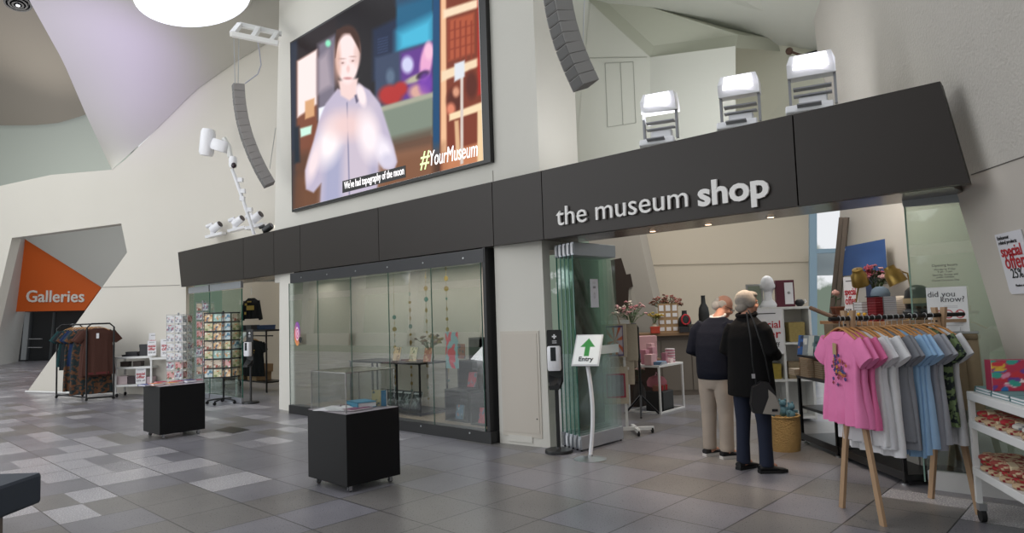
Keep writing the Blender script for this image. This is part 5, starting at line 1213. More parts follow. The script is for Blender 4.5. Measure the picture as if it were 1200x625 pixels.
def face_details(T, par, glasses=False):
    for s_ in (-1, 1):
        MB().ell((s_ * .030, .083, .010), (.011, .009, .007), 10, T=T).build('eye', mat('eye_white', '#d8d4cf', .3), par, smooth=True)
    MB().ell((0, .093, -.060), (.022, .008, .004), 8, T=T).build('mouth', mat('lip', '#9c5f56', .6), par, smooth=True)
    if glasses:
        g = MB()
        for s_ in (-1, 1): g.tube([(s_ * .032 + .022 * math.cos(q), .105, .008 + .017 * math.sin(q)) for q in [2 * PI * k / 14 for k in range(15)]], .0018, 5, T=T); g.tube([(s_ * .054, .104, .012), (s_ * .080, .06, .012), (s_ * .084, -.01, .005)], .0018, 5, T=T)
        g.tube([(-.010, .106, .01), (.010, .106, .01)], .0018, 5, T=T); g.build('glasses', m_blackm, par)
def shoe(par, c, yaw, m, sole, k=1.):
    T = Matrix.Translation(c) @ rz(yaw) @ Matrix.Scale(k, 4); mb = MB()
    rings = [(-.085, .032, .075), (-.06, .038, .085), (-.01, .038, .085), (.05, .042, .065), (.11, .046, .050), (.16, .040, .040), (.185, .022, .028)]
    vs = []; n = 14
    for y, w_, h in rings:
        for q in range(n): a = 2 * PI * q / n; vs.append((w_ * math.cos(a), y, .018 + (h - .018) * (.5 + .5 * math.sin(a))))
    fs = [(i * n + q, i * n + (q + 1) % n, (i + 1) * n + (q + 1) % n, (i + 1) * n + q) for i in range(len(rings) - 1) for q in range(n)] + [tuple(range(n))[::-1], tuple(range(6 * n, 7 * n))]
    mb.add(vs, fs, T); o = mb.build('shoe', m, par, smooth=True)
    MB().prism([(-.032, -.088, 0), (.032, -.088, 0), (.042, .02, 0), (.050, .11, 0), (.030, .185, 0), (-.030, .185, 0), (-.050, .11, 0), (-.042, .02, 0)], (0, 0, .028), T=T).build('sole', sole, o)
    return o
m_skin = mat('skin', '#c08a72', .55, var=.05, scale=8); 
# --- man
MP = (fl(834, 535) + fl(853, 536)) / 2; MP.z = 0
man = thing('person', 'white haired person in a navy jumper and beige trousers looking down', 'person', MP, -.12)
mb = MB()
hc = Vector((-.015, .24, 1.545)); Rh = Matrix.Rotation(-.75, 3, 'Z') @ Matrix.Rotation(-.55, 3, 'X')
hm, HT = head_mb(hc, Rh, 1.02); mb.v = hm.v; mb.f = hm.f; mb.mi = hm.mi
limb(mb, [(0.0, .06, 1.36), (.0, .12, 1.44), (-.01, .20, 1.50)], [.065, .058, .055])
mb.loft([(0, 0, .84, .15, .11), (0, .01, 1.0, .15, .11), (0, .04, 1.2, .17, .11), (0, .06, 1.36, .15, .09)], n=18)
for s_ in (-1, 1):
    limb(mb, [(s_ * .09, 0, .90), (s_ * .095, .01, .50), (s_ * .10, -.01, .08)], [.085, .06, .045]); limb(mb, [(s_ * .17, .05, 1.36), (s_ * .24, -.01, 1.08), (s_ * .17, .23, 1.04)], [.05, .045, .03])
    hand(mb, (s_ * .15, .25, 1.04), (-s_ * .4, 1, .05), s_)
    limb(mb, [(s_ * .10, -.03, .07), (s_ * .10, .06, .05), (s_ * .10, .12, .04)], [.04, .04, .03])
body = remesh(mb, .009, 'body', m_skin, man, 4)
face_details(HT, man, True)
hr = MB(); T = HT
hr.ell((0, -.070, -.020), (.070, .050, .055), 16, T=T); hr.ell((0, -.085, .02), (.050, .03, .05), 12, T=T)
for s_ in (-1, 1): hr.ell((s_ * .066, -.035, .012), (.018, .050, .042), 12, T=T)
remesh(hr, .006, 'hair', mat('white_hair', '#b9b2aa', .9, var=.15, scale=60), man, 2)
m_navy = cloth('#10131f')
sw_ = MB(); sw_.loft([(0, -.005, .80, .19, .14), (0, -.005, .86, .20, .148), (-.005, 0, 1.0, .20, .145), (0, .02, 1.15, .215, .145), (.005, .045, 1.28, .225, .135), (.0, .07, 1.37, .19, .11), (.0, .09, 1.425, .12, .085), (.0, .10, 1.445, .075, .07)], n=26)
for s_ in (-1, 1):
    limb(sw_, [(s_ * .15, .055, 1.37), (s_ * .215, .03, 1.30), (s_ * .27, -.02, 1.08), (s_ * .22, .12, 1.04), (s_ * .165, .235, 1.04)], [.07, .078, .062, .052, .042])
remesh(sw_, .011, 'jumper', m_navy, man, 5)
MB().tube([(.0 + .075 * math.cos(q), .105 + .072 * math.sin(q), 1.452 + .02 * math.sin(q)) for q in [2 * PI * k / 20 for k in range(21)]], .014, 7).build('shirt_collar', mat('collar_white', '#d6d0cc', .8), man, smooth=True)
tr_ = MB(); tr_.loft([(0, -.01, .93, .155, .12), (0, -.01, .86, .168, .125), (0, -.01, .78, .165, .12), (0, -.01, .70, .14, .095)], n=22)
for s_ in (-1, 1): limb(tr_, [(s_ * .088, -.01, .84), (s_ * .095, -.005, .68), (s_ * .10, 0, .45), (s_ * .102, -.01, .25), (s_ * .104, -.015, .07)], [.098, .095, .078, .072, .070], 16)
m_beige = mat('beige_cotton', '#a3968a', .9, var=.07, scale=6, bump=.5, bscale=9)
remesh(tr_, .011, 'trousers', m_beige, man, 4)
for s_ in (-1, 1): shoe(man, (s_ * .105, .0, 0), -.15 - (.25 if s_ > 0 else .1), mat('trainer_black', '#141417', .6), mat('sole_white', '#c9c4c0', .6), 1.0)
# --- woman
WPt = (fl(871, 552) + fl(901, 552)) / 2; WPt.z = 0
wo = thing('person', 'grey haired person in a long black coat and blue jeans, back to the camera', 'person', WPt, -.12)
mb = MB(); hc = Vector((-.03, .07, 1.575)); Rh = Matrix.Rotation(-.5, 3, 'Z') @ Matrix.Rotation(-.12, 3, 'X'); hm, HT = head_mb(hc, Rh, 1.0); mb.v = hm.v; mb.f = hm.f; mb.mi = hm.mi
limb(mb, [(-.02, .0, 1.36), (-.02, .02, 1.43), (-.03, .05, 1.52)], [.06, .052, .05])
mb.loft([(0, 0, .84, .15, .11), (0, 0, 1.0, .14, .10), (-.01, 0, 1.2, .16, .10), (-.01, .0, 1.36, .14, .08)], n=18)
for s_ in (-1, 1):
    limb(mb, [(s_ * .09, 0, .88), (s_ * .10, .01, .48), (s_ * .11, -.01, .08)], [.08, .055, .042]); limb(mb, [(s_ * .17, 0, 1.35), (s_ * .25, -.03, 1.12), (s_ * .15, .2, 1.10)], [.045, .04, .028])
    hand(mb, (s_ * .14, .22, 1.10), (-s_ * .5, 1, 0), s_)
    limb(mb, [(s_ * .11, -.03, .07), (s_ * .12, .06, .05), (s_ * .13, .12, .04)], [.038, .036, .03])
remesh(mb, .009, 'body', m_skin, wo, 4); face_details(HT, wo)
hr = MB(); T = HT
hr.ell((0, -.028, .028), (.092, .100, .098), 20, T=T); hr.ell((0, -.065, -.045), (.075, .055, .055), 14, T=T); hr.ell((0, .03, .085), (.07, .06, .035), 12, T=T)
for s_ in (-1, 1): hr.ell((s_ * .078, -.01, .01), (.018, .05, .055), 12, T=T)
remesh(hr, .006, 'hair', mat('grey_hair', '#8e867d', .9, var=.25, scale=50), wo, 2)
m_coat = cloth('#0b0a0b')
co = MB(); co.loft([(.0, -.0, .70, .235, .165), (0, 0, .80, .232, .16), (0, 0, .95, .222, .15), (-.005, 0, 1.1, .212, .145), (-.01, .0, 1.25, .208, .135), (-.015, .01, 1.36, .185, .11), (-.02, .02, 1.42, .12, .085), (-.025, .03, 1.46, .08, .075)], n=28, wave=.02, nw=6)
for s_ in (-1, 1): limb(co, [(s_ * .14 - .01, .0, 1.365), (s_ * .18, -.01, 1.30), (s_ * .245, -.02, 1.12), (s_ * .22, .09, 1.08), (s_ * .145, .21, 1.10)], [.065, .072, .062, .055, .048])
remesh(co, .011, 'coat', m_coat, wo, 4)
MB().tube([(-.025 + .085 * math.cos(q), .03 + .08 * math.sin(q), 1.465 + .012 * math.sin(q)) for q in [2 * PI * k / 20 for k in range(21)]], .022, 8).build('coat_collar', m_coat, wo, smooth=True)
je = MB(); je.loft([(0, 0, .90, .15, .11), (0, 0, .80, .165, .12), (0, 0, .74, .13, .09)], n=20)
for s_ in (-1, 1): limb(je, [(s_ * .09, 0, .82), (s_ * .10, 0, .65), (s_ * .108, .005, .45), (s_ * .115, -.005, .25), (s_ * .12, -.01, .055)], [.095, .085, .068, .062, .066], 16)
remesh(je, .011, 'jeans', mat('dark_denim', '#141c30', .9, var=.12, scale=10, bump=.4, bscale=10), wo, 4)
for s_ in (-1, 1): shoe(wo, (s_ * .122, -.0, 0), -.1 - (.5 if s_ > 0 else .05), mat('shoe_black', '#0e0e10', .4), m_rubber, .98)
# handbag hanging from the right side
sc2 = dep(WPt) / FPX
hb0 = WPt + Vector((0, 0, over(897, 487, WPt))); 
hb = thing('handbag', 'black and cream shoulder bag hanging on the right hip of the coat', 'bag', atd(898, 487, dep(WPt) - .26), YAW - .15)
MB().prism([(-.11, 0, .02), (.11, 0, .0), (.125, 0, .06), (.09, 0, .20), (.04, 0, .29), (-.02, 0, .30), (-.10, 0, .25), (-.125, 0, .10)], (0, .09, 0)).build('body', mat('bag_black', '#131214', .5), hb)
MB().prism([(-.03, -.004, .015), (.112, -.004, .0), (.125, -.004, .06), (.092, -.004, .17), (.03, -.004, .23), (.03, -.004, .16)], (0, .003, 0)).build('cream_flap', mat('bag_cream', '#8f8981', .6), hb)
MB().box((.075, -.009, .045), (.05, .004, .022)).build('label', m_blackm, hb)
MB().tube([(-.06, .04, .26), (-.085, .03, .45), (-.09, .03, .70), (-.10, .10, .93)], .009, 6).build('strap', m_blackm, hb, smooth=True)
MB().tube([(.06, .04, .28), (.02, .0, .52), (-.05, .05, .85), (-.08, .12, .95)], .007, 6).build('strap', m_blackm, hb, smooth=True)
MB().box((-.088, .022, .35), (.03, .008, .04)).build('buckle', m_steel, hb)
# ================================================================ SHOP INTERIOR
def W3(P, rot, v): return tuple(Vector((P[0], P[1], P[2])) + rz(rot) @ Vector(v))
CY = YAW                                          # yaw of things set square to the shop's cross aisle
# ---- tote bag stand
TB = fl(745, 508); td_ = dep(TB)
t = thing('tote_stand', 'white wheeled stand of tote bags behind the folded glass doors', 'stand', TB, CY)
Ht = over(718, 378, TB); s = td_ / FPX
MB().box((0, 0, .06), (.46, .04, .04)).build('base_bar', m_white, t); MB().box((.0, 0, .06), (.04, .44, .04)).build('base_bar', m_white, t)
for x, y in ((-.21, 0), (.21, 0), (0, -.2), (0, .2)): MB().tube([(x - .012, y, .035), (x + .012, y, .035)], .035, 12).build('wheel', m_rubber, t)
MB().box((-.10, .02, Ht / 2 + .03), (.03, .03, Ht - .06)).build('pole', m_white, t); MB().box((-.20, 0, Ht), (.36, .035, .05)).build('arm', m_white, t); MB().box((-.2, 0, Ht * .58), (.30, .03, .03)).build('arm', m_white, t)
def union(U, V):
    p = Paint(U, V, '#b9b0b8'); 
    for a in np.arange(0, 8): q = a * PI / 4 + .2; p.poly([(.5, .5), (.5 + math.cos(q - .14), .5 + math.sin(q - .14)), (.5 + math.cos(q + .14), .5 + math.sin(q + .14))], '#c2603a', .01)
    p.poly([(0, .94), (1, .94), (1, 1), (0, 1)], '#4a4068', .01); p.poly([(0, 0), (1, 0), (1, .05), (0, .05)], '#4a4068', .01); p.poly([(0, 0), (.06, 0), (.06, 1), (0, 1)], '#6a5a80', .01); p.poly([(.94, 0), (1, 0), (1, 1), (.94, 1)], '#4a4068', .01); return p.c
def lattice(U, V):
    p = Paint(U, V, '#8d8f95'); p.c = p.c * (1 - .35 * (np.sin(U * 60) * np.sin(V * 60) > 0.1)[..., None]); 
    for a in ((0, 0, 1, .06), (0, .94, 1, 1), (0, 0, .08, 1), (.92, 0, 1, 1)): p.poly([(a[0], a[1]), (a[2], a[1]), (a[2], a[3]), (a[0], a[3])], '#9c2236', .01)
    return p.c
def leaf_f(U, V): return pat(['#3c5a6a', '#a85a4a', '#c7bda8'], 5, 8, '#b8ad98')(U, V)
def tote(label, dx, dy, zt, wd, ht, f, fw, fh, rot=0.):
    g = thing('tote_bag', label, 'bag', W3(TB, CY, (dx, dy, zt - ht)), CY + rot)
    MB().loft([(0, 0, 0, wd / 2 * .96, .02), (0, 0, .05, wd / 2, .028), (0, 0, ht * .5, wd / 2, .024), (0, 0, ht, wd / 2, .012)], n=24).build('bag', mat('calico', '#b3a794', .9, bump=.3, bscale=20), g, smooth=60)
    pr = painted('print', fw, fh, f, m_print, g, 30, 40, .002); pr.location = (0, -.032, (ht - fh) / 2)
    for q in (-1, 1): MB().tube([(-.08, q * .012, ht), (-.06, q * .01, ht + .1), (0, 0, ht + .14), (.06, q * .01, ht + .1), (.08, q * .012, ht)], .006, 5).build('handle', MC['calico'], g)
    return g
tote('calico tote bag with an orange rayed flag print, topmost behind the glass', -.23, -.07, Ht - .02, .33, .42, union, .22, .38, .12)
tote('calico tote bag with a red bordered grey pattern, lowest on the stand', -.24, -.06, Ht * .60, .34, .46, lattice, .25, .30, .1)
tote('plain calico tote bag behind the flag print one', -.08, .05, Ht - .03, .34, .46, leaf_f, .1, .1, -.4)
tote('calico tote bag with small coloured patch behind the red bordered one', -.12, .06, Ht * .72, .30, .40, leaf_f, .12, .12, -.2)
# ---- black tripod stand
TP = fl(752, 488); t = thing('tripod_stand', 'black tripod display stand between the totes and the white table', 'stand', TP, CY)
Hs = over(748, 380, TP)
MB().tube([(0, 0, .25), (0, 0, Hs - .05), (-.03, 0, Hs), (-.16, 0, Hs + .01)], .018, 8).build('pole', m_blackm, t)
for a in (.3, 2.4, 4.5): MB().tube([(0, 0, .3), (.28 * math.cos(a), .28 * math.sin(a), .02)], .016, 8).build('leg', m_blackm, t)
for k, (c, l) in enumerate((('#8d8273', 'beige scarf hanging on the black tripod stand'), ('#5a4a5c', 'purple scarf hanging on the black tripod stand'))):
    g = tag(MB().loft([(0, 0, 0, .05, .02), (.01, 0, .25, .06, .02), (0, 0, .5, .04, .02), (0, 0, .6, .02, .012)], n=16, wave=.2, nw=4).build('scarf', cloth(c), None, smooth=True), l, 'scarf'); g.location = W3(TP, CY, (-.08 - .07 * k, -.03, Hs - .62)); g.rotation_euler = (0, 0, CY)
# ---- white frame table
Ta, Tb = fl(775, 486), fl(803, 478); tdir = (Tb - Ta).normalized(); tyaw = math.atan2(tdir.y, tdir.x); tw_ = (Tb - Ta).length; Hz = over(775, 430, Ta); back = Vector((-tdir.y, tdir.x, 0)); tdp = .55
Tc = Ta + tdir * tw_ / 2 + back * tdp / 2
t = thing('side_table', 'white cube framed table stacked with pink gifts inside the shop', 'table', Tc, tyaw)
MB().box((0, 0, Hz), (tw_, tdp, .03)).build('tabletop', m_white, t)
for sx in (-1, 1):
    for sy in (-1, 1): MB().box((sx * (tw_ / 2 - .015), sy * (tdp / 2 - .015), Hz / 2), (.025, .025, Hz)).build('leg', m_white, t)
for sx in (-1, 1): MB().box((sx * (tw_ / 2 - .015), 0, .015), (.025, tdp - .06, .025)).build('rail', m_white, t); MB().box((0, sx * (tdp / 2 - .015), .015), (tw_ - .06, .025, .025)).build('rail', m_white, t)
m_pink = [mat('pink_box%d' % k, c, .6) for k, c in enumerate(('#c08f98', '#b97f8c', '#cfa5a8', '#a8707c'))]
def onTb(u, v, z=Hz + .017): return W3(Tc, tyaw, (u, v, z))
n_ = 0
for k in range(5):
    g = thing('gift_tin', 'round pink banded tin, %s in the stack on the white table' % ('lowest', 'second', 'third', 'fourth', 'topmost')[k], 'tin', onTb(tw_ * .36, -.12, Hz + .017 + k * .042), tyaw); MB().lathe([(.072, 0), (.072, .026)], 24).build('base', m_pink[1], g); MB().lathe([(.075, .026), (.075, .037), (.07, .040)], 24).build('lid', mat('tin_pale', '#c9bfc2', .5), g)
for k, (u, v, d, c, l) in enumerate(((-.05, .02, (.11, .09, .25), 0, 'tall pink gift box at the middle of the white table'), (-.22, .05, (.10, .09, .22), 1, 'tall rose gift box left on the white table'), (.10, .12, (.09, .09, .30), 2, 'tallest pale pink gift box at the back of the white table'), (-.33, -.1, (.16, .12, .16), 2, 'low pale pink box at the left of the white table'), (.02, -.16, (.07, .07, .16), 3, 'slim mauve box at the front of the white table'))):
    carton(l, onTb(u * tw_ / .8, v), d, m_pink[c], tyaw)
for k in range(3): book('flat blue grey book, %s of the pile on the white framed table' % ('lowest', 'middle', 'top')[k], onTb(-tw_ * .27, -.17, Hz + .017 + k * .016), .26, .18, .015, mat('bluegrey', '#5c7c9c', .5), tyaw + .1 * k)
# more pink goods on a low shelf left of the table
LSh = fl(745, 470); ls_d = dep(LSh)
def bx_at(x, yb, yt, wpx, D, label, m, name='box', cat='box', dp=.12, rot=CY):
    p = atd(x, yb, D); h = (yb - yt) / FPX * D; return carton(label, p, (wpx / FPX * D, dp, h), m, rot, name, cat)
# ---- counter with jewellery
CD = 12.2
a, b = atd(738, 392, CD), atd(842, 388, CD); zc = (a.z + b.z) / 2
cc_ = (a + b) / 2; wc_ = (b - a).length
t = thing('shop_counter', 'long timber topped counter along the back of the shop', 'counter', (cc_.x, cc_.y, 0), CY - .05)
MB().box((0, .1, zc - .02), (wc_ + .1, .62, .05)).build('worktop', mat('counter_wood', '#8a6c4e', .5, var=.12), t); MB().box((0, .14, (zc - .05) / 2), (wc_, .5, zc - .05)).build('body', mat('counter_body', '#5f564d', .6), t)
for k in range(3): MB().box((-wc_ / 2 + wc_ * (k + .5) / 3, -.115, zc * .48), (wc_ / 3 - .02, .012, zc * .8)).build('panel', mat('counter_panel', '#6f675e', .6), t)
def onC(x, y, dd=0.): p = atd(x, y, CD + dd); return Vector((p.x, p.y, zc + .006))
# pegboard of earrings
eb = thing('earring_board', 'kraft brown board of small white earring cards on the counter', 'display board', onC(784, 391, .02), CY - .1); w_ = 23 / FPX * CD; h_ = 34 / FPX * CD
MB().box((0, 0, h_ / 2), (w_, .02, h_)).build('board', mat('kraft2', '#a38764', .8), eb)
for i in range(3):
    for j in range(4): MB().box((-w_ / 3 + i * w_ / 3, -.013, h_ * (.12 + .24 * j)), (w_ * .23, .004, h_ * (.13 if j < 3 else .2))).build('earring_card', m_paper, eb)
def bust(label, x, yb, hpx, red, D=0.):
    g = thing('necklace_bust', label, 'jewellery bust', onC(x, yb, D), CY); h = hpx / FPX * CD; r = h * .30 if red is not None else h * .15
    MB().lathe([(r * .8, 0), (r * .95, h * .1), (r * 1.05, h * .45), (r * .9, h * .65), (r * .45, h * .78), (r * .38, h * .95), (r * .42, h)], 20, sy=.6).build('bust', m_black, g, smooth=True)
    if red is not None: MB().tube([(r * .62 * math.sin(q), -r * .62 - .01, h * .58 + r * .75 * math.cos(q)) for q in [2 * PI * k / 20 for k in range(21)]], .014, 6).build('necklace', m_red if red else m_steel, g, smooth=True)
bust('black jewellery bust wearing a red necklace beside the earring board', 803, 389, 25, True, -.05)
bust('tall black jewellery bust just left of the white haired person', 826, 389, 42, None, .1)
carton('dark framed card box under the red necklace bust', onC(803, 396, -.22), (.2, .08, .10), mb_, CY)
bouquet('big dried bouquet of brown and pink blooms standing at the back of the counter', onC(782, 388, .30), .74, .32, ['#7a4c40', '#8c5a4c', '#a86a60', '#6a5040'], '#5c5a44', 44, mat('vase_brown', '#6a5848', .6), 11, .34, .07, dry=True)
bouquet('flower arrangement with pink and white blooms and green leaves near the tote bags', onC(741, 392, -.3), .62, .34, ['#c79a98', '#b8787a', '#e0d2c4', '#8c6c6a'], '#3d5a34', 36, mat('pot_dark', '#3a3430', .6), 12, .20, .08)
bouquet('small yellow sprig in a pale round vase left of the earring board', onC(767, 391, -.05), .44, .16, ['#a8963c', '#b89a4c'], '#6a6a3a', 10, mat('vase_pale', '#a89c88', .5), 13, .17, .07)
carton('orange red box between the pale vase and the earring board', onC(768, 392, -.2), (.16, .07, .12), mat('orange_box', '#b5402a', .6), CY)
bx_at(757, 418, 394, 24, 11.0, 'pale pink picture box on the gift display left of the white table', m_pink[2], dp=.2)
gl_ = fl(750, 480); p = atd(752, 420, 11.0); t = thing('display_block', 'brown timber block table holding the pink picture box', 'table', (p.x, p.y, 0), CY); MB().box((0, .0, p.z / 2 - .015), (.5, .36, p.z - .03)).build('body', mat('block_wood', '#4f4037', .7), t); MB().box((0, 0, p.z - .015), (.54, .40, .03)).build('tabletop', mat('block_wood2', '#7c6450', .6), t)
for k, (x, c, l) in enumerate(((742, '#c9b9b4', 'cream box beside the pink picture box'), (766, '#8a5c60', 'dusky red box right of the pink picture box'))): pass
for k, (x, yt, c, l) in enumerate(((741, 405, '#b9a59c', 'cream candle jar on the timber block table, left'), (747, 400, '#8a90a8', 'blue grey candle jar on the timber block table'), (764, 404, '#a8606a', 'red candle jar on the timber block table, right'))):
    q = atd(x, 420, 10.85); g = thing('candle_jar', l, 'jar', (q.x, q.y, p.z + .001)); MB().lathe([(.035, 0), (.038, .01), (.038, .10), (.034, .11)], 18).build('jar', mat('jar' + c, c, .4), g, smooth=True); MB().lathe([(.037, .11), (.037, .135)], 18).build('lid', m_steel, g)
for k, (x, yb, yt, wp, D, c, l) in enumerate(((738, 420, 404, 8, 10.9, '#b89a98', 'small dusty pink carton at the left end of the timber block table'), (759, 432, 418, 12, 10.6, '#7f94b0', 'blue carton in front of the timber block table'), (772, 398, 390, 14, 11.6, '#d0b0b0', 'pale pink carton on the counter front edge'), (748, 404, 396, 16, 11.4, '#8a5a48', 'rust carton on the counter near the flowers'), (790, 404, 396, 12, 11.5, '#6f6a68', 'grey carton on the counter front edge'), (812, 388, 380, 10, 12.0, '#4a4440', 'dark carton beside the tall black bust'))):
    if k in (1, 2, 3, 4): continue
    bx_at(x, yb, yt, wp, D, l, mat('extra' + c, c, .6), dp=.12)
for k, (dx, dy, d, c, l) in enumerate(((-.17, -.08, (.10, .10, .16), '#b98a90', 'rose box at the left front of the timber block table'), (.17, -.10, (.12, .10, .12), '#cdb6b2', 'pale blush box at the right front of the timber block table'), (.02, -.13, (.12, .08, .08), '#7c8fae', 'small blue box at the front centre of the timber block table'))):
    carton(l, (p.x + dx, p.y + dy, p.z + .002), d, mat('gift' + c, c, .6), CY)
for k, (u, v, d, c, l) in enumerate(((-.42, .14, (.14, .10, .20), '#c7a2a6', 'tall blush box at the far left corner of the white table'), (.20, .14, (.10, .10, .18), '#b5808a', 'rose box at the back right of the white table'), (.16, -.17, (.10, .08, .06), '#dcc6c6', 'small white pink box at the front of the white table'))):
    carton(l, onTb(u * tw_ / .8, v), d, mat('gift' + c, c, .6), tyaw)
# pictures on the leaning wall
cp = [(716, 305), (728, 302.5), (734, 322), (739, 321), (742, 336), (737, 338), (736, 362), (722, 366)]
g = tag(MB().prism([atd(x, y, 12.75) for x, y in cp], tuple(fwd * .05)).build('wall_sculpture', mat('sculpture_brown', '#2f231c', .8), None), 'dark brown cross shaped object leaning on the grey wall behind the glass doors', 'sculpture')
g = tag(MB().prism([atd(x, y, 12.8) for x, y in ((737, 336), (741, 335), (750, 372), (744, 374))], tuple(fwd * .04)).build('pale_board', mat('pale_board', '#a8a49c', .8), None), 'narrow pale board leaning beside the dark cross shaped object', 'board')
# under the white table
g = thing('gift_basket', 'round pink quilted basket under the white framed table', 'basket', W3(Tc, tyaw, (.12, .05, .32)), tyaw); MB().lathe([(.10, 0), (.15, .03), (.155, .10), (.12, .16), (.05, .19)], 24).build('body', mat('quilt_pink', '#a8656e', .8, bump=.4, bscale=40), g, smooth=True); MB().tube([(-.06, 0, .17), (0, 0, .24), (.06, 0, .17)], .008, 6).build('handle', m_pink[0], g)
g = thing('storage_bin', 'black bin of red packets under the white framed table', 'bin', W3(Tc, tyaw, (0, -.05, .002)), tyaw); MB().box((0, 0, .15), (.34, .3, .30), bev=.01).build('bin', m_black, g)
for k in range(4): MB().box((-.11 + .07 * k, -.02, .33), (.05, .12, .10), r=(.1, .1 * (k - 1), .2 * k)).build('packet', m_red if k % 2 else mat('packet_brown', '#8a5a4a', .6), g)
bouquet('pink paper flowers in a dark pot below the tote bags', (fl(752, 478).x - .1, fl(752, 478).y + .1, 0), .75, .2, ['#b08088', '#8c5a62', '#c4a89c'], '#3c4a2c', 14, mat('pot_dark', '#3a3430', .6), 17, .40, .12)

# ---- white bookcase with mannequin head
SD = 9.0; a, b = atd(887, 362, SD), atd(948, 358, SD - .0)
Hb = (a.z + b.z) / 2; wb = (b - a).length; bc = (a + b) / 2
t = thing('bookcase', 'white open bookcase behind the two people', 'bookcase', (bc.x, bc.y, 0), CY - .12)
MB().box((0, .32, Hb / 2), (wb, .02, Hb)).build('back', m_white, t)
for x in (-wb / 2 + .015, -wb * .02, wb / 2 - .015): MB().box((x, .15, Hb / 2), (.03, .32, Hb - .06)).build('upright', m_white, t)
for z in (.06, Hb * .36, Hb * .68, Hb - .015): MB().box((0, .15, z), (wb + (.0), .33, .03)).build('shelf', m_white, t)
bl_ = Vector((bc.x, bc.y, 0)); by = CY - .12
def onB(u, v, z): return W3(bl_, by, (u, v, z))
g = thing('mannequin_head', 'plain white mannequin head on top of the bookcase', 'mannequin', onB(wb * (-.22), .12, Hb + .002), by - .4)
mb = MB(); hm, _ = head_mb(Vector((0, 0, .29)), Matrix.Identity(3), 1.15); mb.v = hm.v; mb.f = hm.f; mb.mi = hm.mi; limb(mb, [(0, -.01, .08), (0, -.005, .22)], [.055, .05]); mb.lathe([(.10, 0), (.11, .03), (.09, .07), (.05, .11)], 20, sy=.8); remesh(mb, .008, 'head', m_wht, g, 4)
g = thing('display_folder', 'maroon presentation box with a white label on top of the bookcase', 'box', onB(wb * .10, .14, Hb + .002), by); MB().box((0, 0, .18), (.24, .08, .36), bev=.005).build('box', mat('maroon', '#5a1f30', .5), g); MB().box((.045, -.043, .18), (.11, .004, .29)).build('label', m_paper, g); MB().ell((.045, -.046, .19), (.02, .003, .02), 10).build('seal', m_steel, g)
g = thing('teapot', 'small black and white round teapot at the right end of the bookcase top', 'teapot', onB(wb * .36, .12, Hb + .002), by); MB().lathe([(.03, 0), (.06, .03), (.062, .06), (.04, .09), (.012, .10)], 18).build('pot', m_black, g, smooth=True); MB().tube([(.05, 0, .04), (.09, 0, .06), (.07, 0, .09)], .009, 6).build('handle', m_paper, g)
g = thing('framed_print', 'pale green picture frame behind the mannequin head', 'picture', onB(-wb * .46, .16, Hb + .002), by); MB().box((0, 0, .16), (.22, .02, .32)).build('frame', m_steel, g); MB().box((0, -.012, .16), (.17, .004, .27)).build('print', mat('sage', '#8a9484', .6), g)
g = sale_sign('special offer sign fixed to the bookcase side behind the black coat', onB(-wb * .34, -.04, Hb - .62), by, .42, .60)
for k, (u, z, d, c, l) in enumerate(((.24, .68, (.2, .2, .26), '#9c8a52', 'yellow patterned gift box on the upper right bookcase shelf'), (-.25, .36, (.22, .2, .2), '#a08c3c', 'gold box on the middle left bookcase shelf'), (-.24, .68, (.14, .12, .04), '#6a4038', 'flat red brown box on the upper left bookcase shelf'), (.22, .36, (.24, .2, .22), '#8a7a60', 'tan box on the middle right bookcase shelf'))):
    carton(l, onB(u * wb, .12, Hb * z + .017), d, mat('gb' + c, c, .6, var=.3, scale=30), by)
g = thing('spray_bottle', 'clear spray bottle with a yellow trigger behind the white haired person', 'bottle', onC(842, 386, .1), CY); MB().lathe([(.035, 0), (.037, .01), (.037, .13), (.015, .18), (.012, .21)], 18).build('bottle', glass('acrylic', '#f6f7f6', .8), g, smooth=True); MB().box((0, 0, .235), (.03, .03, .05)).box((-.03, 0, .25), (.06, .02, .02)).build('trigger', mat('trigger_yellow', '#c9b83c', .5), g)
# ---- basket with knitted toys
BP = fl(918.5, 527); rb_ = 19.5 / FPX * dep(BP)
t = thing('woven_basket', 'round woven straw basket on the floor beside the coat wearer', 'basket', BP); Hk = over(918, 487, BP)
def straw():
    m = mat('straw', '#ab8c58', .85, var=.25, scale=12, bump=.8, bscale=70); return m
MB().lathe([(rb_ * .94, 0), (rb_ * 1.0, Hk * .3), (rb_ * 1.02, Hk * .7), (rb_, Hk), (rb_ * .96, Hk), (rb_ * .96, Hk * .8), (rb_ * .93, Hk * .78)], 32).build('basket', straw(), t, smooth=60)
MB().tube([(rb_ * math.cos(q), rb_ * math.sin(q), Hk) for q in [2 * PI * k / 30 for k in range(31)]], .010, 6).build('rim', straw(), t, smooth=True)
m_kn = mat('blue_knit', '#5f8796', .9, var=.15, bump=.5, bscale=120)
for k, (x, y, z, l) in enumerate(((-.09, -.03, .02, 'left blue knitted toy in the straw basket'), (.0, .04, .05, 'middle blue knitted toy sitting highest in the straw basket'), (.09, -.02, .03, 'right blue knitted toy in the straw basket'))):
    g = thing('knitted_toy', l, 'soft toy', (BP.x + x * 1.2, BP.y + y, Hk - .01 + z), k * .6); mb = MB().ell((0, 0, 0), (.05, .045, .06), 12).ell((0, -.01, .085), (.038, .038, .036), 12)
    for q in (-1, 1): mb.tube([(q * .03, 0, .03), (q * .075, -.02, .03)], .016, 8).ell((q * .028, 0, .118), (.012, .01, .016), 8)
    mb.build('body', m_kn, g, smooth=True)
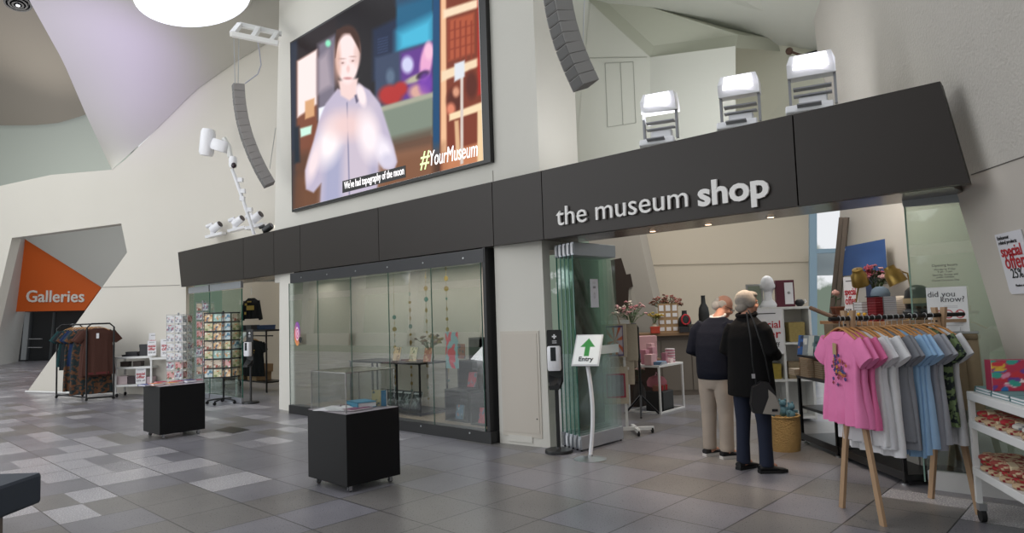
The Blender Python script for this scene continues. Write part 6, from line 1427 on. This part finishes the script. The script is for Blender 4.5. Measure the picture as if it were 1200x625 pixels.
# ---- dark display tables along the right: low platforms, posts, middle shelf, top
PL1, PL2 = fl(938, 519), fl(1064, 572); pd = (PL2 - PL1); pdl = pd.length; pd.normalize(); pyaw = math.atan2(pd.y, pd.x); pbk = Vector((-pd.y, pd.x, 0))
def onP(u, v, z): return W3(PL1, pyaw, (u, v, z))
m_bk = mat('bench_black', '#141416', .35)
for k, (u0, u1, l) in enumerate(((0, pdl * .42, 'black low display table at the left with book stacks on its top'), (pdl * .44, pdl * .98, 'black tiered display table behind the hanging T-shirts'))):
    L_ = u1 - u0; hgt = (over(930, 441, PL1) if k == 0 else .78)
    t = thing('display_table', l, 'table', onP((u0 + u1) / 2, .28, 0), pyaw)
    MB().box((0, 0, .07), (L_, .56, .05), bev=.005).build('low_shelf', m_bk, t); MB().box((0, -.27, .10), (L_, .02, .03)).build('front_rail', m_bk, t)
    MB().box((0, 0, .40), (L_ - .04, .5, .03)).build('middle_shelf', m_bk, t); MB().box((0, 0, hgt), (L_, .56, .03)).build('tabletop', m_bk, t)
    for sx in (-1, 1):
        for sy in (-1, 1): MB().box((sx * (L_ / 2 - .02), sy * .26, hgt / 2 + .01), (.03, .03, hgt - .03)).build('leg', m_blackm, t); MB().lathe([(.03, 0), (.03, .012), (.012, .02), (.012, .05)], 14, (sx * (L_ / 2 - .06), sy * .24, 0)).build('foot', m_steel, t)
H1t = over(930, 441, PL1) + .017
R = random.Random(9)
# stacks of tan books
for s_, (u, v, n, wd, c, l) in enumerate(((.26, .10, 9, .20, '#a98a6a', 'tall tan stack'), (.0, .08, 3, .16, '#c4b4a0', 'short pale stack'), (.46, .16, 8, .19, '#9c8062', 'rear tan stack'))):
    for k in range(n): book('tan paperback in the %s of the black table, number %s up' % (l, ('one', 'two', 'three', 'four', 'five', 'six', 'seven', 'eight', 'nine')[k]), onP(u, v, H1t + k * .0225), wd, .26, .022, mat('bk' + c, c, .7), pyaw + R.uniform(-.06, .06), 'tan paperback stacks', pages=mat('old_pages', '#b8a58c', .8))
cols = [['#2a5a9c', '#c87838', '#1c2c4c'], ['#8a9298', '#d8d8d4', '#3c4248'], ['#c8ccc8', '#7c8c90', '#a84838'], ['#4a6a70', '#9cb0b0', '#28383c'], ['#b8a890', '#6a5c4c', '#d8ccb8'], ['#9fb0a0', '#4f6a5a', '#c8c8b8']]
zt2 = H1t + 9 * .0225 + .004
sb_ = thing('book_easel', 'black slatted book easel on top of the tan book stacks', 'stand', onP(.36, .12, zt2), pyaw); MB().box((0, 0, .01), (.62, .24, .02)).build('ledge', m_blackm, sb_); MB().box((0, .10, .08), (.62, .015, .14)).build('back', m_blackm, sb_)
nmz = ('leftmost', 'second', 'third', 'fourth', 'fifth', 'rightmost')
for k in range(6): standing_book('upright picture book on the black easel, %s of six' % nmz[k], onP(.10 + .10 * k, .05 + .012 * k, zt2 + .021), .15, .22, pat(cols[k], 30 + k, 10, rx=.25, ry=.12, sq=True), pyaw + .55, -.22, .016, 'picture books on the easel')
# ---- rear raised shelf against the inner wall, stock above the T-shirts
zr = 1.335
ra_, rb2 = Ip(985, 378, .35), Ip(1086, 378, .35); rl = (Vector((rb2.x, rb2.y, 0)) - Vector((ra_.x, ra_.y, 0))).length; rc = (ra_ + rb2) / 2; ry = math.atan2(ID.y, ID.x)
t = thing('display_unit', 'tall narrow timber topped unit against the wall above the T-shirt rail', 'cabinet', (rc.x, rc.y, 0), ry)
MB().box((0, 0, zr), (rl + .1, .42, .035)).build('top', mat('unit_wood', '#a0744c', .6), t); MB().box((0, .02, zr / 2 - .01), (rl, .30, zr - .04)).build('body', mat('unit_grey', '#8e8a84', .7), t)
for k in range(2): MB().box(((k - .5) * rl * .5, -.14, zr * .5), (rl * .46, .012, zr * .9)).build('door', mat('unit_grey2', '#98948e', .7), t)
def onR(x, y, o=.35, z=None): q = Ip(x, y, o); return Vector((q.x, q.y, zr + .02 if z is None else z))
def hpx(x, y1, y2, o=.35): return abs(Ip(x, y1, o).z - Ip(x, y2, o).z)
n = 9; hh = hpx(1034, 352, 380) / n
for k in range(n): book('red notebook in the red stack, layer %s from the bottom' % ('one', 'two', 'three', 'four', 'five', 'six', 'seven', 'eight', 'nine')[k], onR(1034, 378) + Vector((0, 0, k * hh)), .15, .20, hh * .96, mat('note_red', '#9c1f2c', .6), ry, 'red notebook stack', pages=mat('redpages', '#7c1c26', .7))
n = 12; hh = hpx(1056, 350, 380) / n
for k in range(n): book('grey notebook in the grey stack, layer %s from the bottom' % ('one', 'two', 'three', 'four', 'five', 'six', 'seven', 'eight', 'nine', 'ten', 'eleven', 'twelve')[k], onR(1056, 378) + Vector((0, 0, k * hh)), .22, .20, hh * .94, mat('note_grey', '#77767a', .6), ry, 'grey notebook stack', pages=mat('greypages', '#a09fa0', .7))
n = 7; hh = hpx(1016, 358, 380) / n
for k in range(n): book('pale grey notebook in the left stack, layer %s from the bottom' % ('one', 'two', 'three', 'four', 'five', 'six', 'seven')[k], onR(1017, 378) + Vector((0, 0, k * hh)), .17, .20, hh * .94, mat('note_pale', '#9b9a9a', .6), ry, 'pale notebook stack')
ztop = onR(1034, 378).z + hpx(1034, 352, 380)
def cap(label, loc, c, yaw_, k=1.):
    g = thing('cap', label, 'hat', loc, yaw_); mb = MB(); mb.lathe([(.085 * k, 0), (.09 * k, .03 * k), (.075 * k, .075 * k), (.04 * k, .10 * k), (.004, .105 * k)], 20).build('crown', cloth(c), g, smooth=True)
    MB().prism([(.085 * k * math.cos(q), -.085 * k * math.sin(q), .004) for q in [PI * j / 10 for j in range(11)]] + [(-.06 * k, -.15 * k, .0), (.06 * k, -.15 * k, .0)][::1], (0, 0, .006)).build('brim', cloth('#17181c'), g) if False else MB().lathe([(.02, 0), (.07 * k, .002), (.075 * k, .008)], 18, (0, -.075 * k, 0)).build('brim', cloth('#17181c'), g, smooth=True)
    return g
cap('grey blue peaked cap on top of the red notebooks', Vector((onR(1034, 378).x, onR(1034, 378).y, ztop + .002)), '#6d7c8a', ry)
g = thing('hat_stand', 'black round headed hat display right of the notebooks', 'hat stand', onR(1078, 380, .38), ry)
h = hpx(1078, 337, 380); MB().lathe([(.06, 0), (.07, h * .1), (.10, h * .35), (.115, h * .6), (.10, h * .85), (.05, h * .98), (.01, h)], 22).build('form', m_blackm, g, smooth=True)
MB().lathe([(.118, h * .50), (.12, h * .62), (.119, h * .64)], 22).build('hat_band', mat('band_tan', '#a08c6a', .8), g, smooth=True); MB().lathe([(.122, h * .20), (.13, h * .28), (.10, h * .36)], 22).build('brim', cloth('#3a3c40'), g, smooth=True)
for k, (x, l) in enumerate(((996, 'left yellow headed finger puppet on the unit'), (1007, 'middle yellow headed finger puppet on the unit'), (1014, 'right yellow headed finger puppet on the unit'))):
    g = thing('finger_puppet', l, 'toy', onR(x, 378, .48), ry); MB().lathe([(.022, 0), (.024, .03), (.018, .05)], 14).build('body', mat('puppet_dark', '#2c3448', .8), g, smooth=True); MB().ell((0, 0, .068), (.020, .020, .020), 12).build('head', mat('puppet_yellow', '#d8a528', .7), g, smooth=True)
# brass lamps
def lamp(label, x, y, tilt, lit, base_px):
    h = Ip(x, y, .45); b = onR(base_px, 378, .40); g = thing('brass_lamp', label, 'lamp', b, ry); v = h - b; v = rz(-ry) @ v; m = mat('brass', '#8a7038', .35, metal=.7)
    MB().lathe([(.06, 0), (.06, .012), (.012, .02)], 20).build('base', m, g); MB().tube([(0, 0, .01), (0, .04, v.z * .6), (v.x * .4, .04, v.z + .02), v + Vector((0, 0, .07))], .008, 8).build('stem', m, g, smooth=True)
    T = Matrix.Translation(v) @ Matrix.Rotation(tilt, 4, 'Y') @ Matrix.Rotation(.35, 4, 'X')
    MB().lathe([(.085, -.075), (.075, .04), (.055, .06), (.05, .10), (.01, .105), (.008, .10), (.05, .055), (.07, .035), (.080, -.073)], 24, T=T).build('shade', m, g, smooth=True)
    if lit:
        MB().ell((0, 0, -.055), (.06, .06, .012), 16, T=T).build('bulb', mat('bulb_glow', '#ffe6bc', .5, emit=7), g, smooth=True)
        pw_ = Vector(b) + rz(ry) @ (T @ Vector((0, 0, -.09))); spot('lamp_beam', pw_, pw_ + Vector((.0, -.02, -1)), 6, 110, (1, .82, .6))
lamp('unlit brass lamp with a tilted shade in front of the blue poster', 1007, 326, .35, False, 1002)
lamp('lit brass lamp with its shade pointing down beside the flowers', 1048, 324, -.25, True, 1066)
bouquet('artificial flowers with crimson and pink blooms behind the brass lamps', onR(1030, 378, .25), hpx(1030, 316, 380, .25) + .06, .20, ['#8c2434', '#b06a72', '#a84a5a', '#c49a9a'], '#3a4a2a', 20, mat('pot_dark', '#3a3430', .6), 21, .30, .05)
# posters
def on_glass(x, y, Y=6.44): return atY(x, y, Y)
a, b, c = Ip(988, 322, .10), Ip(1040, 318, .10), Ip(988, 297, .10)
g = thing('poster', 'deep blue poster with a small white crest behind the flowers', 'poster', ((a.x + b.x) / 2, (a.y + b.y) / 2, min(a.z, b.z)), ry)
pw2 = (Vector((b.x, b.y, 0)) - Vector((a.x, a.y, 0))).length
painted('sheet', pw2, .34, lambda U, V: Paint(U, V, '#2a4d84').ell(.08, .9, .03, .03, '#c8d4e4', .2).poly([(.4, .1), (.95, .1), (.95, .55), (.4, .6)], '#3a5f9c', .1, .6).c, m_print, g, 24, 18)
g = sale_sign('special offer twenty five percent sign beside the pots', onR(999, 379, .30), ry + .15, .22, hpx(1000, 322, 374))
a = Ip(1023, 345, .14); g = thing('picture_card', 'small night scene picture card behind the cap', 'picture', (a.x, a.y, a.z - .12), ry); painted('sheet', .26, .34, pat(['#2b3a5c', '#8c5a4a', '#c8c0b8', '#24304a'], 44, 14), m_print, g, 16, 20)
# terracotta pots tower with a flower
b = Ip(981, 372, .55); g = thing('pot_tower', 'stacked brown terracotta pots with a pink rose on top', 'pots', (b.x, b.y, zr - .2), ry); MB().box((0, 0, .09), (.2, .2, .2)).build('plinth', mat('crate', '#7d6a55', .7), g)
m_tc = mat('terracotta', '#7c4a34', .8)
for k, (dx, z) in enumerate(((-.03, .2), (.05, .2), (-.02, .29), (.06, .29))): MB().lathe([(.035, 0), (.05, .07), (.055, .072), (.055, .085), (.045, .085)], 18, (dx, 0, z)).build('pot', m_tc, g, smooth=60)
MB().tube([(0, 0, .37), (0, 0, .50)], .005, 6).build('stem', mat('stem_green', '#4a5a34'), g); MB().ell((0, 0, .52), (.04, .04, .03), 12).ell((.012, -.01, .53), (.025, .025, .025), 10).build('rose', mat('rose_pink', '#d8a498', .7), g, smooth=True)
for q in range(5): a_ = q * 1.3; MB().ell((.035 * math.cos(a_), .035 * math.sin(a_), .45 + .01 * q), (.03, .012, .008), 8).build('leaf', mat('leaf_dark', '#33482c', .6), g, smooth=True)
g = tag(MB().tube([Ip(950, 361, .75), Ip(962, 366, .72), Ip(977, 372, .70)], .022, 8).build('driftwood', mat('driftwood', '#5f432f', .7), None, smooth=True), 'dark polished timber arm sticking out left of the terracotta pots', 'branch')

# ---- right glass screen with rails, notices
GY = 6.45
t = thing('glass_screen', 'tall green tinted glass screen with a slanted right edge, far right', 'glass panel', (-1.2, GY, 0))
go = Vector((-1.2, GY, 0)); gp = [(1060, 240), (1126, 237), (1195, 470), (1225, 575), (1225, 589), (1088, 571)]
m_gs = glass('screen_glass', '#eaf2ec', 1.0, minref=.08)
P_ = [atY(x, y, GY) - go for x, y in gp]
MB().prism([Vector((p.x, 0, p.z)) for p in P_], (0, .012, 0)).build('glass', m_gs, t)
MB().prism([Vector(((atY(x, y, GY) - go).x, -.02, (atY(x, y, GY) - go).z)) for x, y in ((1055, 225), (1118, 219.5), (1126, 237), (1059, 243))], (0, .05, 0)).build('top_rail', m_alu, t)
MB().box((.38, -.01, .075), (1.24, .05, .15)).build('bottom_rail', mat('rail_white', '#c4c3c2', .5), t)
MB().box((P_[0].x, 0, 1.2), (.010, .014, 2.3)).build('glass_edge', mat('pale_green_edge', '#7d9c90', .2), t)
def know(U, V):
    p = Paint(U, V, '#dedfe0')
    for k in range(4): p.ell(.12, .80, .20 + .05 * k, .14 + .03 * k, '#cfd0d2', .04, .5); p.ell(.12, .80, .19 + .05 * k, .135 + .03 * k, '#dedfe0', .04, .9)
    for x in (.25, .52, .80): p.ell(x, .44, .115, .088, '#b3242e', .06); p.ell(x, .44, .09, .068, '#e4e4e4', .06); p.poly([(x - .05, .42), (x + .05, .42), (x + .05, .47), (x - .05, .47)], '#202024', .01); p.ell(x, .44, .03, .03, '#202024', .1); p.poly([(x - .075, .495), (x - .06, .505), (x + .075, .385), (x + .06, .375)], '#b3242e', .006)
    for k in range(3): p.poly([(.2, .30 - .05 * k), (.85, .30 - .05 * k), (.85, .31 - .05 * k), (.2, .31 - .05 * k)], '#a8a8ac', .006)
    for k in range(2): p.poly([(.42, .60 - .03 * k), (.75, .60 - .03 * k), (.75, .608 - .03 * k), (.42, .608 - .03 * k)], '#a8a8ac', .006)
    return p.c
ka, kb, kc_ = atY(1092, 392, 6.42), atY(1139, 397, 6.42), atY(1087, 336, 6.42)
g = thing('information_poster', 'white did you know poster with red camera prohibition circles on the glass', 'poster', ((ka.x + kb.x) / 2 - .015, 6.425, ka.z - .01)); kw = kb.x - ka.x; kh = kc_.z - ka.z
painted('sheet', kw + .01, kh, know, m_print, g, 80, 100)
for s_, u, v in (('did you', -.035, .80), ('know?', .04, .69)):
    o = text(s_, .066, mat('grey_ink', '#4c4c52', .6), g, 'lettering', .001); o.location = (u, -.004, kh * v)
oh = thing('opening_hours', 'small black opening hours lettering on the green glass', 'lettering', (atY(1108, 330, 6.43).x, 6.435, atY(1108, 330, 6.43).z))
for k, (s_, z, sz) in enumerate((('Opening hours', .125, .030), ('Monday to Friday', .094, .021), ('9 am - 5 pm', .074, .021), ('Saturday, Sunday and', .050, .021), ('public holidays', .030, .021), ('Closed Christmas Day', .004, .021))):
    o = text(s_, sz, m_ink, oh, 'lettering_line', .0008); o.location = (0, 0, z)
# poster on the right wall
pa_, pb_ = Rp(1183, 280, .012), Rp(1184, 345, .012)
wq = Rp(1184, 345, .012); upr = (pa_ - pb_).normalized(); Rr = RD.normalized(); nr = RN
g = thing('wall_poster', 'white special offer poster on the slanted right wall', 'poster', wq); hq = (pa_ - pb_).length
M5 = Matrix(((Rr.x, -nr.x, 0, 0), (Rr.y, -nr.y, 0, 0), (Rr.z, -nr.z, 1, 0), (0, 0, 0, 1)))
uw = RN.cross(RD).normalized(); uw = uw if uw.z > 0 else -uw
M5 = Matrix(((Rr.x, -nr.x, uw.x, 0), (Rr.y, -nr.y, uw.y, 0), (Rr.z, -nr.z, uw.z, 0), (0, 0, 0, 1)))
MB().prism([(.0, 0, .02), (.02, 0, 0), (.36, 0, 0), (.38, 0, .02), (.38, 0, hq), (0, 0, hq)], (0, .008, 0), T=M5).build('sheet', mat('poster_white', '#d9d8de', .6), g)
for s_, z, sz, m, x in (('Endeavour', .90, .040, m_ink, .03), ('related products', .82, .040, m_ink, .03), ('special', .62, .115, m_red, .03), ('offer', .42, .15, m_red, .05), ('25% off', .26, .10, m_ink, .10), ('Members only', .12, .025, m_ink, .12)):
    text(s_, sz, m, g, 'lettering', .001, .002 if m is m_red else 0, T=M5 @ Matrix.Translation((x, -.003, z * hq)), align='LEFT')

# ---- white trolley at the right edge
K0 = fl(1152, 612); K0.z = 0; kd_ = Vector((.48, -.877, 0)); kyaw = math.atan2(kd_.y, kd_.x); kn = Vector((-kd_.y, kd_.x, 0)); KL, KW, KH = 1.25, .42, over(1135, 459, K0)
kc2 = K0 + kd_ * (KL / 2 - .03) + kn * (KW / 2 - .03)
t = thing('white_trolley', 'white wheeled trolley of red socks and books at the right edge', 'trolley', kc2, kyaw)
for sx in (-1, 1):
    for sy in (-1, 1):
        MB().box((sx * (KL / 2 - .02), sy * (KW / 2 - .02), (KH + .13) / 2), (.035, .035, KH - .13)).build('leg', m_white, t)
        cst = MB().box((sx * (KL / 2 - .03), sy * (KW / 2 - .03), .105), (.05, .05, .05)).build('caster', m_steel, t); MB().tube([(sx * (KL / 2 - .03) - .0, sy * (KW / 2 - .03) - .016, .045), (sx * (KL / 2 - .03), sy * (KW / 2 - .03) + .016, .045)], .045, 18).build('wheel', m_rubber, cst)
shz = (KH - .03, KH * .80, KH * .36)
shz = (KH - .03, over(1140, 497, K0), over(1150, 553, K0))
for z in shz: MB().box((0, 0, z), (KL, KW, .055), bev=.004).build('shelf', m_white, t)
def onK(u, v, z): return W3(kc2, kyaw, (u, v, z))
for k in range(8):
    cxx = k % 4; lay = k // 4
    book('pale green flat book on the right trolley top, %s' % ('left pile, lower|second pile, lower|third pile, lower|fourth pile, lower|left pile, upper|second pile, upper|third pile, upper|fourth pile, upper'.split('|')[k]), onK(-KL / 2 + .13 + .27 * cxx, -.04, shz[0] + .029 + lay * .019), .25, .24, .018, mat('coverteal', '#5f8a8c', .5), kyaw + R.uniform(-.05, .05), 'flat books on the right trolley')
def fl_box(U, V): return pat(['#c8303c', '#2f6fb0', '#3a9c8c', '#e08aa8', '#d8b03c', '#6a3f8c', '#f0d8d8'], 77, 46, '#b8304c', .10, .09)(U, V)
g = thing('floral_box', 'bright red and blue floral gift box standing on the right trolley', 'box', onK(-.36, -.05, shz[0] + .029 + .039), kyaw + PI / 2)
MB().box((.10, .0, .10), (.42, .10, .20)).build('box', mat('box_crimson', '#8c2840', .6), g); pr = painted('front_print', .42, .20, fl_box, m_print, g, 50, 24, .002); pr.location = (.10, -.052, 0)
m_sock = [mat('sock_red', '#8f1f2a', .9, var=.5, scale=60), mat('sock_cream', '#b5a184', .9, var=.25, scale=60), mat('sock_brown', '#8a6040', .9, var=.35, scale=60), mat('sock_grey', '#7c7f86', .9, var=.3, scale=60)]
for mt_, (ca1, ca2) in zip(m_sock, (('#7c1420', '#b8a080'), ('#c0ac8c', '#8c4038'), ('#8a6a48', '#a02830'), ('#7c7f86', '#c0bcb4'))):
    for n_ in mt_.node_tree.nodes:
        if n_.type == 'MIX': n_.inputs[6].default_value = lin(ca1); n_.inputs[7].default_value = lin(ca2)
        if n_.type == 'TEX_NOISE': n_.inputs['Scale'].default_value = 28
        if n_.type == 'MIX':
            r_ = mt_.node_tree.nodes.new('ShaderNodeMapRange'); r_.inputs[1].default_value = .46; r_.inputs[2].default_value = .54; mt_.node_tree.links.new(n_.inputs[0].links[0].from_socket, r_.inputs[0]); mt_.node_tree.links.new(r_.outputs[0], n_.inputs[0])
for sh_, (z, nl) in enumerate(((shz[1], 2), (shz[2], 3))):
    for i in range(7):
        for j in range(nl):
            u = -KL / 2 + .12 + i * .165; v = -.07 + .02 * (j % 2); zz = z + .029 + j * .036
            mt = m_sock[(i * 3 + j * 2) % 3] if not (sh_ == 0 and i > 2 and j == 1) else m_sock[3]
            g = thing('folded_socks', ('folded patterned socks on the middle shelf of the right trolley' if sh_ == 0 else 'folded red and cream socks on the bottom shelf of the right trolley'), 'socks', onK(u, v, zz), kyaw + R.uniform(-.25, .25), 'socks on the right trolley middle shelf' if sh_ == 0 else 'socks on the right trolley bottom shelf')
            MB().loft([(0, 0, 0, .068, .13), (0, 0, .010, .075, .14), (0, 0, .026, .073, .138), (0, 0, .035, .055, .12)], n=20).build('bundle', mt, g, smooth=True)
            MB().box((0, -.06, .018), (.152, .05, .038), bev=.006).build('paper_band', [m_sock[0], mat('band_cream', '#c8b898', .8), m_sock[0]][(i + j) % 3], g)
